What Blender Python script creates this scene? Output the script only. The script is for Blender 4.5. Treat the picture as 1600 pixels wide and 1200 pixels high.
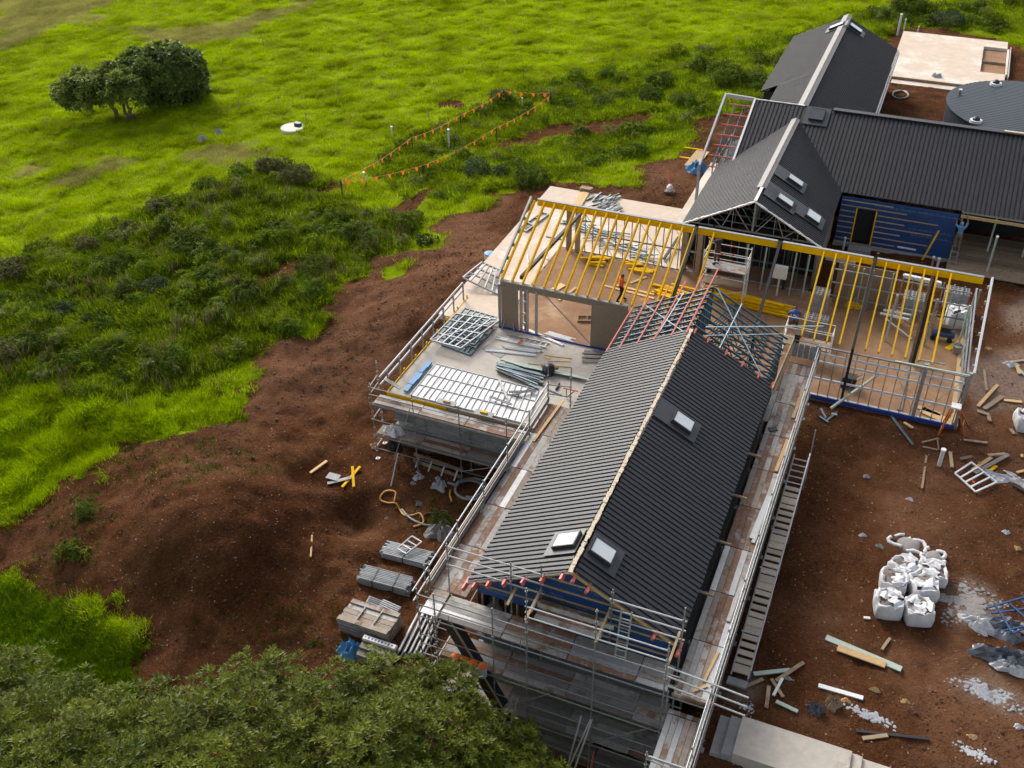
import bpy, bmesh, math, random
import numpy as np
from math import sin, cos, pi, radians
from mathutils import Vector, Matrix
random.seed(7); RNG = np.random.default_rng(11)
for o in list(bpy.data.objects): bpy.data.objects.remove(o)
scn = bpy.context.scene; COL = scn.collection

# ------------------------------------------------------------------ camera
# world: X along the cross wings (to the right), Y along the main ridge (away), Z up, metres; z = 0 is the floor slab
F, PITCH, ROLL, YAW, CAMH = 1612.4, radians(36.315), radians(-.781), radians(23.107), 30.0
_f = np.array([-sin(YAW)*cos(PITCH), cos(YAW)*cos(PITCH), -sin(PITCH)])
_r = np.cross(_f, [0, 0, 1]); _r /= np.linalg.norm(_r); _u = np.cross(_r, _f)
RR = np.array([_r*cos(ROLL)+_u*sin(ROLL), _u*cos(ROLL)-_r*sin(ROLL), _f])
cam = bpy.data.cameras.new('camera'); camo = bpy.data.objects.new('camera', cam); COL.objects.link(camo)
cam.sensor_fit = 'HORIZONTAL'; cam.sensor_width = 36.0; cam.lens = F/1600*36
cam.clip_start = .5; cam.clip_end = 6000
camo.matrix_world = Matrix(((RR[0][0], RR[1][0], -RR[2][0], 0), (RR[0][1], RR[1][1], -RR[2][1], 0),
                            (RR[0][2], RR[1][2], -RR[2][2], CAMH), (0, 0, 0, 1)))
scn.camera = camo
# ------------------------------------------------------------------ light
SUN_EL, SUN_AZ = radians(33), radians(-47)      # azimuth measured from +Y towards +X: the sun stands to the left and a little behind
world = bpy.data.worlds.new('World'); scn.world = world; world.use_nodes = True
nt = world.node_tree; bg = nt.nodes['Background']
sky = nt.nodes.new('ShaderNodeTexSky'); sky.sky_type = 'NISHITA'; sky.sun_disc = False
sky.sun_elevation = SUN_EL; sky.sun_rotation = SUN_AZ
sky.air_density = .8; sky.dust_density = 4.0; sky.ozone_density = .6; sky.altitude = 100
hz = nt.nodes.new('ShaderNodeHueSaturation'); hz.inputs['Saturation'].default_value = .42      # thin high cloud: a paler, less blue sky
nt.links.new(sky.outputs[0], hz.inputs['Color']); nt.links.new(hz.outputs[0], bg.inputs[0]); bg.inputs[1].default_value = .15
sun = bpy.data.lights.new('sun', 'SUN'); sun.energy = 1.5; sun.angle = radians(18); sun.color = (1, .965, .90)
suno = bpy.data.objects.new('sun', sun); COL.objects.link(suno)
_sd = Vector((sin(SUN_AZ)*cos(SUN_EL), cos(SUN_AZ)*cos(SUN_EL), sin(SUN_EL)))
suno.rotation_euler = _sd.to_track_quat('Z', 'Y').to_euler(); suno.location = (-60, 40, 60)
vs = scn.view_settings; vs.view_transform = 'Standard'; vs.look = 'None'; vs.gamma = 1; vs.use_curve_mapping = False
vs.exposure = 0.6
scn.cycles.max_bounces = 4; scn.cycles.diffuse_bounces = 2; scn.cycles.glossy_bounces = 2
scn.cycles.transparent_max_bounces = 6; scn.cycles.transmission_bounces = 3
scn.cycles.use_denoising = True
scn.cycles.use_adaptive_sampling = True; scn.cycles.adaptive_threshold = .035

# ------------------------------------------------------------------ survey helpers: photo sight lines met with a known level or wall plane
def ray(x, y): return RR.T @ np.array([(x-800)/F, -(y-600)/F, 1.])
def at(x, y, z=0.):
    d = ray(x, y); t = (z-CAMH)/d[2]; return Vector((d[0]*t, d[1]*t, z))
def atX(x, y, X):
    d = ray(x, y); t = X/d[0]; return Vector((X, d[1]*t, CAMH+d[2]*t))
def atY(x, y, Y):
    d = ray(x, y); t = Y/d[1]; return Vector((d[0]*t, Y, CAMH+d[2]*t))
def project(P):
    c = (np.asarray(P, float)-np.array([0, 0, CAMH])) @ RR.T
    return 800+F*c[..., 0]/c[..., 2], 600-F*c[..., 1]/c[..., 2], c[..., 2]

# ------------------------------------------------------------------ noise
def _hash(ix, iy, s):
    h = (ix.astype(np.int64)*374761393 + iy.astype(np.int64)*668265263 + s*974634777) & 0x7fffffff
    h = ((h ^ (h >> 13))*1274126177) & 0x7fffffff
    return ((h ^ (h >> 16)) & 0xffff)/65535.
def vnoise(x, y, s=0):
    x = np.asarray(x, float); y = np.asarray(y, float)
    ix = np.floor(x); iy = np.floor(y); fx = x-ix; fy = y-iy
    fx = fx*fx*fx*(fx*(fx*6-15)+10); fy = fy*fy*fy*(fy*(fy*6-15)+10)
    ix = ix.astype(np.int64); iy = iy.astype(np.int64)
    a = _hash(ix, iy, s); b = _hash(ix+1, iy, s); c = _hash(ix, iy+1, s); d = _hash(ix+1, iy+1, s)
    return (a*(1-fx)+b*fx)*(1-fy)+(c*(1-fx)+d*fx)*fy
def fbm(x, y, s=0, o=4, g=.5):
    t = 0; a = 1; n = 0
    for i in range(o):
        t = t+a*vnoise(x*2**i+i*17.3, y*2**i-i*9.1, s+i); n += a; a *= g
    return t/n
def sstep(x, a, b):
    t = np.clip((x-a)/(b-a), 0, 1); return t*t*(3-2*t)

# ------------------------------------------------------------------ materials
MATS = {}
def _nd(nt, t, **k):
    n = nt.nodes.new(t)
    for a, b in k.items(): setattr(n, a, b)
    return n
def mat(name, c1, c2=None, scale=4., rough=.7, metal=0., bump=0., rnd=0., c3=None, patch=.5, spec=.5, stretch=None, trans=0., bumpscale=None, coat=0.):
    """c1/c2 fine mottling, c3 larger blotches (stains, dust, rust), rnd value spread per object"""
    if name in MATS: return MATS[name]
    m = bpy.data.materials.new(name); m.use_nodes = True; nt = m.node_tree; L = nt.links.new
    b = nt.nodes['Principled BSDF']
    b.inputs['Roughness'].default_value = rough; b.inputs['Metallic'].default_value = metal
    b.inputs['Specular IOR Level'].default_value = spec
    if coat: b.inputs['Coat Weight'].default_value = coat
    geo = _nd(nt, 'ShaderNodeNewGeometry'); vec = geo.outputs['Position']
    oi = _nd(nt, 'ShaderNodeObjectInfo')
    add = _nd(nt, 'ShaderNodeVectorMath', operation='MULTIPLY_ADD')      # shift the pattern per object
    comb = _nd(nt, 'ShaderNodeCombineXYZ'); L(oi.outputs['Random'], comb.inputs[0]); L(oi.outputs['Random'], comb.inputs[1])
    L(comb.outputs[0], add.inputs[0]); add.inputs[1].default_value = (37, 53, 11); L(vec, add.inputs[2]); v = add.outputs[0]
    if stretch:
        mp = _nd(nt, 'ShaderNodeMapping'); mp.inputs['Scale'].default_value = stretch; L(v, mp.inputs[0]); v = mp.outputs[0]
    n1 = _nd(nt, 'ShaderNodeTexNoise'); n1.inputs['Scale'].default_value = scale; n1.inputs['Detail'].default_value = 5; n1.inputs['Roughness'].default_value = .65
    L(v, n1.inputs['Vector'])
    r1 = _nd(nt, 'ShaderNodeMapRange'); r1.inputs[1].default_value = .32; r1.inputs[2].default_value = .68; L(n1.outputs[0], r1.inputs[0])
    mx = _nd(nt, 'ShaderNodeMix', data_type='RGBA'); mx.inputs[6].default_value = (*c1, 1); mx.inputs[7].default_value = (*(c2 or tuple(x*.75 for x in c1)), 1)
    L(r1.outputs[0], mx.inputs[0]); out = mx.outputs[2]
    if c3:
        n2 = _nd(nt, 'ShaderNodeTexNoise'); n2.inputs['Scale'].default_value = scale*.22; n2.inputs['Detail'].default_value = 6; n2.inputs['Roughness'].default_value = .7
        L(v, n2.inputs['Vector'])
        r2 = _nd(nt, 'ShaderNodeMapRange'); r2.inputs[1].default_value = patch; r2.inputs[2].default_value = patch+.1; L(n2.outputs[0], r2.inputs[0])
        m2 = _nd(nt, 'ShaderNodeMix', data_type='RGBA'); m2.inputs[7].default_value = (*c3, 1); L(out, m2.inputs[6]); L(r2.outputs[0], m2.inputs[0]); out = m2.outputs[2]
    if rnd:
        r3 = _nd(nt, 'ShaderNodeMapRange'); r3.inputs[3].default_value = 1-rnd; r3.inputs[4].default_value = 1+rnd; L(oi.outputs['Random'], r3.inputs[0])
        hs = _nd(nt, 'ShaderNodeHueSaturation'); L(out, hs.inputs['Color']); L(r3.outputs[0], hs.inputs['Value']); out = hs.outputs[0]
    L(out, b.inputs['Base Color'])
    if bump:
        bp = _nd(nt, 'ShaderNodeBump'); bp.inputs['Strength'].default_value = bump; bp.inputs['Distance'].default_value = .03
        src = n1
        if bumpscale:
            src = _nd(nt, 'ShaderNodeTexNoise'); src.inputs['Scale'].default_value = bumpscale; src.inputs['Detail'].default_value = 4; L(v, src.inputs['Vector'])
        L(src.outputs[0], bp.inputs['Height']); L(bp.outputs[0], b.inputs['Normal'])
    if trans:
        tr = _nd(nt, 'ShaderNodeBsdfTranslucent'); L(out, tr.inputs[0]); ms = _nd(nt, 'ShaderNodeMixShader'); ms.inputs[0].default_value = trans
        L(b.outputs[0], ms.inputs[1]); L(tr.outputs[0], ms.inputs[2]); L(ms.outputs[0], nt.nodes['Material Output'].inputs[0])
    MATS[name] = m; return m
def attr_mat(name, rough=.6, trans=.25, attr='tint', spec=.4, var=.25, scale=1.5):
    """foliage: colour comes from the leaf's own tint attribute, mottled by noise"""
    m = bpy.data.materials.new(name); m.use_nodes = True; nt = m.node_tree; L = nt.links.new; b = nt.nodes['Principled BSDF']
    b.inputs['Roughness'].default_value = rough; b.inputs['Specular IOR Level'].default_value = spec
    a = _nd(nt, 'ShaderNodeAttribute', attribute_name=attr); g = _nd(nt, 'ShaderNodeNewGeometry')
    n = _nd(nt, 'ShaderNodeTexNoise'); n.inputs['Scale'].default_value = scale; L(g.outputs['Position'], n.inputs['Vector'])
    r = _nd(nt, 'ShaderNodeMapRange'); r.inputs[1].default_value = .3; r.inputs[2].default_value = .7; r.inputs[3].default_value = 1-var; r.inputs[4].default_value = 1+var; L(n.outputs[0], r.inputs[0])
    hs = _nd(nt, 'ShaderNodeHueSaturation'); L(a.outputs['Color'], hs.inputs['Color']); L(r.outputs[0], hs.inputs['Value'])
    L(hs.outputs[0], b.inputs['Base Color'])
    tr = _nd(nt, 'ShaderNodeBsdfTranslucent'); L(hs.outputs[0], tr.inputs[0]); ms = _nd(nt, 'ShaderNodeMixShader'); ms.inputs[0].default_value = trans
    L(b.outputs[0], ms.inputs[1]); L(tr.outputs[0], ms.inputs[2]); L(ms.outputs[0], nt.nodes['Material Output'].inputs[0])
    MATS[name] = m; return m

# ------------------------------------------------------------------ objects
WM = {}                                                     # world matrix of every object made here
def _link(o, M, parent):
    COL.objects.link(o); WM[o] = M
    if parent is not None:
        o.parent = parent; o.matrix_parent_inverse = WM[parent].inverted()
    o.matrix_basis = M
    return o
def tag(o, label=None, cat=None, group=None, kind=None):
    if label: o['label'] = label
    if cat: o['category'] = cat
    if group: o['group'] = group
    if kind: o['kind'] = kind
    return o
def thing(name, label, cat, loc=(0, 0, 0), group=None):
    o = bpy.data.objects.new(name, None); o.empty_display_size = .3
    _link(o, Matrix.Translation(Vector(loc)), None); return tag(o, label, cat, group)
class MB:
    def __init__(s): s.v = []; s.f = []; s.mi = []; s.cur = 0
    def quad(s, pts):
        n = len(s.v); s.v += [tuple(p) for p in pts]; s.f.append(tuple(range(n, n+len(pts)))); s.mi.append(s.cur); return s
    def box(s, c, d, M=None):
        c = Vector(c); d = Vector(d)/2; n = len(s.v)
        for x in (-1, 1):
            for y in (-1, 1):
                for z in (-1, 1):
                    p = Vector((x*d.x, y*d.y, z*d.z)); p = (M @ p if M is not None else p)+c; s.v.append(tuple(p))
        for q in ((0, 1, 3, 2), (4, 6, 7, 5), (0, 4, 5, 1), (2, 3, 7, 6), (0, 2, 6, 4), (1, 5, 7, 3)):
            s.f.append(tuple(n+i for i in q)); s.mi.append(s.cur)
        return s
    def bar(s, p0, p1, w, h, up=(0, 0, 1)):
        p0 = Vector(p0); p1 = Vector(p1); M = frame(p1-p0, up); return s.box((p0+p1)/2, ((p1-p0).length, w, h), M)
    def tube(s, pts, rad, n=8, cap=True):
        pts = [Vector(p) for p in pts]; rad = rad if hasattr(rad, '__len__') else [rad]*len(pts); base = len(s.v); X = None
        for i, p in enumerate(pts):
            t = (pts[min(i+1, len(pts)-1)]-pts[max(i-1, 0)])
            if t.length < 1e-6: t = Vector((0, 0, 1))
            t.normalize()
            if X is None:
                X = t.orthogonal().normalized()
            X = (X-t*X.dot(t)); X = X.normalized() if X.length > 1e-5 else t.orthogonal().normalized()
            Y = t.cross(X)
            for k in range(n):
                a = 2*pi*k/n; s.v.append(tuple(p+(X*cos(a)+Y*sin(a))*rad[i]))
        for i in range(len(pts)-1):
            for k in range(n):
                a = base+i*n+k; b = base+i*n+(k+1) % n; s.f.append((a, b, b+n, a+n)); s.mi.append(s.cur)
        if cap:
            s.f.append(tuple(base+k for k in range(n))[::-1]); s.mi.append(s.cur)
            e = base+(len(pts)-1)*n; s.f.append(tuple(e+k for k in range(n))); s.mi.append(s.cur)
        return s
    def lathe(s, prof, c=(0, 0, 0), n=24, wob=0., seed=0):
        base = len(s.v); rr = random.Random(seed); ph = rr.random()*6
        for r, z in prof:
            for k in range(n):
                a = 2*pi*k/n; q = 1+wob*(sin(3*a+ph+z*2)+.6*sin(5*a+2*ph-z*3)); s.v.append((c[0]+r*q*cos(a), c[1]+r*q*sin(a), c[2]+z))
        for i in range(len(prof)-1):
            for k in range(n):
                a = base+i*n+k; b = base+i*n+(k+1) % n; s.f.append((a, b, b+n, a+n)); s.mi.append(s.cur)
        s.f.append(tuple(base+k for k in range(n))[::-1]); s.mi.append(s.cur)
        e = base+(len(prof)-1)*n; s.f.append(tuple(e+k for k in range(n))); s.mi.append(s.cur)
        return s
    def mesh(s, name, mats, smooth=False):
        me = bpy.data.meshes.new(name); me.from_pydata(s.v, [], s.f)
        for m in (mats if isinstance(mats, (list, tuple)) else [mats]): me.materials.append(m)
        if any(s.mi): me.polygons.foreach_set('material_index', s.mi)
        if smooth: me.polygons.foreach_set('use_smooth', [True]*len(me.polygons))
        me.update(); return me
    def build(s, name, mats, parent=None, M=None, smooth=False, loc=None):
        """mesh vertices are world positions unless M is given; a top-level mesh gets its origin at loc"""
        if M is None and loc is not None:
            lv = Vector(loc); s.v = [tuple(Vector(p)-lv) for p in s.v]; M = Matrix.Translation(lv)
        o = bpy.data.objects.new(name, s.mesh(name, mats, smooth)); return _link(o, M or Matrix(), parent)
def frame(d, up=(0, 0, 1)):
    x = Vector(d).normalized(); up = Vector(up)
    if abs(x.dot(up.normalized())) > .999: up = Vector((0, 1, 0))
    y = up.cross(x).normalized(); z = x.cross(y)
    return Matrix((x, y, z)).transposed()
def TR(loc, rz=0, rx=0, ry=0):
    return Matrix.Translation(Vector(loc)) @ Matrix.Rotation(rz, 4, 'Z') @ Matrix.Rotation(ry, 4, 'Y') @ Matrix.Rotation(rx, 4, 'X')
_share = {}
def _unit(kind, m, n=8):
    k = (kind, m.name, n)
    if k not in _share:
        b = MB()
        if kind == 'box': b.box((0, 0, 0), (1, 1, 1))
        elif kind == 'cyl': b.tube([(-.5, 0, 0), (.5, 0, 0)], .5, n)
        elif kind == 'chan':                                 # C section lying along x, open to +y
            t = .06; b.box((0, -.5+t/2, 0), (1, t, 1)); b.box((0, 0, .5-t/2), (1, 1, t)); b.box((0, 0, -.5+t/2), (1, 1, t))
        _share[k] = b.mesh(kind, m)
    return _share[k]
def beam(name, parent, p0, p1, w, h, m, up=(0, 0, 1), kind='box'):
    """one straight piece between two points, w across, h along 'up'; alike pieces share their mesh"""
    p0 = Vector(p0); p1 = Vector(p1); R = frame(p1-p0, up)
    S = Matrix.Diagonal(((p1-p0).length, w, h, 1))
    o = bpy.data.objects.new(name, _unit(kind, m)); return _link(o, Matrix.Translation((p0+p1)/2) @ R.to_4x4() @ S, parent)
def pole(name, parent, p0, p1, r, m, n=8):
    p0 = Vector(p0); p1 = Vector(p1); R = frame(p1-p0)
    o = bpy.data.objects.new(name, _unit('cyl', m, n)); return _link(o, Matrix.Translation((p0+p1)/2) @ R.to_4x4() @ Matrix.Diagonal(((p1-p0).length, 2*r, 2*r, 1)), parent)
def block(name, parent, c, d, m, rz=0.):
    o = bpy.data.objects.new(name, _unit('box', m)); return _link(o, Matrix.Translation(Vector(c)) @ Matrix.Rotation(rz, 4, 'Z') @ Matrix.Diagonal((*d, 1)), parent)
def V(*a): return Vector(a)
def lerp(a, b, t): return Vector(a)+(Vector(b)-Vector(a))*t
# ------------------------------------------------------------------ palette
m_conc = mat('pale concrete', (.52, .47, .40), (.42, .38, .33), 3, .9, bump=.15, c3=(.36, .27, .19), patch=.6)
m_cream = mat('dusty cream slab', (.66, .55, .44), (.58, .46, .35), 1.2, .9, c3=(.74, .66, .57), patch=.5, bump=.1)
m_conc_grey = mat('grey concrete', (.33, .32, .31), (.24, .24, .24), 2.5, .9, bump=.2, c3=(.30, .22, .16), patch=.6)
m_blockm = mat('grey masonry block', (.33, .335, .34), (.24, .245, .25), 9, .95, bump=.4, rnd=.16)
m_mortar = mat('mortar', (.20, .195, .19), None, 9, .95)
m_damp = mat('damp concrete wall', (.17, .175, .18), (.10, .10, .105), 1.3, .8, c3=(.07, .07, .072), patch=.58)
m_floor = mat('trampled earth floor', (.33, .19, .10), (.23, .125, .065), 1.1, .95, c3=(.42, .28, .17), patch=.55, bump=.5, bumpscale=9)
m_galv = mat('galvanised steel', (.36, .37, .38), (.26, .27, .28), 6, .5, .4, rnd=.2)
m_galvlt = mat('bright galvanised steel', (.52, .525, .53), (.42, .425, .43), 5, .5, .2, rnd=.1)
m_nog = mat('pale zinc channel', (.70, .75, .78), (.60, .65, .68), 5, .5, .1)
m_truss = mat('blue grey truss steel', (.15, .23, .27), (.11, .17, .20), 5, .38, .55, rnd=.15)
m_trusslt = mat('pale blue steel strap', (.42, .55, .62), None, 5, .4, .5)
m_scaf = mat('weathered scaffold tube', (.30, .30, .295), (.19, .185, .18), 9, .55, .3, rnd=.25, c3=(.16, .10, .07), patch=.66)
m_black = mat('black painted steel', (.016, .016, .019), (.026, .024, .024), 5, .5)
m_dark = mat('dark wall and shade panel', (.02, .019, .018), None, 2, .95)  # near-black for walls and wheels; behind openings the colour stands for shade
m_roof = mat('charcoal roof steel', (.036, .037, .042), (.043, .044, .049), 1.5, .46, .08, spec=.36, c3=(.047, .047, .050), patch=.64)
m_roof_far = mat('dull charcoal roof steel', (.024, .023, .028), (.030, .029, .034), 1.5, .62, .0, spec=.22)
m_roof_mid = mat('matt charcoal roof steel', (.026, .026, .031), (.034, .033, .038), 1.5, .55, .05, spec=.3)  # darker and rougher than the main roof steel
m_cap = mat('grey ridge capping', (.27, .255, .24), (.22, .205, .19), 3, .6, .1)
m_yellow = mat('yellow treated timber', (.86, .50, .003), (.76, .43, .003), 6, .75, spec=.12, rnd=.1, c3=(.52, .31, .03), patch=.64)
m_timber = mat('fresh pine timber', (.62, .42, .20), (.50, .32, .14), 7, .75, rnd=.22)
m_timberd = mat('weathered timber', (.34, .25, .16), (.24, .17, .11), 7, .85, rnd=.3, c3=(.14, .08, .05), patch=.6)
m_batten = mat('tan wall batten', (.42, .31, .19), (.33, .24, .14), 7, .8, rnd=.12)
m_osb = mat('brown sheathing board', (.30, .225, .16), (.20, .145, .10), 26, .85, bump=.1)
m_red = mat('red primed purlin', (.62, .14, .11), (.52, .10, .08), 5, .5)
m_white = mat('white painted metal', (.80, .80, .79), (.70, .70, .69), 6, .4)
m_alu = mat('bare aluminium', (.66, .66, .65), (.55, .55, .54), 6, .35, .7, rnd=.12)
m_orange = mat('orange marker', (.95, .20, .015), (.9, .17, .012), 6, .5, trans=.35)
m_wrap = mat('blue building wrap', (.013, .062, .20), (.009, .045, .15), 1.6, .45, bump=.35, bumpscale=3, c3=(.018, .07, .20), patch=.6)
m_wrapink = mat('pale wrap print', (.16, .26, .42), None, 6, .6)
m_bluestrip = mat('blue damp course strip', (.025, .06, .28), None, 5, .5)
m_glass = mat('skylight glass', (.62, .66, .68), (.70, .73, .74), .8, .12, 0, spec=.8)
m_glassd = mat('dark skylight glass', (.05, .06, .075), None, .8, .08, 0, spec=.8)
m_sky_frame = mat('skylight frame', (.055, .058, .066), None, 4, .4, .3)
m_flash = mat('flat roof flashing', (.052, .055, .062), (.06, .063, .07), 3, .42, .15)
m_foam = mat('cream ridge insulation', (.66, .57, .44), (.52, .42, .29), 14, .85, bump=.6)
m_foil = mat('white foil edge', (.84, .83, .81), (.74, .72, .70), 5, .5)
m_bag = mat('white woven bag', (.70, .70, .71), (.57, .56, .56), 5, .7, bump=.3, bumpscale=14)
m_bagfill = mat('brown grey bag filling', (.22, .18, .155), (.15, .12, .10), 20, .95, bump=.6)
m_gravel = mat('grey gravel', (.36, .33, .31), (.22, .20, .19), 34, .95, bump=.9)
m_rubble = mat('pale concrete rubble', (.44, .45, .47), (.32, .33, .35), 12, .9, rnd=.2)
m_plast = mat('grey plastic sheet', (.14, .155, .18), (.07, .08, .10), 3, .3, c3=(.30, .32, .35), patch=.58)
m_clear = mat('milky plastic film', (.55, .55, .56), (.42, .42, .43), 5, .3)
m_bluesteel = mat('blue painted steel', (.03, .085, .21), None, 5, .45)
m_bluebrt = mat('bright blue plastic', (.10, .32, .62), None, 4, .5, c3=(.4, .5, .6), patch=.64)
m_ladder = mat('orange fibreglass', (.62, .19, .05), (.50, .15, .04), 7, .5)
m_dustboard = mat('dusty board', (.40, .30, .19), (.30, .215, .13), 6, .85, rnd=.25, c3=(.22, .13, .075), patch=.55)
m_pvc = mat('pale pvc pipe', (.72, .73, .72), None, 6, .35)
m_hose = mat('dark hose', (.10, .055, .03), (.06, .035, .02), 7, .5)
m_conduit = mat('grey conduit', (.24, .25, .25), None, 6, .5)
m_hosey = mat('amber hose', (.60, .30, .03), None, 6, .5)
m_skin = mat('skin', (.30, .15, .09), None, 8, .6)
m_hair = mat('dark hair', (.015, .011, .009), None, 9, .6)
m_palegreen = mat('pale green primed board', (.42, .50, .42), (.34, .42, .35), 5, .6)
m_concrete_lid = mat('bleached concrete lid', (.72, .67, .58), (.62, .57, .48), 3, .85)
m_tank = mat('slate tank roof', (.055, .068, .082), (.048, .060, .073), 2, .45, .2)
m_bark = mat('pale bark', (.20, .145, .10), (.11, .08, .055), 6, .9, bump=.5)
m_barkg = mat('grey bark', (.16, .145, .125), (.09, .08, .07), 6, .9, bump=.5)
m_stone = mat('pale field stone', (.45, .44, .41), (.30, .29, .27), 6, .9, bump=.4)

# ------------------------------------------------------------------ ground shape: survey points (sight line, level)
CP = [(0,0,-4.6),(300,0,-4.2),(700,0,-3.0),(1000,20,-2.2),(1250,0,-1.4),(1600,0,-.9),(0,100,-4.6),(0,250,-4.4),(200,185,-3.6),(460,205,-2.9),
 (330,215,-3.2),(650,120,-2.5),(650,220,-2.1),(850,150,-1.7),(1050,120,-1.3),(1180,60,-1.2),(0,385,-4.0),(200,325,-3.3),(400,265,-2.6),(500,290,-2.1),
 (600,260,-2.0),(700,250,-1.8),(900,250,-.9),(1000,260,-.5),(1080,230,-.5),(700,320,-1.4),(800,300,-.8),(0,500,-3.4),(120,440,-3.2),(200,500,-3.0),(350,420,-2.4),
 (450,330,-2.2),(100,620,-3.3),(300,600,-3.0),(450,500,-2.6),(550,400,-2.1),(620,440,-1.5),(560,520,-2.3),(700,400,-1.0),(745,425,-.5),(700,480,-1.5),
 (650,535,-2.4),(480,570,-2.8),(600,600,-3.1),(560,660,-3.4),(500,680,-3.2),(0,700,-3.6),(100,760,-3.0),(0,860,-3.7),
 (430,690,-2.6),(350,745,-1.9),(250,765,-1.7),(300,830,-1.5),(180,800,-2.2),(400,830,-1.9),(430,930,-3.4),(330,950,-3.2),(480,800,-2.9),(540,800,-4.0),(555,840,-4.0),
 (600,760,-3.7),(650,830,-3.9),(600,900,-4.0),(560,960,-4.1),(700,760,-3.6),(500,930,-3.9),(200,970,-3.9),(100,950,-4.1),(300,1050,-4.3),(100,1080,-4.6),(0,1000,-4.4),
 (600,1100,-4.5),(800,1200,-4.9),(950,1250,-5.0),(300,1200,-5.0),(0,1200,-5.2)]
_cw = np.array([[*at(x, y, z)] for x, y, z in CP])
_cw = np.vstack([_cw, [[60, 150, -.6], [-160, 130, -6], [-150, 20, -6.5], [-40, -20, -7], [-9, 47, -.35], [-9, 55, -.35], [-6, 70, -.4], [-15, 66, -.45], [-14, 90, -1.1], [-21, 53, -.45], [-22.4, 58, -.4]]])
_S = 40.
def _tps(r): return np.where(r > 1e-9, r*r*np.log(r+1e-12), 0)
def _fit(P):
    n = len(P); xy = P[:, :2]/_S; A = np.zeros((n+3, n+3))
    A[:n, :n] = _tps(np.linalg.norm(xy[:, None]-xy[None], axis=2))+np.eye(n)*2e-4
    A[:n, n] = A[n, :n] = 1; A[:n, n+1:] = xy; A[n+1:, :n] = xy.T
    return xy, np.linalg.solve(A, np.r_[P[:, 2], 0, 0, 0])
_xy, _w = _fit(_cw)
def base_h(X, Y):
    X = np.asarray(X, float); Y = np.asarray(Y, float); sh = X.shape; x = X.ravel()/_S; y = Y.ravel()/_S
    xc = np.clip(x, -4.2, 1.8); yc = np.clip(y, -.6, 4.0); z = _w[-3]+_w[-2]*xc+_w[-1]*yc
    for (px, py), w in zip(_xy, _w): z = z+w*_tps(np.hypot(xc-px, yc-py))
    z = np.maximum(z, -8.)
    X = x*_S; Y = y*_S
    # yard right of the main building keeps the floor level; the ground drops away under the scaffold beside it
    yard = -.22+.12*(fbm(X*.12, Y*.12, 5)-.5)+.05*np.sin(X*.4)
    wgt = sstep(X, -4.4, -2.7)*(Y < 200)
    wgt = np.where(Y > 42, np.maximum(wgt, sstep(X, -5, -3)), wgt)
    wgt = wgt*(1-sstep(Y, 88, 108))
    z = z*(1-wgt)+yard*wgt
    return z.reshape(sh)
RECT = [(-18.75, 4.35, 42.0, 51.5, -.3), (-22.1, -11.0, 42.0, 58.8, -.42), (-21.3, -11.5, 34.9, 42.2, -.6), (-3.7, 5.0, 88.4, 100.5, -.35)]
HOLE = [(*at(553, 812, -4.), 1.25, .75), (*at(470, 745, -3.), 1.0, .35), (*at(430, 590, -2.9), 1.4, -.35), (*at(300, 800, -1.6), 3.2, -.7), (*at(400, 770, -2.2), 1.8, -.3), (*at(520, 600, -3), 1.6, .3), (*at(600, 670, -3.4), 1.2, .25)]
def hgt(X, Y):
    X = np.asarray(X, float); Y = np.asarray(Y, float)
    z = base_h(X, Y)
    for hx, hy, _z, hr, hd in HOLE: z = z-hd*np.exp(-(((X-hx)**2+(Y-hy)**2)/hr**2)**1.4)
    for x0, x1, y0, y1, lim in RECT:
        ins = (X > x0) & (X < x1) & (Y > y0) & (Y < y1); z = np.where(ins, np.minimum(z, lim), z)
    return z
def h1(x, y):
    xc = min(max(x/_S, -4.2), 1.8); yc = min(max(y/_S, -.6), 4.); r = np.hypot(_xy[:, 0]-xc, _xy[:, 1]-yc)
    z = max(-8., float(_w[-3]+_w[-2]*xc+_w[-1]*yc+(_w[:-3]*r*r*np.log(r+1e-12)).sum()))
    s = lambda v, a, b: (lambda t: t*t*(3-2*t))(min(max((v-a)/(b-a), 0), 1))
    wg = s(x, -4.4, -2.7) if y <= 42 else max(s(x, -4.4, -2.7), s(x, -5, -3))
    wg *= 1-s(y, 88, 108); z = z*(1-wg)-.22*wg
    for x0, x1, y0, y1, lim in RECT:
        if x0 < x < x1 and y0 < y < y1: z = min(z, lim)
    return z
def gnd(px, py, lift=0.):
    z = -2.
    for k in range(22):
        p = at(px, py, z); z += .7*(h1(p.x, p.y)-z)
    p = at(px, py, z); return Vector((p.x, p.y, z+lift))
def gpoly(pts): return np.array([[*gnd(x, y)[:2]] for x, y in pts])
def inside(poly, X, Y):
    c = np.zeros(X.shape, bool); n = len(poly)
    for i in range(n):
        x0, y0 = poly[i]; x1, y1 = poly[(i+1) % n]
        with np.errstate(divide='ignore', invalid='ignore'):
            c ^= ((y0 > Y) != (y1 > Y)) & (X < (x1-x0)*(Y-y0)/(y1-y0)+x0)
    return c
def sdist(poly, X, Y):
    d = np.full(X.shape, 1e9); n = len(poly)
    for i in range(n):
        a = np.array(poly[i]); b = np.array(poly[(i+1) % n]); ab = b-a; L = ab@ab+1e-9
        t = np.clip(((X-a[0])*ab[0]+(Y-a[1])*ab[1])/L, 0, 1); d = np.minimum(d, np.hypot(X-a[0]-t*ab[0], Y-a[1]-t*ab[1]))
    return np.where(inside(poly, X, Y), d, -d)
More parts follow.
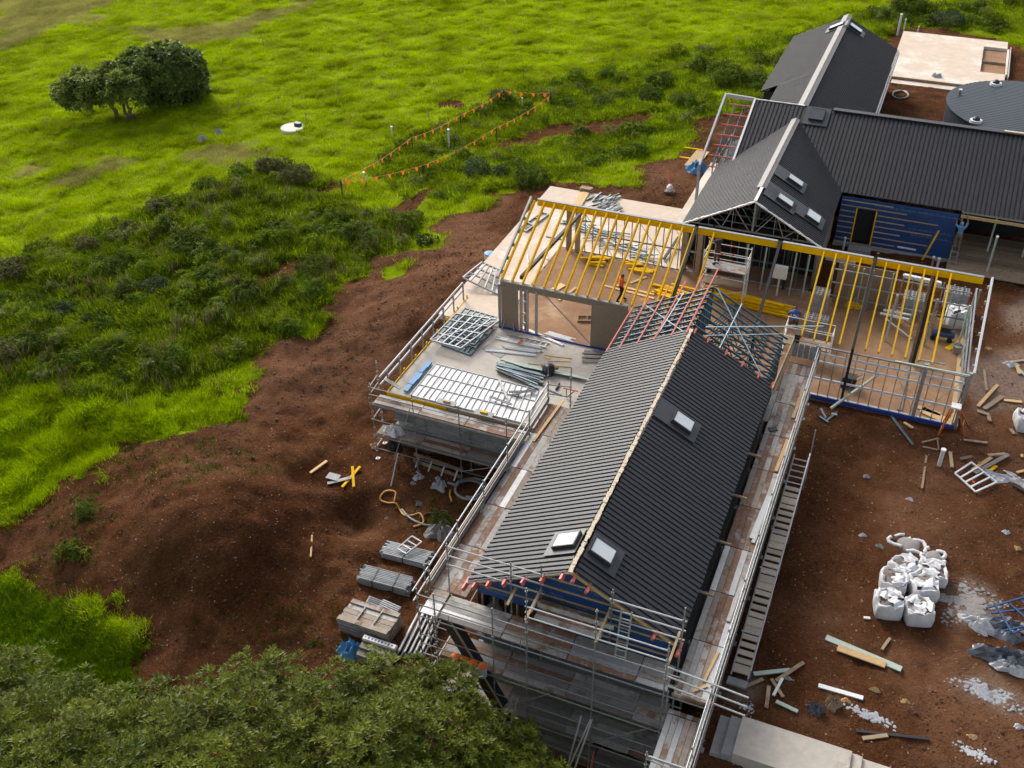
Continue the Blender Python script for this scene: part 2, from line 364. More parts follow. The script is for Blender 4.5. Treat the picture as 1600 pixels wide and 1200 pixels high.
DIRT = [gpoly([(790,296),(715,325),(672,362),(690,385),(640,392),(600,400),(572,415),(532,440),(512,455),(508,500),(470,528),(400,546),(376,568),(388,592),(340,606),(318,622),(375,618),(382,658),(300,672),(215,688),(180,696),(165,742),(85,770),(20,812),(-40,840),(-40,895),(40,905),(100,932),(132,952),(192,985),(216,1002),(192,1040),(186,1080),(205,1130),(330,1200),(700,1300),(1150,1340),(1750,1340),(1750,300),(1600,70),(1440,40),(1385,55),(1385,120),(1240,150),(1100,190),(1060,236),(1000,262),(985,292),(870,284)]),
        gpoly([(858,203),(960,184),(1012,178),(1000,192),(930,206),(862,224),(800,232),(765,238),(770,222)]),
        gpoly([(690,160),(712,155),(728,168),(706,178),(692,172)]), gpoly([(395,428),(450,404),(480,415),(445,440),(410,444)]),
        gpoly([(480,300),(520,288),(545,294),(505,310)]), gpoly([(610,330),(690,290),(640,322),(640,340)])]
TUFT = [gpoly(q) for q in ([(700,330),(735,312),(778,308),(765,326),(720,332)], [(592,432),(600,416),(640,408),(636,424),(606,436)], [(524,440),(540,424),(580,420),(566,436)])]
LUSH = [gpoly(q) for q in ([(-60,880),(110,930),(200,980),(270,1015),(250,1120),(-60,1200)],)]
DUSTY = [gpoly(q) for q in ([(800,290),(700,330),(640,400),(520,450),(500,520),(380,560),(400,620),(560,600),(650,520),(780,400)], [(990,300),(1000,260),(1090,230),(1090,290)], [(1500,560),(1700,460),(1700,760),(1560,740)], [(1330,990),(1480,1000),(1640,1060),(1640,1240),(1440,1160)], [(1400,830),(1330,760),(1480,700),(1520,800)])]
STRIP = gpoly([(-80,610),(60,610),(180,640),(300,610),(390,595),(400,670),(300,685),(200,705),(170,760),(60,800),(-80,860)])
THIN = [gpoly(q) for q in ([(60,880),(90,800),(150,765),(160,800),(120,890)], [(320,990),(400,970),(520,955),(550,985),(480,1015),(360,1010)], [(620,780),(700,790),(690,825),(640,815)], [(200,690),(330,700),(420,740),(300,780),(180,760)])]
BANK = gpoly([(-60,445),(0,415),(200,345),(400,262),(500,285),(560,330),(640,345),(660,370),(540,440),(510,500),(380,560),(300,620),(160,640),(90,600),(-60,620)])
REARW = gpoly([(640,210),(800,140),(1010,90),(1230,50),(1400,10),(1640,0),(1640,60),(1430,45),(1240,140),(1080,220),(960,260),(820,300),(700,320),(600,300),(560,270)])
DRY = [gpoly(q) for q in ([(-40,-40),(200,-30),(110,35),(40,60),(-40,70)], [(180,45),(330,40),(430,15),(480,0),(540,-15),(360,60),(260,75)], [(290,245),(370,235),(400,245),(330,262)], [(90,290),(170,255),(185,262),(120,285)], [(25,265),(100,255),(80,272),(25,278)])]
PALE = [gpoly(q) for q in ([(1490,580),(1600,540),(1640,640),(1530,640)], [(1490,940),(1520,920),(1545,935),(1560,970),(1500,980)], [(1130,1080),(1170,1060),(1190,1090),(1140,1110)], [(1500,1075),(1560,1060),(1600,1090),(1570,1110)], [(1560,480),(1640,450),(1640,520),(1570,520)])]

def axis(a0, a1, st, far, g=1.22):
    mid = np.arange(a0, a1+1e-6, st); lo = []; hi = []; d = st; p = a0
    while p > -far: d *= g; p -= d; lo.append(p)
    d = st; p = a1
    while p < far: d *= g; p += d; hi.append(p)
    return np.r_[lo[::-1], mid, hi]
gx = axis(-72, 13, .25, 2500); gy = axis(14, 118, .25, 2500)
GX, GY = np.meshgrid(gx, gy)
Z0 = hgt(GX, GY)
wob = 2.2*(fbm(GX*.35, GY*.35, 3)-.5)+.9*(fbm(GX*1.3, GY*1.3, 4)-.5)
dd = np.max([sdist(p, GX, GY) for p in DIRT], axis=0)
tt = np.max([sdist(p, GX, GY) for p in TUFT], axis=0)
DM = sstep(dd+wob*1.3+1.2*(fbm(GX*2.3, GY*2.3, 47, 3)-.5), -.7, .6)*(1-sstep(tt+wob*.5, -.2, .25))            # 1 bare earth, 0 green
bankm = sstep(sdist(BANK, GX, GY)+wob*1.4, -1.2, 1.2)*(1-DM)
rearm = sstep(sdist(REARW, GX, GY)+wob*1.4, -1.5, 1.5)*(1-DM)
drym = np.max([sstep(sdist(p, GX, GY)+wob*2.2, -1.5, 1.5) for p in DRY], axis=0)*(1-DM)
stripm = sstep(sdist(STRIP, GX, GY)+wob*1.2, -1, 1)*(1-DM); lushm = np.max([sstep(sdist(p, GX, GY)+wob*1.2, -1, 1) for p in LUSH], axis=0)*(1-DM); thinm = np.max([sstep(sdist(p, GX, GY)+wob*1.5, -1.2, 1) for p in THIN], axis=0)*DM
dusty = np.max([sstep(sdist(p, GX, GY)+wob*2.0, -2.2, 2.2) for p in DUSTY], axis=0)*DM
palem = .6*np.max([sstep(sdist(p, GX, GY)+wob*.6, -.6, .5) for p in PALE], axis=0)*DM
near = (np.abs(GX) < 80) & (GY < 130)
tus = fbm(GX*.9, GY*.9, 21, 3); tus2 = fbm(GX*.33, GY*.33, 23, 3)
relief = (1-DM)*((tus-.5)*.30+(tus2-.5)*.35+bankm*((tus-.5)*.55+(tus2-.45)*.8)+rearm*(tus2-.5)*.6+stripm*((tus-.5)*.8+(tus2-.5)*.5))
clod = fbm(GX*2.1, GY*2.1, 31, 3)-.5; lump = fbm(GX*.55, GY*.55, 33, 3)-.5
leftside = 1-sstep(GX, -5, -2)
trk = np.zeros_like(GX)
for tx, ty, ta in ((3.2, 30, .25), (5.6, 27, .1), (7, 38, -.5), (1.2, 33, .6)):
    for off in (-.85, .85):
        u = (GX-tx)*cos(ta)+(GY-ty)*sin(ta)*0-(GY-ty)*sin(ta)-off+.5*np.sin((GY-ty)*.25); trk = np.maximum(trk, np.exp(-(u/.22)**4)*np.exp(-((GY-ty)/6)**4)*(.55+.45*np.sin(GY*16+u*6)))
ridge = np.abs(fbm(GX*.7, GY*.7, 41, 3)-.5); relief += DM*(clod*.20+lump*(.14+.5*leftside*(GY < 50))-ridge*.4*leftside*(GY < 46)*(1-.8*dusty)+(vnoise(GX*2.6, GY*2.6, 43)-.5)*(.08+.08*leftside*(1-dusty))-.06*trk)
track = np.exp(-((GX-4.35)/.45)**2)*np.exp(-((GY-27)/3.2)**2)
relief -= DM*track*.13*(1+.4*np.sin(GY*14))
for x0, x1, y0, y1, lim in RECT:
    ins = (GX > x0-.3) & (GX < x1+.3) & (GY > y0-.3) & (GY < y1+.3); relief[ins] = np.minimum(relief[ins], 0)
ZF = Z0+relief*near
ny, nx = GX.shape
gv = np.c_[GX.ravel(), GY.ravel(), ZF.ravel()]
ii = (np.arange(ny-1)[:, None]*nx+np.arange(nx-1)[None]).ravel()
gf = np.c_[ii, ii+1, ii+nx+1, ii+nx]
def np_mesh(name, v, f):
    me = bpy.data.meshes.new(name); k = f.shape[1]
    me.vertices.add(len(v)); me.vertices.foreach_set('co', np.ascontiguousarray(v, np.float32).ravel())
    me.loops.add(f.size); me.loops.foreach_set('vertex_index', np.ascontiguousarray(f, np.int32).ravel())
    me.polygons.add(len(f)); me.polygons.foreach_set('loop_start', np.arange(0, f.size, k, dtype=np.int32))
    me.update(calc_edges=True); return me
gme = np_mesh('ground', gv, gf); gme.polygons.foreach_set('use_smooth', np.ones(len(gf), bool))
ca = gme.color_attributes.new('cover', 'FLOAT_COLOR', 'POINT')
ca.data.foreach_set('color', np.c_[DM.ravel(), bankm.ravel(), drym.ravel(), palem.ravel()].astype(np.float32).ravel())
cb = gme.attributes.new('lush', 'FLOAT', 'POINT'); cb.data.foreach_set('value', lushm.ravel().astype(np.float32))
cb = gme.attributes.new('dusty', 'FLOAT', 'POINT'); cb.data.foreach_set('value', dusty.ravel().astype(np.float32))
cb = gme.attributes.new('rear', 'FLOAT', 'POINT'); cb.data.foreach_set('value', rearm.ravel().astype(np.float32))
gm = bpy.data.materials.new('earth and turf'); gm.use_nodes = True; nt = gm.node_tree; L = nt.links.new; b = nt.nodes['Principled BSDF']
b.inputs['Roughness'].default_value = 1.; b.inputs['Specular IOR Level'].default_value = .03
geo = _nd(nt, 'ShaderNodeNewGeometry'); at_ = _nd(nt, 'ShaderNodeAttribute', attribute_name='cover'); sp = _nd(nt, 'ShaderNodeSeparateColor'); L(at_.outputs['Color'], sp.inputs[0])
def nz(sc, det=5, ro=.6):
    n = _nd(nt, 'ShaderNodeTexNoise'); n.inputs['Scale'].default_value = sc; n.inputs['Detail'].default_value = det; n.inputs['Roughness'].default_value = ro; L(geo.outputs['Position'], n.inputs['Vector']); return n.outputs[0]
def ramp(f, stops):
    r = _nd(nt, 'ShaderNodeValToRGB'); e = r.color_ramp.elements
    e[0].position, e[0].color = stops[0][0], (*stops[0][1], 1); e[1].position, e[1].color = stops[-1][0], (*stops[-1][1], 1)
    for p, c in stops[1:-1]:
        q = e.new(p); q.color = (*c, 1)
    L(f, r.inputs[0]); return r.outputs[0]
def mix(f, a, c):
    m = _nd(nt, 'ShaderNodeMix', data_type='RGBA')
    for s, i in ((f, 0), (a, 6), (c, 7)):
        if isinstance(s, tuple): m.inputs[i].default_value = (*s, 1)
        elif isinstance(s, float): m.inputs[i].default_value = s
        else: L(s, m.inputs[i])
    return m.outputs[2]
earth = ramp(nz(.33, 8, .72), [(.3, (.042, .015, .005)), (.45, (.080, .031, .011)), (.56, (.122, .051, .021)), (.66, (.165, .078, .036)), (.78, (.225, .12, .062))])
earth = mix(ramp(nz(1.3, 7, .75), [(.42, (0, 0, 0)), (.62, (.75, .75, .75))]), earth, ramp(nz(.16, 4, .6), [(.35, (.115, .036, .011)), (.65, (.072, .034, .016))]))
earth = mix(ramp(nz(7, 6, .75), [(.45, (0, 0, 0)), (.75, (.6, .6, .6))]), earth, (.135, .068, .038))
earth = mix(ramp(nz(11, 4, .7), [(.58, (0, 0, 0)), (.70, (1, 1, 1))]), earth, (.23, .14, .085))
earth = mix(ramp(nz(6.5, 5, .75), [(.34, (1, 1, 1)), (.46, (0, 0, 0))]), earth, (.045, .019, .010))
du = _nd(nt, 'ShaderNodeAttribute', attribute_name='dusty'); dm_ = _nd(nt, 'ShaderNodeMath', operation='MULTIPLY'); dm_.inputs[1].default_value = .62; L(du.outputs['Fac'], dm_.inputs[0]); earth = mix(dm_.outputs[0], earth, ramp(nz(2.1, 7, .72), [(.3, (.15, .068, .034)), (.55, (.225, .112, .062)), (.75, (.30, .17, .10))]))
earth = mix(at_.outputs['Alpha'], earth, ramp(nz(5, 6, .7), [(.3, (.24, .16, .11)), (.7, (.44, .36, .30))]))
green = ramp(nz(.5, 6, .65), [(.3, (.15, .225, .001)), (.5, (.21, .30, .001)), (.72, (.29, .35, .003))])
green = mix(sp.outputs['Green'], green, ramp(nz(1.1, 6, .7), [(.3, (.05, .08, .008)), (.55, (.10, .15, .010)), (.75, (.20, .25, .016))]))
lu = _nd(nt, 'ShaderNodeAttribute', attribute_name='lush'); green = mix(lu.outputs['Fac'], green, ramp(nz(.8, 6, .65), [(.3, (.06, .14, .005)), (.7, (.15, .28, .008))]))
green = mix(sp.outputs['Blue'], green, ramp(nz(2.2, 6, .7), [(.3, (.26, .28, .04)), (.7, (.40, .36, .13))]))
gb = _nd(nt, 'ShaderNodeMath', operation='ADD', use_clamp=True); gb.inputs[1].default_value = 0
n_edge = nz(3.2, 6, .7); sub = _nd(nt, 'ShaderNodeMath', operation='MULTIPLY_ADD'); L(n_edge, sub.inputs[0]); sub.inputs[1].default_value = .9; sub.inputs[2].default_value = -.45
L(sp.outputs['Red'], gb.inputs[0]); L(sub.outputs[0], gb.inputs[1])
edge = ramp(gb.outputs[0], [(.34, (0, 0, 0)), (.66, (1, 1, 1))])
L(mix(edge, green, earth), b.inputs['Base Color'])
bp = _nd(nt, 'ShaderNodeBump'); bp.inputs['Strength'].default_value = .8; bp.inputs['Distance'].default_value = .22
L(nz(9, 7, .7), bp.inputs['Height']); L(bp.outputs[0], b.inputs['Normal'])
gme.materials.append(gm)
go = bpy.data.objects.new('ground', gme); _link(go, Matrix(), None); tag(go, kind='structure')
from bisect import bisect
def zfin(X, Y):
    """height of the finished ground sheet (bilinear)"""
    ix = np.clip(np.searchsorted(gx, X)-1, 0, nx-2); iy = np.clip(np.searchsorted(gy, Y)-1, 0, ny-2)
    fx = (X-gx[ix])/(gx[ix+1]-gx[ix]); fy = (Y-gy[iy])/(gy[iy+1]-gy[iy])
    return (ZF[iy, ix]*(1-fx)+ZF[iy, ix+1]*fx)*(1-fy)+(ZF[iy+1, ix]*(1-fx)+ZF[iy+1, ix+1]*fx)*fy
def samp(A, X, Y):
    ix = np.clip(np.searchsorted(gx, X)-1, 0, nx-1); iy = np.clip(np.searchsorted(gy, Y)-1, 0, ny-1); return A[iy, ix]
def zg(x, y): return float(zfin(np.array([x]), np.array([y]))[0])
def onground(px, py, lift=0.):
    p = gnd(px, py)
    for k in range(4): p = at(px, py, zg(p.x, p.y))
    return Vector((p.x, p.y, zg(p.x, p.y)+lift))
# ================================================================== roofs and buildings
def rib_sheet(name, parent, O, U, D, n, pitch, m, hgt_=.045, clip=None, start=0.):
    """one roof sheet: n ribs along unit vector U (ridge direction) from O, falling along vector D (full slope)"""
    O = Vector(O); U = Vector(U).normalized(); D = Vector(D); N = U.cross(D).normalized()
    if N.z < 0: N = -N
    prof = [(0, 0)]
    for k in range(n):
        a = k*pitch
        prof += [(a+pitch*.16, 0), (a+pitch*.22, -hgt_), (a+pitch*.50, -hgt_), (a+pitch*.56, 0), (a+pitch, 0)]
    b = MB()
    for i in range(len(prof)-1):
        (u0, h0), (u1, h1_) = prof[i], prof[i+1]
        b.quad([O+U*u0+N*h0, O+U*u1+N*h1_, O+U*u1+N*h1_+D, O+U*u0+N*h0+D])
    return b.build(name, m, parent)
def slope(parent, ridge_x, y0, y1, zr, run, rise, side, m=None, pitch=.24, per=3, top=.12, x_len=None, hg=.05, skip=()):
    """cover one slope of a gable whose ridge runs along Y with separate ribbed sheets"""
    w = pitch*per; y = y0; k = 0
    while y < y1-.01:
        n = min(per, max(1, round((y1-y)/pitch))); t = top/run
        O = Vector((ridge_x+side*run*t, y, zr-rise*t)); D = Vector((side*run*(1-t), 0, -rise*(1-t)))
        jig = random.uniform(-.006, .006)
        if k not in skip: rib_sheet('roof_sheet', parent, O+Vector((0, 0, jig*.4)), (0, 1, 0), D*(1+jig), n, pitch, m or m_roof, hg)
        y += n*pitch; k += 1
def skylight(parent, c, along, down, nrm, w=.62, l=.85, glass=None, apron=(1.15, 1.5), lab=None, up_apron=None):
    """raised skylight: flashing apron > frame > pane; c is the centre on the roof surface"""
    c = Vector(c); A = Vector(along).normalized(); D = Vector(down).normalized(); N = Vector(nrm).normalized(); R = Matrix((A, D, N)).transposed()
    a0, a1 = apron; top = up_apron or a1/2
    fl = MB().box(c+N*.055+D*(a1/2-top)/2, (a0, a1/2+top, .02), R).build('flashing', m_flash, parent)
    fr = MB()
    for sx in (-1, 1):
        fr.box(c+A*sx*(w/2+.03)+N*.14, (.06, l+.12, .16), R); fr.box(c+D*sx*(l/2+.03)+N*.14, (w, .06, .16), R)
    f = fr.build('skylight_frame', m_sky_frame, parent)
    MB().box(c+N*.20, (w+.01, l+.01, .02), R).build('glass_pane', glass or m_glass, f)
    if lab: f['label'] = lab
RX, RUN, RISE, ZR = -7.6, 3.85, 2.05, 4.95                      # shared gable: ridge x, half span, rise, ridge level
ns = {s: Vector((s*RISE, 0, RUN)).normalized() for s in (-1, 1)}; dn = {s: Vector((s*RUN, 0, -RISE)).normalized() for s in (-1, 1)}
def on_roof(px, py, s, zr=ZR, rx=RX, run=RUN, rise=RISE):
    n = Vector((s*rise, 0, run)).normalized(); d = Vector(ray(px, py)); o = Vector((0, 0, CAMH)); return o+d*((Vector((rx, 0, zr))-o).dot(n)/d.dot(n))

# ---- main gabled building in front
house = thing('gabled_house', 'long charcoal ribbed roof house wrapped in scaffolding, nearest the camera', 'house', (RX, 32, -4.5))
for s in (-1, 1): slope(house, RX, 22.5, 37.95, ZR, RUN, RISE, s)
foam = MB()
y = 22.45
while y < 37.9:                                              # rough insulation strip bulging along the open ridge
    foam.box((RX+random.uniform(-.012, .012), y+.1, ZR-.02+random.uniform(-.02, .015)), (random.uniform(.10, .16), .24, random.uniform(.05, .08)), Matrix.Rotation(random.uniform(-.15, .15), 3, 'Z')); y += .19
foam.build('ridge_insulation', m_foam, house)
for px, py, s, l in ((884, 842, -1, 'bright skylight on the pale left slope'), (943, 860, 1, None), (1069, 658, 1, None)):
    p = on_roof(px, py, s, ZR+.22)-ns[s]*.195; skylight(house, p, (0, 1, 0), dn[s], ns[s], .62, .8, m_glass, (1.25, 1.5), l, (p-Vector((RX, p.y, ZR))).length-.15)
YF, YB = 22.72, 42.05                                        # gable faces
# walls of the upper storey
for x in (-11.1, -4.1):
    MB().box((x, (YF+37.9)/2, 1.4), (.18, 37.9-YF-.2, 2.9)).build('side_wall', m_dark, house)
def gable_pts(y, zb, x0=-11.1, x1=-4.1):
    z = lambda x: ZR-.1-abs(x-RX)*RISE/RUN
    return [(x0, y, zb), (x1, y, zb), (x1, y, z(x1)), (RX, y, z(RX)), (x0, y, z(x0))]
g = MB(); P = gable_pts(YF, 2.25); Q = gable_pts(YF+.08, 2.25)
g.quad(P); g.quad(Q[::-1])
for i in range(5): g.quad([P[i], Q[i], Q[(i+1) % 5], P[(i+1) % 5]])
g.build('gable_wrap', m_wrap, house)
MB().box((-6.3, YF+.04, 1.2), (4.4, .08, 2.1)).build('wall_wrap', m_wrap, house)
MB().box((RX, YF+2.6, .02), (6.8, 5, .08)).build('floor', m_floor, house)
for x in np.arange(-11, -8.5, .45): beam('stud', house, (x, YF+.1, 0), (x, YF+.1, 2.3), .05, .09, m_batten, (0, 1, 0))
for z in np.arange(2.75, 4.7, .46):                          # gable battens
    hw = (ZR-.15-z)*RUN/RISE
    x0 = max(-11.1, RX-hw); x1 = min(-4.1, RX+hw)
    if x1-x0 > .4: beam('batten', house, (x0, YF-.03, z), (x1, YF-.03, z), .045, .07, m_batten)
for z in (.75, 1.4, 2.05): beam('batten', house, (-8.4, YF-.03, z), (-4.15, YF-.03, z), .045, .07, m_batten)
for s in (-1, 1):                                            # purlin ends poking out under the sheets, and the rake boards
    for t in ([.06, .24, .42, .6, .76, .9, 1.0] if s < 0 else [.04, .17, .78, 1.0]):
        p = V(RX+s*RUN*t, 22.2, ZR-RISE*t-.14); beam('purlin_end', house, p, p+V(0, .6, 0), .09, .15, m_red, ns[s])
    a = V(RX, 22.52, ZR-.09); e = V(RX+s*RUN, 22.52, ZR-RISE-.09)
    if s > 0: beam('rake_board', house, a, e+V(-.2, 0, .1), .06, .13, m_timber, (0, 0, 1))
    else: beam('rake_board', house, a, e, .05, .06, m_foil, (0, 0, 1)); beam('rake_board', house, a+V(0, .07, -.1), e+V(0, .07, -.1), .05, .09, m_timber, (0, 0, 1))
def truss(parent, y, mtl, name='truss', zb=2.82, webs=True):
    t = MB(); zt = ZR-.14; a = V(RX-3.55, y, zb); c = V(RX+3.55, y, zb); k = V(RX, y, zt)
    L_ = V(RX-3.75, y, zt-RISE*3.75/RUN); R_ = V(RX+3.75, y, zt-RISE*3.75/RUN)
    t.bar(L_, k, .045, .1); t.bar(k, R_, .045, .1); t.bar(a, c, .04, .08); t.bar((RX, y, zb), k, .1, .045, (0, 1, 0))
    for s in (-1, 1):
        pts = [V(RX+s*3.1, y, zb), V(RX+s*2.45, y, zt-RISE*2.45/RUN), V(RX+s*1.7, y, zb), V(RX+s*1.15, y, zt-RISE*1.15/RUN), V(RX+s*.15, y, zb)]
        for p, q in zip(pts, pts[1:]): t.bar(p, q, .035, .045)
        for xx in (2.45, 1.15): t.bar((RX+s*xx, y, zb), (RX+s*xx, y, zt-RISE*xx/RUN), .035, .045, (0, 1, 0))
    return t.build(name, mtl, parent)
for k in range(9): truss(house, 38.1+k*.5, m_truss)
for x in (-11.1, -4.1): beam('wall_plate', house, (x, 37.9, 2.72), (x, 42.3, 2.72), .1, .12, m_truss); 
for k in range(10):
    for x in (-11.1, -4.1): beam('stud', house, (x, 37.95+k*.47, 0), (x, 37.95+k*.47, 2.66), .09, .045, m_truss, (0, 1, 0))
for t, y1 in ((.985, 42.0), (.83, 42.6), (.62, 43.3), (.42, 43.4), (.22, 43.6), (.05, 43.8)):
    x = RX-RUN*t; z = ZR-RISE*t; beam('red_purlin', house, (x, 37.85, z), (x, y1, z), .06, .06, m_red)
for t in (.04, .2, .42, .62, .82, .99):
    x = RX+RUN*t; z = ZR-RISE*t; beam('purlin_end', house, (x, 37.85, z-.02), (x, 38.3, z-.02), .07, .1, m_red, ns[1])
for a, c in (((RX+.2, 42.1), (RX+3.3, 38.2)), ((RX+.6, 38.3), (RX+3.5, 42.1)), ((RX+1.3, 38.1), (RX+1.4, 42.2)), ((RX-.4, 38.1), (RX-3.3, 42.1)), ((RX-1.6, 38.1), (RX-1.4, 42.2))):
    q = [V(x, y, ZR-.02-abs(x-RX)*RISE/RUN) for x, y in (a, c)]; beam('bracing_strap', house, q[0], q[1], .05, .012, m_trusslt)
beam('bracing_strap', house, V(RX+.5, 38.6, ZR-.1), V(-2.4, 42.6, 3.6), .06, .03, m_trusslt)
beam('eave_board', house, (-3.72, 37.6, 2.95), (-3.55, 42.0, 2.98), .05, .26, m_timberd, (0, 0, 1))
beam('eave_board', house, (-3.62, 37.7, 2.80), (-3.47, 42.0, 2.83), .05, .2, m_batten, (0, 0, 1))
MB().box((-3.42, 42.15, 2.95), (.22, .5, .7)).build('black_wrap_bundle', m_black, house)
beam('fallen_rail', house, V(-3.85, 30.4, 2.3), V(-3.85, 38.2, 2.75), .04, .2, m_dark, (0, 0, 1))
for y in (25.5, 28.2, 30.9, 33.6): beam('eave_bracket', house, (-3.95, y, 2.5), (-3.3, y, 2.45), .06, .08, m_batten)
# lower storey: block walls
lower = MB(); lower.box((RX, (YF+42)/2+.2, -2.5), (6.96, 42-YF-.3, 4.9)).build('basement_core', m_mortar, house)
bl = 0
for r in range(25):
    z = -.1-.2*r
    for k in range(18):
        x = -11.0+.4*k+(.2 if r % 2 else 0)
        if x > -4.1: continue
        if bl < 330: block('wall_block', house, (x, YF+.1, z), (.385, .19, .186), m_blockm); bl += 1
beam('slab_edge', house, (-11.2, YF+.05, .02), (-4.0, YF+.05, .02), .4, .22, m_damp)
MB().box((-7.0, YF-.03, -1.95), (1.3, .06, .5)).build('damp_patch', m_damp, house)
MB().box((-10.2, YF-.06, -1.0), (.55, .05, .75)).build('plywood_patch', m_timber, house)
b = MB().bar(V(-11.9, 21.75, 1.7), V(-9.7, 21.3, -1.7), .35, .5).build('sloping_chute', m_black, house)
beam('chute_edge', house, V(-11.7, 21.5, 1.85), V(-9.5, 21.05, -1.55), .06, .06, m_batten)

# ---- framed wing with yellow rafters
wing = thing('framed_wing', 'unroofed house frame with yellow rafters and grey steel studs', 'house frame', (RX, 46.7, 0))
X0, X1, Y0, Y1, YR, ZRD, ZE = -18.55, 4.25, 42.15, 51.4, 46.72, 5.28, 2.9
MB().box(((X0+X1)/2, (Y0+Y1)/2, -.25), (X1-X0+.2, Y1-Y0+.2, .5)).build('floor_slab', m_floor, wing)
MB().box(((X0+X1)/2, (Y0+Y1)/2, -1.6), (X1-X0+.1, Y1-Y0+.1, 2.2)).build('footing', m_conc_grey, wing)
segs = [(-18.3, -9.75), (-9.55, -5.55), (-5.3, -.98), (-.8, 4.0)]
for a, c in segs: beam('ridge_beam', wing, (a, YR, ZRD-.12), (c, YR, ZRD-.12), .09, .34, m_yellow); beam('ridge_plate', wing, (a, YR+.03, ZRD+.075), (c, YR+.03, ZRD+.075), .16, .03, m_galv)
rx = [X0+.1+.58*k for k in range(16)]
for x in rx+[at(px, py, 5.25).x for px, py in ((1117, 362),)]+[-3.28+.585*k for k in range(11)]:
    if x < -9.4 or x > -3.5 or abs(x+8.86) < .4:
        beam('rafter', wing, (x, Y0-.1 if x < -9 else Y0+.2, ZE+.02), (x, YR-.05, ZRD-.06), .07, .23, m_yellow, (0, 0, 1))
for x in (-9.65, -5.42, -.9):
    beam('steel_rafter', wing, (x, Y0, ZE), (x, YR, ZRD+.05), .13, .2, m_black, (0, 0, 1))
    beam('steel_column', wing, (x, Y0, 0), (x, Y0, ZE), .12, .12, m_black, (0, 1, 0))
    beam('steel_column', wing, (x, Y1, 0), (x, Y1, ZE+.3), .13, .13, m_black, (0, 1, 0))
beam('steel_rafter', wing, at(814, 434, 2.9), V(-17.0, 50.6, 3.1), .14, .2, m_black, (0, 0, 1))
for x, c in ((X0-.12, m_galvlt), (X1+.1, m_white)):           # bright end rafters
    beam('end_rafter', wing, (x, Y0-.05, ZE+.1), (x, YR, ZRD+.1), .09, .2, c, (0, 0, 1))
    for k in range(6): p = lerp((x, Y0, ZE), (x, YR, ZRD), (k+.5)/6); beam('cleat', wing, p, p+V(.14 if x < 0 else -.14, 0, 0), .09, .16, m_galv)
# front wall, right part: galvanised studs, noggings, tracks
def stud_wall(x0, x1, y, z1, sp=.45, m=m_galv, rows=(), skip=(), rm=None):
    x = x0
    while x <= x1+.01:
        if not any(a < x < c for a, c in skip): beam('stud', wing, (x, y, .03), (x, y, z1), .04, .08, m, (0, 1, 0))
        x += sp
    beam('bottom_track', wing, (x0, y, .03), (x1, y, .03), .1, .05, m_galvlt); beam('top_track', wing, (x0, y, z1), (x1, y, z1), .1, .06, m)
    for z in rows: beam('nogging', wing, (x0, y-.03, z), (x1, y-.03, z), .05, .1, rm or m_nog)
stud_wall(-2.5, 4.1, Y0, 2.75, .47, m_galv, (1.0, 1.95, 2.4))
beam('damp_course', wing, (-2.3, Y0-.12, -.04), (4.2, Y0-.12, -.04), .05, .22, m_bluestrip)
for x, w in ((2.36, .16), (4.22, .14)): beam('steel_column', wing, (x, Y0-.02, 0), (x, Y0-.02, ZE+.1), w, w, m_galv, (0, 1, 0))
for a, c in ((V(-2.4, Y0-.05, 2.7), V(-1, Y0-.05, .1)), (V(-.6, Y0-.05, .1), V(.8, Y0-.05, 2.7)), (V(1.0, Y0-.05, 2.6), V(2.2, Y0-.05, .4)), (V(2.6, Y0-.05, .2), V(4, Y0-.05, 2.5))): beam('bracing_strap', wing, a, c, .03, .012, m_galv)
beam('loose_purlin', wing, V(1.0, Y0-.25, ZE+.06), V(4.2, Y0-.15, ZE+.03), .09, .05, m_palegreen)
beam('loose_purlin', wing, V(1.9, Y0+.2, ZE+.1), V(3.1, Y0+.3, ZE+.08), .09, .05, m_galv)
beam('prop', wing, at(1298, 638, -.1), at(1376, 582, 1.4), .1, .1, m_palegreen)
# front wall, left part
beam('lintel', wing, (X0, Y0, 2.62), (-11.7, Y0, 2.62), .12, .34, m_osb); beam('top_track', wing, (X0, Y0, 2.83), (-11.7, Y0, 2.83), .18, .05, m_galv)
for x0, x1 in ((-18.5, -17.55), (-13.55, -11.6)): block('sheathing_board', wing, ((x0+x1)/2, Y0-.06, 1.3), (x1-x0, .04, 2.56), m_osb)
for x in (-18.62, -17.4, -17.05, -16.55): beam('steel_column', wing, (x, Y0-.02, 0), (x, Y0-.02, 2.6), .12, .12, m_galv, (0, 1, 0))
beam('timber_post', wing, (-17.2, Y0+.1, 0), (-17.2, Y0+.1, 2.6), .14, .05, m_timberd, (0, 1, 0))
for z in (.5, 1.1, 1.8): beam('nogging', wing, (-17.4, Y0, z), (-17.05, Y0, z), .08, .08, m_galvlt)
beam('bracing_strap', wing, (-16.2, Y0-.03, 2.6), (-13.6, Y0-.03, .15), .07, .03, m_galv)
beam('damp_course', wing, (-18.6, Y0-.12, -.02), (-11.6, Y0-.12, -.02), .05, .14, m_bluestrip)
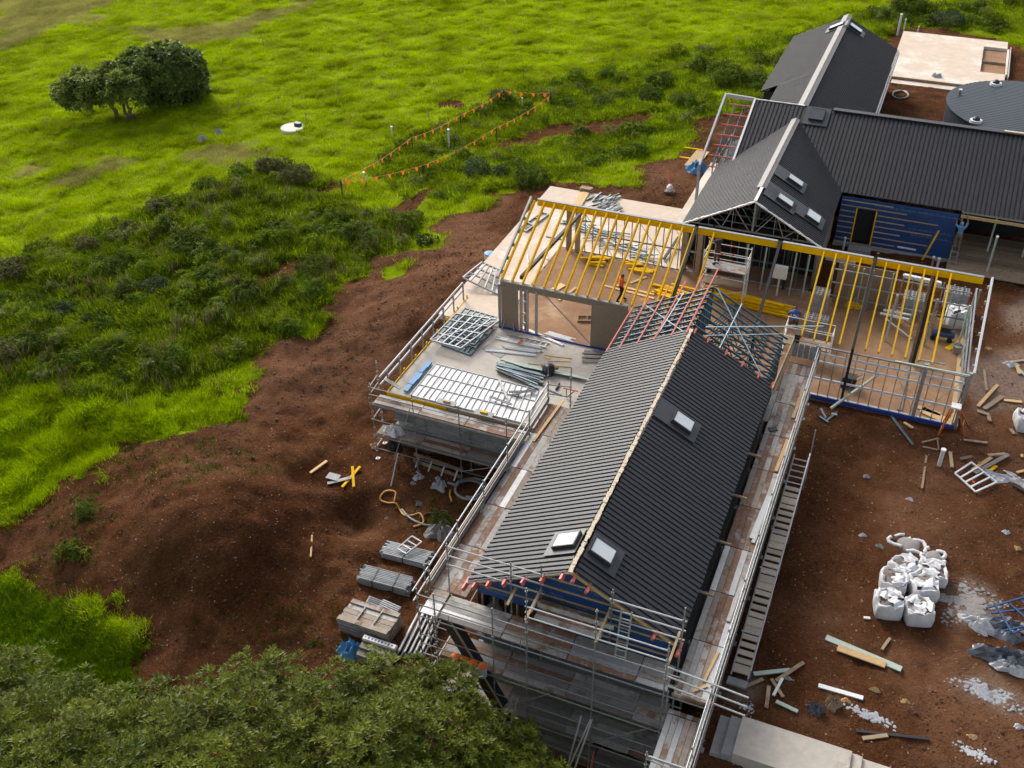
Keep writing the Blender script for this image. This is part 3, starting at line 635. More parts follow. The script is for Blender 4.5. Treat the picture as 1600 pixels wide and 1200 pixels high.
# rear wall and inner partitions
stud_wall(-17.6, -9.9, Y1, 2.7, .47, m_galv, (1.3,), rm=m_galv)
for a, c in ((-13.9, -12.0), (-11.8, -10.2), (-17.2, -15.4)): beam('bracing_strap', wing, (a, Y1-.06, 2.6), (c, Y1-.06, .1), .04, .015, m_galv)
for x in (-18.1, -17.55, -10.3, -9.3): beam('timber_column', wing, (x, Y1-.1, 0), (x, Y1-.1, 2.9), .28, .2, m_timberd, (0, 1, 0))
beam('nogging', wing, (-18.4, 48.3, 2.3), (-17.4, 48.3, 2.3), .08, .08, m_galv)
stud_wall(-8.6, -3.9, 51.55, 2.8, .42, m_truss, (1.4,), rm=m_truss)
MB().box((-6.4, 53.4, 1.2), (4.6, .08, 2.4)).build('inner_dark_panel', m_dark, wing)  # near-black sheet: the dim inside is put into its colour
for x in (-7.6, -6.6, -5.0, -4.3): beam('prop', wing, (x, 50.9, 0), (x+.06, 50.7, 2.75), .08, .08, m_palegreen, (0, 1, 0))
for k, x in enumerate(np.arange(-2.9, 4.0, .5)): beam('stud', wing, (x, 50.6, .03), (x, 50.6, 2.6), .05, .09, m_galv if k % 3 else m_palegreen, (0, 1, 0))
MB().box((-1.2, 51.0, 1.25), (3.0, .05, 2.5)).build('board_lining', m_osb, wing)
for z in (.7, 1.5, 2.3): beam('nogging', wing, (-2.9, 50.55, z), (4.0, 50.55, z), .05, .07, m_galv)
for p, q in (((1395, 425), (1383, 533)), ((1431, 432), (1421, 505)), ((1455, 440), (1444, 540)), ((1530, 448), (1509, 525))):
    a = at(*q, 0.); beam('prop', wing, a, V(a.x+.05, a.y+.1, 2.75), .1, .1, m_palegreen if q[0] < 1430 else m_galv, (0, 1, 0))
beam('timber_column', wing, (1.95, 46.6, 0), (1.95, 46.6, ZRD-.3), .16, .16, m_black, (0, 1, 0)); beam('timber_column', wing, (1.8, 46.6, 0), (1.8, 46.6, ZRD-.3), .12, .16, m_timberd, (0, 1, 0))
for a, c in (((4.15, 50.4, 0), (4.15, 50.4, 2.7)), ((4.15, 47.2, 0), (4.15, 47.2, 2.7)), ((3.9, 48.6, 0), (3.9, 48.6, 2.7))): beam('stud', wing, a, c, .09, .12, m_palegreen, (0, 1, 0))
for z in (.9, 1.8, 2.7): beam('nogging', wing, (4.12, Y0+.3, z), (4.12, 50.4, z), .07, .08, m_galv)
beam('floor_plate', wing, (4.1, Y0+.2, .03), (4.1, 51.2, .03), .22, .05, m_timber); beam('floor_plate', wing, (1.75, Y0+.2, .03), (1.75, 48.6, .03), .22, .05, m_timberd)

# ---- rear slab around the wing and the raised terrace
slab = MB(); slab.box((-20.45, 50.5, -.16), (3.5, 17.0, .3)); slab.box((-15.0, 55.2, -.164), (7.4, 7.5, .292))
so = tag(slab.build('patio_slab', m_cream, None, loc=(-18, 54, -.3)), 'cream L-shaped concrete slab behind the yellow rafter frame', 'slab')
walk = MB().box((-12.45, 62.0, -.16), (1.5, 9.0, .29)); tag(walk.build('walkway_slab', m_cream, None, loc=(-12.4, 62, -.3)), 'narrow cream concrete strip beside the unroofed verandah rafters', 'slab')
ter = thing('terrace', 'raised grey concrete terrace with block retaining walls and side handrail', 'terrace', (-16.5, 38.5, -3.6))
TX0, TX1, TY0, TY1 = -21.4, -11.2, 34.72, 42.05
MB().box(((TX0+TX1)/2, (TY0+TY1)/2, -.17), (TX1-TX0, TY1-TY0, .24)).build('deck_slab', m_conc, ter)
MB().box((-20.0, 43.1, -.172), (2.7, 2.3, .236)).build('deck_slab', m_conc, ter)
MB().box(((TX0+TX1)/2, (TY0+TY1)/2+.12, -2.1), (TX1-TX0-.5, TY1-TY0-.3, 3.6)).build('wall_core', m_mortar, ter)
bl = 0
for r in range(13):
    z = -.42-.2*r
    for k in range(24):
        x = TX0+.45+.4*k+(.2 if r % 2 else 0)
        if x < TX1-.5 and bl < 290: block('wall_block', ter, (x, TY0+.12, z), (.388, .19, .188), m_blockm); bl += 1
for k in range(16):
    for r in range(3): block('wall_block', ter, (TX0+.16, TY0+.5+.4*k+(.2 if r % 2 else 0), -.42-.2*r), (.19, .388, .188), m_blockm)
beam('edge_form', ter, (TX0-.03, TY0-.05, -.12), (TX0-.03, TY1+2, -.12), .04, .26, m_yellow); beam('edge_form', ter, (TX0, TY0-.04, -.13), (TX0+3.2, TY0-.04, -.13), .04, .26, m_yellow); beam('edge_form', ter, (TX0+3.3, TY0-.04, -.13), (TX1-1.5, TY0-.04, -.13), .04, .26, m_timberd)
for k in range(8):
    y = TY0+.35+k*1.25; beam('rail_post', ter, (TX0-.14, y, -1.1), (TX0-.14, y, 1.0), .07, .07, m_galv, (0, 1, 0)); beam('form_peg', ter, (TX0-.1, y+.35, -1.2), (TX0-.1, y+.35, .1), .05, .1, m_yellow, (0, 1, 0))
for z in (1.0, .55): pole('handrail', ter, (TX0-.2, TY0-.3, z), (TX0-.2, TY0+9.2, z), .055, m_galvlt)
# damp streaks where the wall stays wet
for x, w, h, z in ((-20.6, 1.1, .9, -1.2), (-13.2, 1.3, .7, -1.5)): MB().box((x, TY0+.02, z), (w, .02, h)).build('damp_patch', m_damp, ter)

# ---- gable extension behind the frame
ext = thing('gable_extension', 'small charcoal gable roof with open steel trusses and four skylights', 'house', (RX, 56, 0))
EY0, EZ = 51.3, 5.05
for s, y1 in ((-1, 63.2), (1, 63.2)): slope(ext, RX, EY0, y1, EZ, RUN, RISE, s, m_roof_mid, pitch=.2, per=4, hg=.055)
cap = MB(); cap.bar((RX-.13, 53.1, EZ+.0), (RX-.13, 63.5, EZ+.0), .34, .03, (-.42, 0, .9)); cap.bar((RX+.1, 53.1, EZ+.01), (RX+.1, 63.5, EZ+.01), .26, .03, (.42, 0, .9)); cap.build('ridge_cap', m_cap, ext)
MB().bar((RX, EY0, EZ+.01), (RX, 53.1, EZ+.01), .16, .05).build('ridge_foil', m_foil, ext)
for s in (-1, 1):
    p, q = V(RX, EY0-.02, EZ-.03), V(RX+s*RUN, EY0-.02, EZ-RISE-.03); f = MB()
    for k in range(22):
        a = lerp(p, q, k/22); c = lerp(p, q, (k+1)/22); f.bar(a, c, random.uniform(.05, .12), random.uniform(.05, .1))
    f.build('rake_insulation', m_foil, ext)
for px, py, w, l, g in ((1244, 281, .55, .9, m_glass), (1228, 312, .55, .9, m_glass), (1272, 337, .8, .8, m_glass)):
    p = on_roof(px, py, 1, EZ+.22)-ns[1]*.195; skylight(ext, p, (0, 1, 0), dn[1], ns[1], w, l, g, (1.35, 1.5), None, (p-Vector((RX, p.y, EZ))).length-.2)
_z, ZR = ZR, EZ
for y in (51.75, 52.6, 53.5, 54.5): truss(ext, y, m_truss if y > 52 else m_galv, zb=2.95)
ZR = _z
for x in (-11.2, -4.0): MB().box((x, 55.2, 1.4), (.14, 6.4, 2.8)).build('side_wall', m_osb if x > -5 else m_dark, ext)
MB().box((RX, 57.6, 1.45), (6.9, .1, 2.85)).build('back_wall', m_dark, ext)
beam('eave_board', ext, (-3.86, 51.3, 2.86), (-3.86, 58.2, 2.86), .05, .2, m_batten, (0, 0, 1))
beam('corner_post', ext, (-11.2, 51.5, 0), (-11.2, 51.5, 2.9), .3, .3, m_timberd, (0, 1, 0))
MB().box((RX, 54.6, -.02), (7, 6.2, .1)).build('floor', m_floor, ext)
MB().box((-5.6, 50.4, 1.6), (.75, .2, .75)).build('meter_box', m_white, ext); beam('meter_pipe', ext, (-5.6, 50.4, 1.2), (-5.6, 50.4, .1), .09, .09, m_pvc, (0, 1, 0))

def print_text(body, size, M, parent):
    c = bpy.data.curves.new('wrap_print', 'FONT'); c.body = body; c.size = size; t = bpy.data.objects.new('wrap_print', c); COL.objects.link(t)
    if body not in _share:
        bpy.context.view_layer.update(); _share[body] = bpy.data.meshes.new_from_object(t.evaluated_get(bpy.context.evaluated_depsgraph_get())); _share[body].materials.append(m_wrapink)
    bpy.data.objects.remove(t); return tag(_link(bpy.data.objects.new('wrap_print', _share[body]), M, parent), kind='stuff')
# ---- long cross wing
cross = thing('long_wing', 'long dark roofed wing with blue wrapped wall and timber battens', 'house', (-2, 62, 0))
CY0, CYR, CZE, CZR = 58.55, 64.8, 3.0, 5.48; CX0, CX1 = -10.5, 15.0
run, rise = CYR-CY0, CZR-CZE
x = CX0; k = 0
while x < CX1-.01:                                           # sheets with ribs down the slope, both sides of the ridge
    for sg in (-1, 1):
        if sg > 0 and x > 9: continue
        O = V(x, CYR+sg*.1, CZR-.04); D = V(0, sg*(run-.1), -(rise-.04)); rib_sheet('roof_sheet', cross, O if sg < 0 else O, (1, 0, 0), D, 4, .25, m_roof_mid, .045)
    x += 1.0
cap = MB(); cap.bar((-5.6, CYR, CZR+.02), (9.2, CYR, CZR+.02), .42, .05); cap.build('ridge_cap', m_roof, cross)
f = MB()
for k in range(20): f.bar((9.2+k*.3-4.9, CYR, CZR+.07), (9.5+k*.3-4.9, CYR, CZR+.07), random.uniform(.08, .2), .06)
f.build('ridge_insulation', m_foam, cross)
f = MB()
for k in range(14): f.bar((CX0+.05+k*.22, CYR, CZR), (CX0+.27+k*.22, CYR, CZR), random.uniform(.04, .1), .05)
f.build('ridge_foil', m_foil, cross)
beam('verge_foil', cross, (CX0, CY0-.05, CZE), (CX0, CYR, CZR+.02), .12, .1, m_foil)
nf = Vector((0, -rise, run)).normalized(); df = Vector((0, -run, -rise)).normalized()
skylight(cross, (-6.45, 64.05, CZR-.75*rise/run), (1, 0, 0), df, nf, .75, .85, m_glassd, (1.5, 1.7), None, .75)
# wrapped front wall
WY = 58.45
MB().box((-3.2, WY, 1.35), (.95, .1, 2.9)).build('wall_wrap', m_wrap, cross); MB().box((.62, WY, 1.35), (4.35, .1, 2.9)).build('wall_wrap', m_wrap, cross)
MB().box((-2.15, WY, 2.5), (1.2, .1, .62)).build('wall_wrap', m_wrap, cross)
MB().box((-2.15, WY+.3, 1.1), (1.2, .1, 2.25)).build('doorway_dark_panel', m_dark, cross)  # near-black sheet filling the doorway, its colour stands for the shade inside
for x in (-2.72, -1.6): beam('door_jamb', cross, (x, WY-.08, 0), (x, WY-.08, 2.2), .07, .06, m_yellow, (0, 1, 0))
for i, z in enumerate((.18, .55, .9, 1.25, 1.6, 1.95)):
    beam('batten', cross, (-3.65, WY-.07, z), (-2.78, WY-.07, z), .045, .06, m_batten); beam('batten', cross, (-1.55, WY-.07, z), (-1.55+(1.35, 3.1, 1.5, 3.2, 1.6, 3.4)[i], WY-.07, z), .045, .06, m_batten)
for z, l in ((2.3, 3.7), (2.62, 2.9)): beam('batten', cross, (-3.65, WY-.07, z), (-3.65+l, WY-.07, z), .045, .06, m_batten)
beam('white_batten', cross, (-.05, WY-.08, .2), (1.0, WY-.08, .2), .05, .09, m_white)
beam('leaning_batten', cross, at(1441, 406, -.1), V(1.95, WY-.3, 1.75), .09, .06, m_yellow)
for k in range(5):
    for j, z in enumerate((1.05, 1.42, 2.5)):
        if (j == 2) or k > 1:
            print_text('Ply Air n Barrier', .15, Matrix.Translation((-1.4+.95*k-(.2*j), WY-.056, z)) @ Matrix.Rotation(pi/2, 4, 'X'), cross)
for k in range(6):
    x, z = ((-8.9, 3.3), (-7.4, 3.9), (-5.6, 2.65), (-6.2, 1.6), (-8.0, 3.0), (-10.7, 2.5))[k]; print_text('Ply Air n Barrier', .15, Matrix.Translation((x, YF-.006, z)) @ Matrix.Rotation(pi/2, 4, 'X'), house)
beam('wall_base', cross, (-3.7, WY-.1, -.2), (2.8, WY-.1, -.2), .25, .3, m_conc_grey); block('doorstep', cross, (-2.1, WY-.5, -.15), (1.3, .8, .2), m_conc_grey)
# open verandah to the right
for x in (3.1, 4.9, 6.8, 8.6): beam('verandah_post', cross, (x, 60.2, -.1), (x, 60.2, 2.8), .1, .1, m_palegreen, (0, 1, 0))
beam('verandah_beam', cross, (2.9, WY, 2.72), (15, WY, 2.72), .08, .16, m_timber); beam('verandah_beam', cross, (2.9, WY+.2, 2.9), (15, WY+.2, 2.9), .08, .12, m_galv)
for k in range(16): beam('floor_board', cross, (2.8, WY-1.3+k*.32, -.06), (15, WY-1.3+k*.32, -.06), .3, .06, m_timberd)
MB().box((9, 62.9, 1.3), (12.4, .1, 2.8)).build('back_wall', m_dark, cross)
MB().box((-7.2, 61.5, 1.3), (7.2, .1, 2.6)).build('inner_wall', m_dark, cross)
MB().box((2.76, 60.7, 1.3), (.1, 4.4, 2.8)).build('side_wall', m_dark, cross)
# left end: unclad verandah rafters
for x in (-12.4,):
    beam('end_rafter', cross, (x, CY0+.4, CZE+.05), (x, CYR, CZR+.05), .12, .24, m_galvlt); beam('end_post', cross, (x, CY0+.45, -.2), (x, CY0+.45, CZE), .16, .16, m_galv, (0, 1, 0))
beam('ridge_steel', cross, (-12.4, CYR, CZR), (CX0, CYR, CZR-.05), .12, .24, m_galvlt)
for k in range(7):
    t = (k+.3)/7; p = V(-12.0, CY0+.4+(run-.4)*t, CZE+(rise)*t-.08); beam('red_purlin', cross, p+V(random.uniform(-.2, .3), 0, 0), p+V(1.55, 0, 0), .06, .07, m_red)
for x in (-11.7, -11.1):
    beam('truss_chord', cross, (x, CY0+.8, CZE-.1), (x, CYR, CZE-.1), .05, .09, m_truss); beam('truss_chord', cross, (x, CY0+.6, CZE), (x, CYR, CZR-.3), .05, .09, m_truss)
    for k in range(6): beam('truss_web', cross, (x, CY0+1.2+k*.9, CZE-.1), (x, CY0+1.7+k*.9, CZE+.2+k*.34), .04, .05, m_truss)
    for k in range(5): beam('verandah_post', cross, (x, CY0+1.0+k*1.2, 0), (x, CY0+1.0+k*1.2, CZE), .06, .06, m_truss, (0, 1, 0))
MB().box((-10.6, 61.6, 1.2), (.1, 6, 2.6)).build('end_wall', m_dark, cross)

# ---- far wing
far = thing('far_wing', 'farthest charcoal gable roof with long pale ridge capping', 'house', (RX, 76, 0))
FZ = 5.05
slope(far, RX, 64.9, 85.9, FZ, 4.15, 2.12, 1, m_roof_far, pitch=.21, per=5, hg=.075); slope(far, RX, 72.9, 85.9, FZ, 3.95, 2.05, -1, m_roof_far, pitch=.21, per=5, hg=.075); slope(far, RX, 64.9, 72.9, FZ, 2.75, 1.43, -1, m_roof_far, pitch=.21, per=5, hg=.075)
cap = MB(); cap.bar((RX-.16, 64.9, FZ+.02), (RX-.16, 86.1, FZ+.02), .42, .04, (-.42, 0, .9)); cap.bar((RX+.14, 64.9, FZ+.03), (RX+.14, 86.1, FZ+.03), .34, .04, (.42, 0, .9)); cap.build('ridge_cap', m_cap, far)
for px, py, s in ((1307, 39, -1), (1338, 43, 1)):
    p = on_roof(px, py, s, FZ+.22)-ns[s]*.195; skylight(far, p, (0, 1, 0), dn[s], ns[s], .62, 1.0, m_glass, (1.3, 1.7))
for x in (-11.2, -3.85): MB().box((x, 79.2 if x < -5 else 75.5, 1.3), (.14, 12.6 if x < -5 else 20.5, 2.7)).build('side_wall', m_dark, far)
MB().box((-10.3, 69.0, 1.5), (.12, 8, 3.0)).build('side_wall', m_dark, far); MB().box((-10.75, 72.95, 1.5), (1.0, .12, 3.1)).build('return_wall', m_black, far)
MB().quad([(-11.1, 85.7, 0), (-3.9, 85.7, 0), (-3.9, 85.7, 2.9), (RX, 85.7, 4.9), (-11.1, 85.7, 2.9)]).build('gable_wall', m_dark, far)
for z in (2.86, 2.72): beam('gutter', far, (-3.4+(.12 if z < 2.8 else 0), 65, z), (-3.4+(.12 if z < 2.8 else 0), 85.9, z), .1, .08, m_cap if z > 2.8 else m_galvlt)
beam('downpipe', far, (-3.35, 73.4, 2.7), (-3.0, 73.3, .2), .1, .1, m_conduit, (0, 1, 0))

# ---- far slab, tank
fs = thing('far_slab', 'bleached square concrete slab beyond the round tank', 'slab', (.6, 94, -.2))
hx0, hx1, hy0, hy1 = 3.05, 4.95, 91.9, 98.6
for c, d in (((-.4, 94.4, -.12), (6.9, 12.3, .26)), ((4.0, 99.6, -.121), (1.9, 1.9, .258)), ((4.0, 90.05, -.121), (1.9, 3.65, .258)), ((5.04, 95.25, -.122), (.14, 6.6, .256))): MB().box(c, d).build('slab_panel', m_cream, fs)
MB().box((4.0, 95.2, -.3), (1.86, 6.6, .12)).build('recess', m_floor, fs); beam('form_board', fs, (3.1, 94.9, -.14), (4.9, 94.9, -.14), .1, .2, m_timberd); beam('form_board', fs, (5.2, 91, .0), (5.2, 98.8, .0), .06, .3, m_galvlt)
beam('edge_board', fs, (-3.8, 88.15, -.05), (4.4, 88.15, -.05), .08, .2, m_timberd); block('lower_step', fs, (.1, 87.6, -.25), (7.2, .9, .2), m_cream)
tank = thing('water_tank', 'round slate coloured water tank half hidden by the long roof', 'tank', (6.5, 78.2, -.3))
MB().lathe([(5.55, -.3), (5.55, 2.2)], (6.5, 78.2, 0), 64).build('tank_wall', m_tank, tank)
seg = MB(); k = 0; w = .62
y = -5.6
while y < 5.6:                                               # ribbed lid: parallel sheets cut to the circle
    y2 = min(y+w, 5.6); a, c = math.sqrt(max(0, 5.68**2-y*y)), math.sqrt(max(0, 5.68**2-y2*y2)); b = MB(); z0 = 2.26
    nn = 10
    for i in range(nn):
        ya = y+(y2-y)*i/nn; yb = y+(y2-y)*(i+1)/nn; za = z0+.025*(1 if i % 5 < 3 else 0)+.10*(1-(ya/5.6)**2); zb = z0+.025*(1 if (i+1) % 5 < 3 else 0)+.10*(1-(yb/5.6)**2)
        aa, cc = math.sqrt(max(0, 5.68**2-ya*ya)), math.sqrt(max(0, 5.68**2-yb*yb))
        b.quad([(6.5-aa, 78.2+ya, za), (6.5+aa, 78.2+ya, za), (6.5+cc, 78.2+yb, zb), (6.5-cc, 78.2+yb, zb)])
    b.build('lid_sheet', m_tank, tank); y = y2
for p in (at(1556, 131, 2.4), V(3.0, 74.3, 2.4)):
    MB().tube([p+V(0, 0, -.1), p+V(0, 0, .08)], [.42, .4], 18).build('hatch_ring', m_white, tank); MB().lathe([(.24, 0), (.24, .15), (.12, .24), (.03, .27)], (p.x, p.y, p.z+.05), 14).build('hatch_cap', m_black, tank)
# ================================================================== scaffolding
m_plank_r = mat('rusty steel plank', (.17, .085, .05), (.27, .165, .11), 5, .8, .1, rnd=.25, c3=(.40, .37, .34), patch=.53, bump=.2)
m_plank_g = mat('pale steel plank', (.40, .385, .36), (.30, .28, .255), 5, .75, .1, rnd=.22, c3=(.20, .115, .07), patch=.54, bump=.2)
m_plank_t = mat('tan dusty plank', (.36, .30, .24), (.26, .21, .165), 5, .85, rnd=.2, c3=(.17, .10, .06), patch=.53, bump=.2)
m_plank_b = mat('bright aluminium plank', (.50, .50, .50), (.38, .38, .38), 7, .4, .4, rnd=.1)
m_plank_d = mat('dark stained plank', (.20, .18, .165), (.27, .245, .225), 4, .85, rnd=.25, c3=(.22, .14, .10), patch=.57, bump=.2)
def pick(w): return random.choices((m_plank_r, m_plank_g, m_plank_t, m_plank_b, m_plank_d), w)[0]
def deck(sc, x0, x1, y0, y1, z, along, n, w=(3, 3, 3, 1, 0), bay=2.4, name='plank', gap=.012):
    """planks laid side by side, end to end bay by bay; each plank an own piece"""
    a0, a1 = (x0, x1) if along == 'x' else (y0, y1); b0, b1 = (y0, y1) if along == 'x' else (x0, x1); pw = (b1-b0)/n; a = a0
    while a < a1-.05:
        e = min(a+bay, a1)
        for k in range(n):
            c = b0+pw*(k+.5); zz = z+random.uniform(-.006, .006)
            p, q = ((a+.02, c, zz), (e-.02, c, zz)) if along == 'x' else ((c, a+.02, zz), (c, e-.02, zz))
            beam(name, sc, p, q, pw-gap, .05, pick(w))
        a = e
def standards(sc, pts, z0, z1, r=.026):
    for x, y in pts:
        zb = z0 if z0 is not None else zg(x, y)
        t = z1 if not callable(z1) else z1(x, y)
        pole('standard', sc, (x, y, zb), (x, y, t), r, m_scaf)
        b = MB(); z = zb+.5
        while z < t-.1: b.box((x, y, z), (.085, .085, .04)); z += .5
        tag(b.build('couplers', m_scaf, sc), kind='stuff')
        b = MB().box((x, y, zb+.02), (.2, .2, .04)); b.build('base_plate', m_galv, sc)
def ledger(sc, p, q, r=.024, m=None, name='ledger'): return pole(name, sc, p, q, r, m or m_scaf)

# ---- left run beside the main roof
lf = thing('side_scaffold', 'scaffold walkway of rusty planks along the left eave above the pit', 'scaffold', (-12.2, 28, -4))
ys = [21.3, 22.45, 24.85, 27.25, 29.65, 32.05, 34.3]
deck(lf, -12.82, -11.5, 22.5, 34.3, 2.0, 'y', 5, (4, 3, 3, 1, 0))
standards(lf, [(-12.9, y) for y in ys[1:]], None, 3.25); standards(lf, [(-11.48, y) for y in (24.85, 29.65)], None, 2.2)
standards(lf, [(-12.95, 34.4), (-11.95, 34.6)], -.05, 4.0)
for z in (3.05, 2.55): pole('guardrail', lf, (-12.93, 21.25, z), (-12.93, 34.5, z), .03, m_galvlt)
pole('guardrail', lf, (-13.0, 22.3, 2.25), (-13.0, 31.5, 2.25), .03, m_batten)
for k in range(5): block('mesh_toe_board', lf, (-12.9, 23.7+2.4*k, 2.16), (.02, 2.34, .28), m_galv)
for y in ys[1:]:
    ledger(lf, (-12.95, y, 1.93), (-11.4, y, 1.93)); ledger(lf, (-12.95, y, -.05), (-11.4, y, -.05))
for z in (0., -2.): ledger(lf, (-12.9, 22, z), (-12.9, 34.2, z))
pole('brace', lf, (-12.95, 24.85, -.1), (-12.95, 27.25, 1.9), .024, m_scaf); pole('brace', lf, (-12.95, 32.05, -2), (-12.95, 29.65, 1.9), .024, m_scaf)
pole('guardrail', lf, (-12.95, 34.4, 2.45), (-11.95, 34.6, 2.4), .024, m_scaf); pole('guardrail', lf, (-12.95, 34.4, 2.95), (-11.95, 34.6, 2.95), .024, m_scaf)
beam('toe_board', lf, (-12.5, 31.5, 2.06), (-12.3, 34.6, 2.1), .12, .04, m_timber)

# ---- front scaffold before the gable
fr = thing('front_scaffold', 'tall scaffold with three lifts against the blue wrapped gable end', 'scaffold', (-8, 21.8, -4.8))
xs = [-12.1, -9.9, -8.65, -6.25, -3.85]; YO, YI = 21.22, 22.42
tops = {-12.1: 3.3, -9.9: 3.5, -8.65: 5.0, -6.25: 5.0, -3.85: 4.5}
standards(fr, [(x, YO) for x in xs], None, lambda x, y: tops[x]); standards(fr, [(-12.1, YI), (-9.7, YI), (-8.6, YI), (-6.1, YI), (-3.7, YI)], None, lambda x, y: {-12.1: 4.6, -9.7: 4.6, -8.6: 4.9, -6.1: 4.75, -3.7: 4.9}[x])
standards(fr, [(-12.75, YO)], None, 3.3); standards(fr, [(-13.0, 22.3)], None, 3.3)
deck(fr, -12.05, -3.75, 21.3, 22.4, 2.0, 'x', 5, (2, 4, 2, 3, 1))
deck(fr, -12.75, -12.1, 21.3, 22.5, 2.0, 'x', 4, (3, 3, 2, 1, 0), .65)
deck(fr, -12.05, -3.75, 21.3, 22.4, 0.0, 'x', 4, (2, 2, 2, 0, 3)); deck(fr, -12.05, -3.75, 21.3, 22.4, -2.0, 'x', 4, (1, 2, 2, 0, 4)); deck(fr, -8.6, -3.75, 21.3, 22.2, -3.6, 'x', 4, (1, 1, 1, 0, 4))
deck(fr, -8.6, -6.2, 21.7, 22.35, 3.05, 'x', 3, (3, 4, 1, 1, 0))               # raised gable platform
beam('toe_board', fr, (-8.6, 22.4, 3.14), (-6.2, 22.4, 3.14), .03, .22, m_plank_r); beam('toe_board', fr, (-8.6, 22.1, 3.3), (-5.9, 22.1, 3.3), .02, .2, m_plank_g)
for z in (3.0, 2.5, .95, .45, -1.05, -1.55, -3): ledger(fr, (-12.75, YO, z), (-3.4, YO, z))
for z in (1.9, -.1, -2.1): ledger(fr, (-12.75, YO, z), (-3.4, YO, z)); ledger(fr, (-12.2, YI, z), (-3.4, YI, z))
for z in (4.45, 4.0, 3.55): ledger(fr, (-12.15, YI, z), (-8.5, YI, z), .028, m_galvlt, 'guardrail')
for z in (4.25, 3.8, 3.35): ledger(fr, (-6.2, YI+.02, z), (-3.6, YI+.02, z), .03, m_galvlt, 'guardrail')
for z in (4.1, 3.6): ledger(fr, (-8.7, YO, z), (-3.8, YO, z), .028, m_galvlt, 'guardrail')
for x in xs:
    for z in (1.93, -.07, -2.07): ledger(fr, (x, YO, z), (x, YI, z), .024, None, 'transom')
for x in (-8.65, -6.2, -3.8): beam('transom', fr, (x, YO-.1, 3.55), (x, YI+.1, 3.6), .08, .05, m_batten)
for x in (-9.55, -8.7): beam('timber_bearer', fr, (x, 21.7, 3.3), (x, 22.6, 3.35), .1, .06, m_batten)
for k in range(6):
    x = -11.6+1.35*k; beam('deck_strap', fr, (x, 21.28, 1.86), (x, 21.28, 2.3), .02, .02, m_scaf, (0, 1, 0))
for x0, x1, y1 in ((-9.2, -9.9, 19.6), (-9.0, -9.5, 19.4), (-6.25, -7.3, 19.2), (-6.2, -6.9, 19.0), (-6.6, -7.0, 19.6)):
    b = pole('raking_shore', fr, (x0, YO, -.9 if x0 < -8 else -.6), (x1, y1, zg(x1, y1)), .035, m_galvlt)
pole('shore_tie', fr, (-9.5, 19.5, -3.9), (-6.9, 19.2, -4.0), .03, m_galvlt); pole('shore_post', fr, (-7.35, 19.2, zg(-7.35, 19.2)), (-7.35, 19.2, -3.0), .03, m_galv)
pole('rusty_prop', fr, (-6.15, 20.8, -4.6), (-6.0, 21.0, -2.1), .035, m_red)
for x in (-12.1, -9.9, -6.25): pole('brace', fr, (x, YO-.02, -2.), (x+2.1, YO-.02, 0.), .024, m_scaf)
# ladder standing on the lower deck up to the gable platform
lad = thing('access_ladder', 'short grey metal ladder clipped inside the front scaffold by the gable', 'ladder', (-5.4, 22.1, 2.0))
for x in (-5.75, -5.4): beam('stile', lad, (x, 21.95, 2.05), (x+.02, 22.3, 4.1), .06, .03, m_galv, (0, 1, 0))
for k in range(8): p = lerp((-5.75, 21.95, 2.2), (-5.73, 22.28, 4.0), k/7); pole('rung', lad, p, p+V(.36, 0, 0), .018, m_galvlt)
tag(MB().tube([at(895, 975, 3.09), at(911, 972, 3.09)], [.05, .05], 10).build('red_tube', m_red, loc=at(903, 974, 3.09)), 'short red tube lying on the raised gable platform', 'tube')

# ---- right run
rt = thing('yard_scaffold', 'long scaffold walkway of mixed planks along the right eave by the yard', 'scaffold', (-2.3, 30, -.2))
deck(rt, -3.55, -2.45, 21.35, 41.4, 2.0, 'y', 5, (5, 4, 4, 1, 0)); deck(rt, -3.8, -3.56, 36.6, 41.3, 2.0, 'y', 1, (4, 1, 1, 0, 0))
deck(rt, -3.6, -2.4, 18.6, 21.2, 1.35, 'y', 6, (3, 4, 4, 1, 0)); deck(rt, -3.75, -2.5, 16.5, 18.6, .3, 'y', 6, (1, 1, 2, 0, 3))
beam('toe_board', rt, (-3.6, 21.28, 1.95), (-2.45, 21.28, 1.95), .03, .3, m_plank_r); beam('guardrail', rt, (-3.6, 18.6, 2.3), (-2.4, 18.6, 2.3), .05, .05, m_galv)
yy = [16.6, 18.8, 21.2, 23.6, 26.0, 28.4, 30.8, 33.2, 35.6, 38.0, 40.4, 41.6]
standards(rt, [(-2.38, y) for y in yy], None, 3.15); standards(rt, [(-3.62, y) for y in yy[3:10]], None, 2.05); standards(rt, [(-3.7, y) for y in yy[:3]], None, 2.2)
for z, x, m in ((3.05, -2.36, m_galv), (2.75, -2.30, m_scaf), (2.5, -2.38, m_galvlt), (2.2, -2.26, m_scaf)): pole('guardrail', rt, (x, 16.4, z), (x, 41.9, z), .027, m)
for k in range(10): block('mesh_toe_board', rt, (-2.42, 17.8+2.4*k, 2.17), (.02, 2.36, .26), m_scaf)
for y in yy: ledger(rt, (-3.7, y, 1.93), (-2.3, y, 1.93), .024, None, 'transom'); ledger(rt, (-3.7, y, .3), (-2.3, y, .3), .024, None, 'transom')
for z in (1.9, .3): ledger(rt, (-2.37, 16.5, z), (-2.37, 41.6, z)); 
for z in (3.3, 2.85, 2.4): ledger(rt, (-3.9, 21.25, z), (-1.2, 21.05, z), .03, m_galvlt, 'guardrail')
for z in (1.9, 1.4): ledger(rt, (-3.7, 18.75, z), (-1.3, 18.6, z), .026, m_galv, 'guardrail')
for z in (3.0, 2.5): pole('guardrail', rt, (-3.6, 41.9, z), (-2.3, 41.9, z), .028, m_galv)
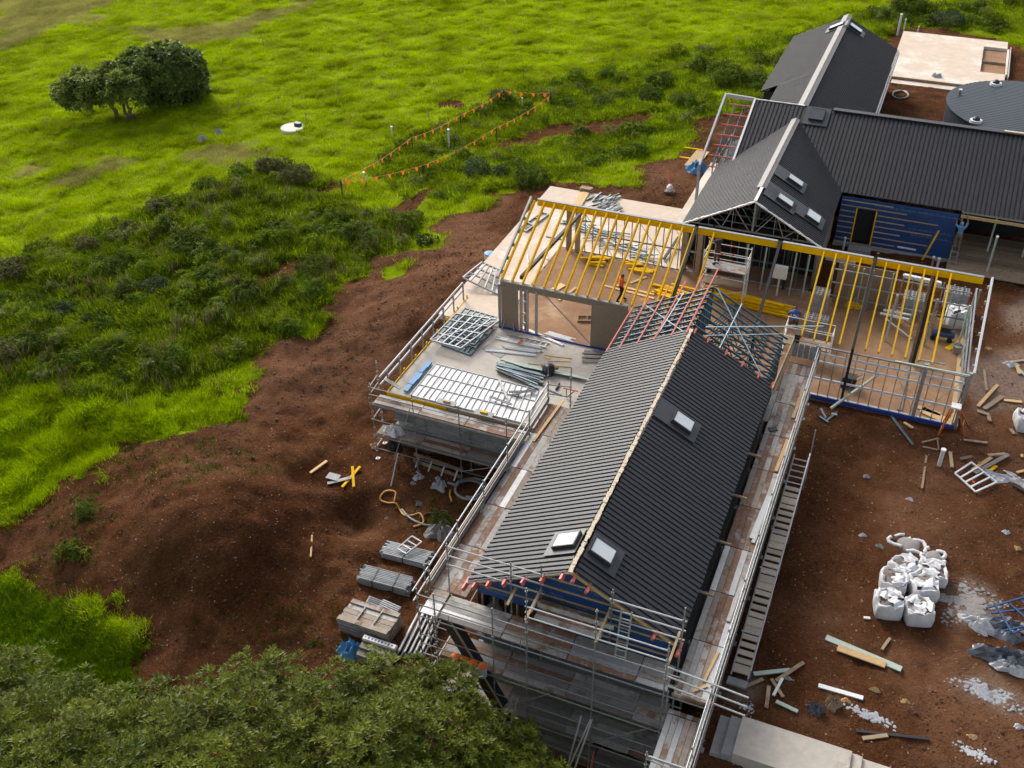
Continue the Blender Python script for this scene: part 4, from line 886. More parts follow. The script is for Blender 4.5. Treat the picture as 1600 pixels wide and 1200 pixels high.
for k in range(5): block('end_mesh', rt, (-3.4+.26*k, 41.85, 2.5), (.22, .02, .75), m_galv)
for y in (24.9, 29.0, 33.4, 37.2): beam('loose_board', rt, (-2.6, y, 2.07), (-2.52, y+2.2, 2.07), .14, .04, random.choice((m_plank_b, m_timber, m_plank_g)))
for (a, c) in (((-2.75, 22.1), (-2.6, 23.5)), ((-3.0, 21.6), (-2.6, 22.0))): beam('offcut', rt, (*a, 2.06), (*c, 2.06), .1, .03, m_timber)
beam('steel_tread', rt, (-2.68, 29.2, 2.08), (-2.55, 31.8, 2.08), .22, .04, m_galvlt); beam('dark_cloth', rt, (-3.4, 36.0, 2.06), (-3.1, 36.2, 2.06), .25, .05, m_black)
# ---- stair alongside
m_tread = mat('pale timber tread', (.60, .51, .40), (.50, .42, .32), 6, .85, rnd=.15)
st = thing('scaffold_stair', 'low metal stair with timber treads running along the yard scaffold', 'stair', (-1.2, 30, -.2))
S0, S1 = at(1166, 1048, .05), at(1240, 716, 1.35); SX = -2.14
nT = 32; W = .6
for k in range(nT):
    t = k/(nT-1); p = lerp(S0, S1, t); x = SX
    big = k in (0, 5, 6, 11, 12, 17, 18, 24)
    if k > 26: pole('rung', st, (x, p.y, p.z), (x+W, p.y, p.z), .03, m_galvlt)
    else: block('tread', st, (x+W/2, p.y, p.z), (W-.04, .37 if big else .22, .04), m_tread)
for x, m in ((SX, m_galv), (SX+W, m_galvlt)):
    beam('stringer', st, (x, S0.y-.3, S0.z-.1), (x, S1.y+.3, S1.z-.07), .05, .16, m)
pole('handrail', st, (SX+W+.03, S0.y-.2, S0.z+.3), (SX+W+.03, S1.y+.2, S1.z+.3), .03, m_galvlt)
for k in range(7):
    p = lerp(S0, S1, k/6); pole('post', st, (SX+W+.03, p.y, -.25), (SX+W+.03, p.y, p.z+.31), .024, m_scaf)
pole('post', st, (SX+W+.03, S1.y+.5, -.25), (SX+W+.03, S1.y+.5, 2.7), .026, m_galv)
for k in (4, 13, 19): p = lerp(S0, S1, k/nT); pole('cross_rail', st, (SX-.05, p.y, p.z+.3), (SX+W, p.y, p.z+.32), .025, m_galvlt)
block('bottom_step', st, (SX+W/2-.02, S0.y-.55, -.05), (W+.1, .3, .1), m_conc_grey)

# ---- scaffold before the terrace wall
ts = thing('terrace_scaffold', 'two level scaffold with plank decks against the terrace block wall', 'scaffold', (-17, 34.1, -3.5))
xs = [-21.75, -19.5, -17.1, -14.7, -13.1]
standards(ts, [(x, 33.72) for x in xs], None, lambda x, y: 1.1 if x < -14 else 1.6); standards(ts, [(-21.9, 34.75)], None, 1.7)
standards(ts, [(x, 34.6) for x in (-19.4, -17)], None, -.1)
deck(ts, -21.7, -13.2, 33.8, 34.5, -.12, 'x', 3, (3, 2, 4, 0, 0)); deck(ts, -21.7, -13.2, 33.8, 34.5, -2.0, 'x', 3, (2, 2, 3, 0, 2))
for z in (.85, .42, -.2, -1.1, -2.1, -2.9): ledger(ts, (-21.85, 33.72, z), (-13.0, 33.72, z), .022, m_galv if z > 0 else None)
for z in (.85, .42, -1.1, -2.9): ledger(ts, (-21.8, 33.72, z), (-21.9, 34.8, z), .022, m_galv)
for x in xs:
    for z in (-.2, -2.08): ledger(ts, (x, 33.72, z), (x, 34.6, z), .022, None, 'transom')
for z in (-.22, -2.1): beam('deck_edge', ts, (-21.7, 33.75, z), (-13.2, 33.75, z), .03, .14, m_plank_d)
pole('brace', ts, (-19.6, 33.65, .3), (-20.6, 33.4, -3.0), .024, m_galv); pole('raker', ts, onground(611, 760), at(622, 708, -2.6), .035, m_galvlt); pole('brace', ts, (-17.1, 33.68, -2.9), (-15.2, 33.68, -2.0), .022, m_scaf)
beam('loose_board', ts, (-21.6, 34.9, .6), (-20.6, 34.6, .5), .2, .04, m_plank_g)
# ================================================================== loose things
def piece(name, label, cat, p0, p1, w, h, m, group=None, kind='box', lift=0.):
    """one loose straight thing (board, angle, pipe) as its own top-level object"""
    p0 = Vector(p0); p1 = Vector(p1); o = Vector((0, 0, h/2+lift)); b = MB()
    if kind == 'box': b.bar(p0+o, p1+o, w, h)
    elif kind == 'tube': b.tube([p0+o, p1+o], w/2, 12)
    elif kind == 'angle': b.bar(p0+o, p1+o, w, .012); b.bar(p0+o+V(0, w/2, 0), p1+o+V(0, w/2, 0), .012, h)
    elif kind == 'chan': b.bar(p0+o, p1+o, w, .012); d = (p1-p0).normalized().cross(V(0, 0, 1))*w/2; b.bar(p0+o+d, p1+o+d, .012, h); b.bar(p0+o-d, p1+o-d, .012, h)
    return tag(b.build(name, m, None, loc=(p0+p1)/2), label, cat, group)
def gpiece(name, label, cat, px, w, h, m, group=None, kind='box', lift=.05): return piece(name, label, cat, onground(px[0], px[1]), onground(px[2], px[3]), w, h, m, group, kind, lift)
def spiece(name, label, cat, px, z, w, h, m, group=None, kind='box'): return piece(name, label, cat, at(px[0], px[1], z), at(px[2], px[3], z), w, h, m, group, kind)
def bundle(name, label, cat, p0, p1, nx_, nz_, w, h, m, part, round_=False, jit=.06, straps=0, group=None):
    """stack of separate long members: each member a part"""
    p0 = Vector(p0); p1 = Vector(p1); t = thing(name, label, cat, (p0+p1)/2, group); d = (p1-p0).normalized(); s = d.cross(V(0, 0, 1)).normalized()
    for k in range(nz_):
        for i in range(nx_):
            off = s*((i-(nx_-1)/2)*w*1.04)+V(0, 0, h*(k+.5)); a = p0+off+d*random.uniform(-jit, jit); c = p1+off+d*random.uniform(-jit, jit)
            (pole(part, t, a, c, w/2, m) if round_ else beam(part, t, a, c, w, h, m))
    for q in range(straps):
        c = lerp(p0, p1, (q+.7)/(straps+.4)); W = nx_*w*1.04+.03; H = nz_*h+.02; b = MB()
        b.bar(c-s*W/2+V(0, 0, H), c+s*W/2+V(0, 0, H), .05, .012); b.bar(c-s*W/2, c-s*W/2+V(0, 0, H), .05, .012, d); b.bar(c+s*W/2, c+s*W/2+V(0, 0, H), .05, .012, d); b.build('strap', m_black, t)
    return t
def grid_frame(name, label, corners, nbar, nrail, m, w=.05, h=.09, cat='wall frame', group=None, brace=False, member='stud'):
    """ladder-like steel wall frame lying flat: corners a,b (one long edge), c,d (other)"""
    a, b_, c, d = [Vector(p) for p in corners]; t = thing(name, label, cat, (a+c)/2, group)
    for k in range(nbar): u = k/(nbar-1); beam(member, t, lerp(a, b_, u)+V(0, 0, h/2), lerp(d, c, u)+V(0, 0, h/2), w, h, m)
    for k in range(nrail): v = k/(nrail-1); beam('track', t, lerp(a, d, v)+V(0, 0, h/2+.004), lerp(b_, c, v)+V(0, 0, h/2+.004), w*1.1, h*1.05, m)
    if brace: beam('brace', t, a+V(0, 0, h), c+V(0, 0, h), w*.8, .02, m)
    return t
def ladder(name, label, p0, p1, w, n, m, cat='ladder'):
    p0 = Vector(p0); p1 = Vector(p1); t = thing(name, label, cat, (p0+p1)/2); s = (p1-p0).normalized().cross(V(0, 0, 1)).normalized()*w/2
    for q in (-1, 1): beam('stile', t, p0+s*q, p1+s*q, .03, .07, m)
    for k in range(n): c = lerp(p0, p1, (k+.5)/n); pole('rung', t, c-s, c+s, .018, m)
    return t

# ---- on the terrace
TZ = -.05
A, B, C, D = at(681, 570, TZ), at(842, 611, TZ), at(823, 664, TZ), at(641, 619, TZ)
grid_frame('joist_grid', 'large flat frame of thin steel joists over silver sheet on the terrace', [p+V(0, 0, .05) for p in (A, B, C, D)], 20, 4, m_galv, .03, .04, 'floor frame', None, False, 'joist')
n = 8
for i in range(n):
    a, b_, c, d = lerp(A, B, i/n), lerp(A, B, (i+.996)/n), lerp(D, C, (i+.996)/n), lerp(D, C, i/n); z = V(0, 0, .03)
    t_ = tag(MB().box(((a+b_+c+d)/4)+z, ((b_-a).length, (d-a).length, .025), frame(b_-a)).build('foil_board', m_foil, None, loc=(a+c)/2), ('leftmost', 'second from left', 'third from left', 'fourth from left', 'fourth from right', 'third from right', 'second from right', 'rightmost')[i]+' silver foil board under the steel joist grid', 'board', 'foil boards on the terrace')
blue = thing('blue_film', 'crumpled bright blue film strip along the joist frame', 'film', at(653, 592, TZ))
for k in range(5):
    p = lerp(at(634, 614, TZ), at(672, 568, TZ), k/5); q = lerp(at(634, 614, TZ), at(672, 568, TZ), (k+.96)/5); beam('fold', blue, p+V(0, 0, .1+.04*(k % 2)), q+V(0, 0, .12), .22+.05*(k % 3), .12, m_bluebrt)
F1 = [at(673, 543, TZ), at(713, 502, TZ), at(781, 512, TZ), at(721, 556, TZ)]
grid_frame('steel_grid', 'uppermost grey steel wall frame in the pile on the terrace corner', [p+V(0, 0, .42) for p in F1], 5, 6, m_galv, .06, .09, 'wall frame', None, True)
grid_frame('steel_grid', 'grey steel frame lying skewed below the uppermost one on the terrace', [at(686, 533, TZ)+V(0, 0, .2), at(727, 488, TZ)+V(0, 0, .2), at(776, 502, TZ)+V(0, 0, .2), at(742, 545, TZ)+V(0, 0, .2)], 6, 7, m_truss, .06, .09, 'wall frame', None, True)
grid_frame('steel_grid', 'lowest dark frame of the pile on the terrace corner', [at(690, 540, TZ), at(720, 494, TZ), at(772, 515, TZ), at(735, 556, TZ)], 5, 8, m_truss, .06, .09)
grid_frame('steel_grid', 'grey frame leaning over the terrace edge beside the left handrail', [at(723, 435, .5), at(753, 411, .5), at(782, 424, .1), at(780, 462, TZ)], 4, 6, m_galv, .07, .09, 'wall frame', None, True)
for i, (q, nx_, lab) in enumerate((((778, 529, 847, 544), 3, 'white aluminium tubes with an orange band on the terrace'), ((817, 513, 884, 542), 2, 'long white aluminium beams crossing by the doorway sill'), ((851, 520, 896, 533), 4, 'short white aluminium beams nearest the sheathing board'), ((785, 542, 843, 551), 3, 'thin aluminium braces lying below the orange banded tubes'), ((760, 548, 835, 556), 2, 'slim white rods in front of the other aluminium parts'))):
    bundle('aluminium_bundle', lab, 'bundle', at(q[0], q[1], TZ), at(q[2], q[3], TZ), nx_, 1, .09, .08, m_alu if i % 2 else m_white, 'tube', True, .2)
tag(MB().bar(at(811, 534, .06), at(815, 535, .06), .32, .05).build('orange_band', m_orange, None, loc=at(813, 535, .06)), 'orange band round the white tubes on the terrace', 'band')
ladder('aluminium_ladder', 'flat aluminium ladder frame behind the banded tubes', at(790, 526, .0), at(857, 540, .0), .42, 8, m_alu)
piece('grey_sheet', 'dark grey sheet offcut beside the aluminium parts', 'sheet', at(758, 541, TZ), at(787, 556, TZ), .55, .02, m_conduit)
cs = thing('channel_pile', 'fanned heap of dark steel channels in the middle of the terrace', 'pile', at(815, 583, TZ))
for k in range(16):
    a = at(775+random.uniform(0, 6), 566+k*.9, TZ+.05+.03*(k % 5)); c = at(845+random.uniform(-8, 12), 583+k*1.6, TZ+.05+.03*(k % 4)); beam('channel', cs, a, c, .09, .06, (m_truss, m_galv, m_black, m_truss)[k % 4], (0, 0, 1), 'chan')
gb_ = thing('green_boards', 'pale green primed boards stretching toward the roof edge', 'boards', at(850, 577, TZ))
for k in range(6): beam('board', gb_, at(782+k*7, 561+k*2.2, TZ+.03*(k+1)), at(905+k*4, 588+k*1.1, TZ+.03*(k+1)), .12, .025, m_palegreen)
for i, q in enumerate(((825, 568, 893, 574), (850, 555, 893, 560), (848, 557, 864, 563), (856, 564, 892, 565))): spiece('timber_lath', ('long brown lath beyond the green boards', 'thin lath nearest the sheathing board on the terrace', 'short splayed lath offcut on the terrace', 'thin straight lath in the middle of the terrace')[i], 'lath', q, TZ, .1, .03, m_timber)
db = thing('dark_boards', 'pile of dark weathered boards tucked against the roof edge', 'boards', at(925, 558, TZ))
for k in range(9): beam('board', db, at(908+random.uniform(0, 8), 547+k*2.2, TZ+.03*(k % 3)), at(945, 549+k*2.0, TZ+.03*(k % 3)), .11, .03, m_plank_d)
for i, q in enumerate(((795, 613, 838, 612), (802, 618, 835, 607), (765, 620, 800, 633), (780, 594, 793, 624))): piece('loose_channel', ('grey channel lying straight across the joist frame', 'tilted grey channel crossing another on the joists', 'pale channel on the lower joists', 'bent channel reaching down from the heap onto the joists')[i], 'channel', at(q[0], q[1], .12), at(q[2], q[3], .12), .09, .06, m_galv, None, 'chan')
piece('steel_tube', 'grey tube from the channel heap to the scaffold foot', 'tube', at(855, 609, TZ), at(877, 618, TZ), .08, .08, m_galv, None, 'tube'); piece('black_bottle', 'small black bottle standing near the scaffold foot', 'bottle', at(869, 610, TZ), at(874, 601, TZ), .12, .12, m_black, None, 'tube')
tl = thing('site_motor', 'dark lumpy machine under the scaffold pole on the terrace', 'machine', at(857, 584, TZ)); q = at(857, 584, TZ)
MB().lathe([(.05, 0), (.3, .05), (.32, .35), (.2, .55), (.06, .6)], q, 14, .1).build('body', m_black, tl); MB().tube([q+V(-.4, .1, .3), q+V(.45, .15, .35)], .08, 8).build('handle', m_timberd, tl)
tr = thing('trestle', 'grey folding trestle by the door opening', 'trestle', at(797, 512, TZ)); q = at(797, 512, TZ)
for sx, sy in ((-.35, -.3), (.35, -.3), (-.35, .3), (.35, .3)): beam('leg', tr, q+V(sx, sy, 0), q+V(sx*.4, 0, .95), .05, .05, m_galv, (0, 1, 0))
beam('top_bar', tr, q+V(-.4, 0, .95), q+V(.4, 0, .95), .2, .06, m_alu)
for i, (x, y) in enumerate(((698, 630), (756, 647))):
    t = thing('tool_tray', ('grey tray with a tan block on the joist frame', 'grey tray with a yellow level on the joist frame')[i], 'tray', at(x, y, .1)); q = at(x, y, .1)
    block('tray', t, q+V(0, 0, .04), (.95, .35, .05), m_conduit); block('tool', t, q+V(0, 0, .11), (.35, .1, .09), m_yellow if i else m_timber)
beam_t = thing('wall_bracket', 'small rust brown bracket frame by the scaffold foot', 'bracket', at(886, 622, TZ)); q = at(880, 619, TZ); beam('arm', beam_t, q+V(0, 0, .5), q+V(.75, 0, .5), .05, .05, m_red); beam('arm', beam_t, q+V(.15, 0, .5), q+V(.2, -.1, .05), .04, .04, m_plank_r); beam('arm', beam_t, q+V(.6, 0, .5), q+V(.2, -.1, .05), .04, .04, m_plank_r)

# ---- inside the frame
def ypile(label, q, n, l, ang, spread, lay):
    t = thing('yellow_timber_pile', label, 'timber pile', q); rr = random.Random(n*7)
    for k in range(n):
        a = ang+rr.uniform(-.25, .25)*spread; c = Vector(q)+V(rr.uniform(-.5, .5)*spread, rr.uniform(-.6, .6)*spread+(.16*(k % lay)-.3)*(1-spread*.3), .06+.09*(k//lay)); L_ = l*rr.uniform(.7, 1.05); d = V(cos(a), sin(a), 0)*L_/2
        beam('length', t, c-d, c+d, .14, .07, m_yellow)
ypile('heap of yellow timber offcuts near the rear stud wall', at(931, 408, 0), 9, 1.1, .2, .8, 4)
ypile('scattered yellow lengths behind the orange shirted worker', at(1000, 418, 0), 8, 1.1, .1, 1.2, 5)
ypile('yellow lengths under the red purlins', at(1050, 455, 0), 12, 1.8, -.25, 1.2, 6)
ypile('neat stack of long yellow timbers beside the tower scaffold', at(1165, 476, 0), 18, 5.2, -.12, .25, 6)
ypile('small yellow stack behind the block column', at(1333, 478, 0), 8, .9, .1, .1, 3)
for i, q in enumerate(((945, 447, 1022, 467), (962, 446, 1022, 461), (985, 443, 1010, 433), (873, 470, 900, 450), (870, 463, 880, 457), (850, 463, 880, 445))): spiece('pine_board', ('long pine board at the feet of the orange worker', 'second pine board just beyond the long one', 'short board angled behind the worker', 'board lying in the big door opening', 'stub of board in the door opening', 'pale sheet strip left in the door opening')[i], 'board', q, 0., .16 if i < 5 else .4, .05, m_timber)
grid_frame('small_timber_frame', 'small timber frame on the earth behind the sheathing board', [at(903, 495, .02), at(932, 495, .02), at(932, 503, .02), at(903, 503, .02)], 3, 2, m_timberd)  # small timber frame lying flat
def blocks(label, q, nx_, ny_, nz_, rz=0., group=None):
    t = thing('block_stack', label, 'block stack', q, group); R = Matrix.Rotation(rz, 3, 'Z')
    for k in range(nz_):
        for i in range(nx_):
            for j in range(ny_):
                if k < nz_-1 and 0 < i < nx_-1 and 0 < j < ny_-1: continue
                c = R @ V((i-(nx_-1)/2)*.4, (j-(ny_-1)/2)*.2, .1+.2*k); o = bpy.data.objects.new('block', hollow); _link(o, Matrix.Translation(Vector(q)+c) @ Matrix.Rotation(rz, 4, 'Z'), t)
    return t
hb = MB()
for c, d in (((0, -.08, 0), (.39, .03, .19)), ((0, .08, 0), (.39, .03, .19)), ((-.18, 0, 0), (.03, .13, .19)), ((.18, 0, 0), (.03, .13, .19)), ((0, 0, 0), (.03, .13, .19))): hb.box(c, d)
hollow = hb.mesh('hollow_block', m_blockm)
blocks('tall column of hollow grey blocks under the yellow rafters', at(1276, 500, 0), 2, 4, 9); blocks('low stack of hollow blocks before the tall column', at(1270, 525, 0), 3, 3, 6)
blocks('pallet of grey blocks by the inner stud wall', at(1425, 487, 0), 3, 5, 5); blocks('pallet of grey blocks near the white bag', at(1490, 478, 0), 3, 4, 5)
def tower(name, label, cx, cy, lx, ly, h, plat, m=m_white, rz=0.):
    t = thing(name, label, 'tower scaffold', (cx, cy, 0)); 
    for sx in (-1, 1):
        for sy in (-1, 1): pole('upright', t, (cx+sx*lx/2, cy+sy*ly/2, 0), (cx+sx*lx/2, cy+sy*ly/2, h), .028, m)
        z = .25
        while z < h: pole('rung', t, (cx+sx*lx/2, cy-ly/2, z), (cx+sx*lx/2, cy+ly/2, z), .022, m); z += .3
    for z in plat:
        block('platform', t, (cx, cy, z), (lx, ly*.9, .05), m_timberd if z < 1.5 else m_plank_g)
        for sy in (-1, 1):
            for dz in (.5, 1.0):
                if z+dz <= h+.05:
                    pole('guardrail', t, (cx-lx/2, cy+sy*ly/2, z+dz), (cx+lx/2, cy+sy*ly/2, z+dz), .022, m); block('orange_band', t, (cx+sy*.2, cy+sy*ly/2, z+dz), (.14, .05, .05), m_orange)
    for sy in (-1, 1):
        pole('brace', t, (cx-lx/2, cy+sy*ly/2, .3), (cx+lx/2, cy+sy*ly/2, plat[0]-.1), .02, m); block('orange_band', t, (cx, cy+sy*ly/2, (plat[0]+.2)/2), (.12, .05, .05), m_orange)
    return t
tower('tower_scaffold', 'white aluminium tower under the ridge beam carrying a worker', -8.3, 49.0, 2.3, 1.1, 3.2, (1.2, 2.1))
tower('tower_scaffold', 'low white tower beside the block column with crouching worker', -3.15, 45.1, 2.3, 1.0, 1.9, (.9,))
ladder('tower_end_frame', 'white end frame standing behind the block column', at(1318, 472, 0), at(1318, 472, 0)+V(.3, .4, 2.0), 1.2, 6, m_alu, 'frame')  # end frame of a tower scaffold, rungs like a ladder's
for i, q in enumerate(((1375, 490, 1420, 500), (1380, 485, 1424, 493), (1383, 498, 1424, 530))): piece('aluminium_plank', ('near aluminium plank resting by the prop', 'far aluminium plank resting by the prop', 'white diagonal brace with orange mark leaning down')[i], 'plank', at(q[0], q[1], .5), at(q[2], q[3], .5 if i < 2 else 0.), .16 if i < 2 else .05, .06, m_white)
bundle('white_rails', 'white scaffold rails high under the rear ridge beam', 'rails', at(1412, 433, .6), at(1470, 446, .6), 2, 2, .1, .1, m_white, 'rail'); bundle('white_rails', 'white rails by the doorway above the block column', 'rails', at(1290, 404, .4), at(1335, 414, .4), 2, 2, .12, .12, m_white, 'rail')
tf = thing('small_timber_frame', 'small white timber frame leaning at the black post', 'frame', at(1447, 520, 0)); q = at(1444, 522, 0)  # small leaning timber frame: two uprights and crosspieces
for k in range(2): beam('upright', tf, q+V(.3*k, 0, 0), q+V(.3*k, .3, 1.3), .06, .04, m_timber, (0, 1, 0))
for k in range(3): z = .3+.4*k; beam('crosspiece', tf, q+V(0, .07*k+.05, z), q+V(.3, .07*k+.05, z), .05, .04, m_timber)
gen = thing('generator', 'black site generator behind the front studs', 'generator', at(1326, 603, 0)); q = at(1326, 603, 0)
block('body', gen, q+V(0, 0, .35), (.6, .5, .5), m_black); 
for s in (-1, 1): MB().tube([q+V(-.35, s*.2, .15), q+V(-.25, s*.2, .15)], .15, 14).build('wheel', m_dark, gen)
MB().tube([q+V(.3, -.2, .5), q+V(.55, -.2, .75), q+V(.55, .2, .75), q+V(.3, .2, .5)], .025, 8).build('handle', m_scaf, gen)
mach = thing('compressor', 'blue and black machine under the right end rafters', 'machine', at(1472, 530, 0)); q = at(1470, 530, 0)
MB().tube([q+V(-.5, 0, .35), q+V(.6, .05, .35)], [.2, .2], 12).build('air_tank', m_bluesteel, mach); MB().box(q+V(.1, 0, .65), (.5, .3, .3)).build('motor', m_black, mach)
for s in (-.4, .4): MB().tube([q+V(s, -.25, .14), q+V(s, -.17, .14)], .14, 12).build('wheel', m_dark, mach)
bk = MB().lathe([(.2, 0), (.25, .42), (.25, .44), (.22, .44), (.20, .38)], at(1494, 551, 0), 18); tag(bk.build('steel_bucket', m_galv, None, loc=at(1494, 551, 0), smooth=False), 'steel bucket near the yellow board at the right end', 'bucket')  # open steel bucket
piece('yellow_board', 'flat yellow board lying by the steel bucket', 'board', at(1479, 546, .0), at(1501, 534, .0), .28, .04, m_yellow)
piece('tan_board', 'long tan board on edge by the steel bucket', 'board', at(1499, 562, 0), at(1506, 530, 0), .16, .06, m_timber)
for i, q in enumerate(((1440, 640, 1488, 662), (1434, 636, 1470, 648))): piece('chipboard_strip', ('wide chipboard strip inside the front corner', 'narrow chipboard strip inside the front corner')[i], 'board', at(q[0], q[1], .02), at(q[2], q[3], .02), .5-.2*i, .03, m_timber)
# ---- rear slab clutter
tp = thing('truss_heap', 'jumbled pale blue steel trusses lying behind the rear studs', 'heap', at(960, 375, 0)); rr = random.Random(5)
for k in range(34):
    c = at(900+k*3.3+rr.uniform(-10, 10), 345+k*1.55+rr.uniform(-10, 12), .05+.03*(k % 8)); a = rr.uniform(-.9, .5); L_ = rr.uniform(.8, 2.4); d = V(cos(a), sin(a), rr.uniform(-.05, .12))*L_/2; beam('member', tp, c-d, c+d, .07, .07, rr.choice((m_truss, m_trusslt, m_galv)), (0, 0, 1), 'chan')
oc = thing('offcut_heap', 'scatter of grey steel offcuts on the cream slab', 'heap', at(945, 322, 0))
for k in range(46):
    c = at(922+rr.uniform(0, 42), 306+rr.uniform(0, 26), .03+.02*(k % 7)); a = rr.uniform(.6, 1.5); d = V(cos(a), sin(a), rr.uniform(-.05, .1))*rr.uniform(.2, .65); beam('offcut', oc, c-d, c+d, .07, .05, rr.choice((m_galv, m_trusslt, m_palegreen, m_black)), (0, 0, 1), 'chan')
bundle('pine_stack', 'small stack of pale pine boards beside the steel offcuts', 'boards', at(902, 322, 0), at(914, 302, 0), 4, 2, .14, .05, m_timber, 'board'); bundle('pine_stack', 'low pile of brown boards on the rear slab edge', 'boards', at(908, 297, 0), at(926, 300, 0), 2, 4, .2, .06, m_timberd, 'board')
grid_frame('steel_grid', 'narrow dark frame flat on the slab under the left rafters', [at(812, 357, 0), at(847, 333, 0), at(857, 336, 0), at(822, 363, 0)], 4, 2, m_galv, .07, .1, 'wall frame')
tag(MB().box(at(822, 357, .03), (.9, .5, .03), Matrix.Rotation(.5, 3, 'Z')).build('black_sheet', m_black, None, loc=at(822, 357, 0)), 'black sheet under the narrow frame on the cream slab', 'sheet')
piece('dark_beam', 'long dark steel lying behind the rear studs on the slab', 'beam', at(1037, 406, .05), at(1060, 372, .3), .14, .12, m_black)
for i, q in enumerate(((824, 399, 826, 412), (845, 404, 850, 418), (851, 398, 856, 406))): spiece('white_pipe_offcut', ('lone white pipe offcut on the left slab', 'longest white pipe offcut on the left slab', 'short white pipe offcut on the left slab')[i], 'pipe', q, TZ+.05, .09, .09, m_pvc, None, 'tube')
mw = thing('plate_compactor', 'small red and white engine on the bare earth beyond the slab', 'engine', onground(1046, 302)); q = onground(1046, 302)
block('base', mw, q+V(0, 0, .1), (.7, .45, .12), m_plank_r); MB().lathe([(.2, 0), (.22, .25), (.12, .4), (.05, .45)], q+V(0, 0, .18), 14).build('engine', m_white, mw); MB().tube([q+V(-.1, .2, .3), q+V(-.4, .9, 1.1)], .03, 8).build('handle', m_red, mw)
q = onground(765, 405); dr = thing('plastic_bucket', 'pale bucket with blue lid on the earth left of the frame', 'bucket', q); MB().lathe([(.3, 0), (.32, .3), (.3, .34)], q, 16).build('body', m_pvc, dr); MB().lathe([(.31, .34), (.31, .42), (.1, .45)], q, 16).build('lid', m_bluebrt, dr)
ext_b = bundle('timber_stack', 'leaning boards on the earth beside the verandah posts', 'boards', onground(1079, 262), onground(1098, 238), 3, 2, .3, .06, m_timber, 'board')
for i, q in enumerate(((1069, 232, 1098, 236), (1062, 247, 1084, 250))): gpiece('yellow_lath', ('upper yellow lath by the leaning boards', 'lower yellow lath by the leaning boards')[i], 'lath', q, .12, .06, m_yellow)
def spill(name, label, cat, q, r, m, seed, asp=.7, n=60):
    """thin irregular spread of material with scattered lumps"""
    rr = np.random.default_rng(seed); q = Vector(q); b = MB()
    for k in range(n*3):
        a = rr.uniform(0, 6.28); d = r*rr.power(1.3)*(.75+.35*sin(2*a+seed)+.2*sin(5*a+2*seed)); s_ = rr.uniform(.015, .095)*r*(1.15-.6*d/r); x, y = q.x+d*cos(a), q.y+d*asp*sin(a)
        b.lathe([(s_, -.03), (s_*.9, .012), (s_*.5, .016+.012*rr.uniform()), (s_*.1, .02)], (x, y, zg(x, y)), 9, .12, int(k+seed*100))
    return tag(tag(b.build(name, m, None, loc=q), label, cat), kind='stuff')
def crumple(name, label, cat, q, rx_, ry_, h, m, seed=1, n=9, group=None, rz=0.):
    """crumpled sheet or heap lying on the ground: closed low mound with folds"""
    rr = np.random.default_rng(seed); b = MB(); q = Vector(q); N = 26; rings = [(1.05, -.06), (1.0, .02), (.82, .5), (.6, .85), (.35, 1.0), (.12, .9)]; v = []; ph = rr.uniform(0, 6.28, 8)
    for r, z in rings:
        for k in range(N):
            a = 2*pi*k/N; w = 1+.18*sin(3*a+ph[0])+.13*sin(5*a+ph[1])+.1*sin(8*a+ph[2]); zz = max(z*(1+.4*sin(4*a+ph[3]+r*5)+.35*sin(7*a+ph[4]-r*7)), -.1 if z < 0 else .02)
            v.append((r*rx_*w*cos(a), r*ry_*w*sin(a), h*zz))
    b.v = v
    for i in range(len(rings)-1):
        for k in range(N): a = i*N+k; c = i*N+(k+1) % N; b.f.append((a, c, c+N, a+N)); b.mi.append(0)
    e = (len(rings)-1)*N; b.f.append(tuple(e+k for k in range(N))); b.mi.append(0)
    return tag(b.build(name, m, None, TR(q, rz)), label, cat, group)
crumple('blue_tarp', 'blue and white tarp heap at the verandah post foot', 'tarp', onground(1090, 268), .8, .5, .5, m_bluebrt, 3)
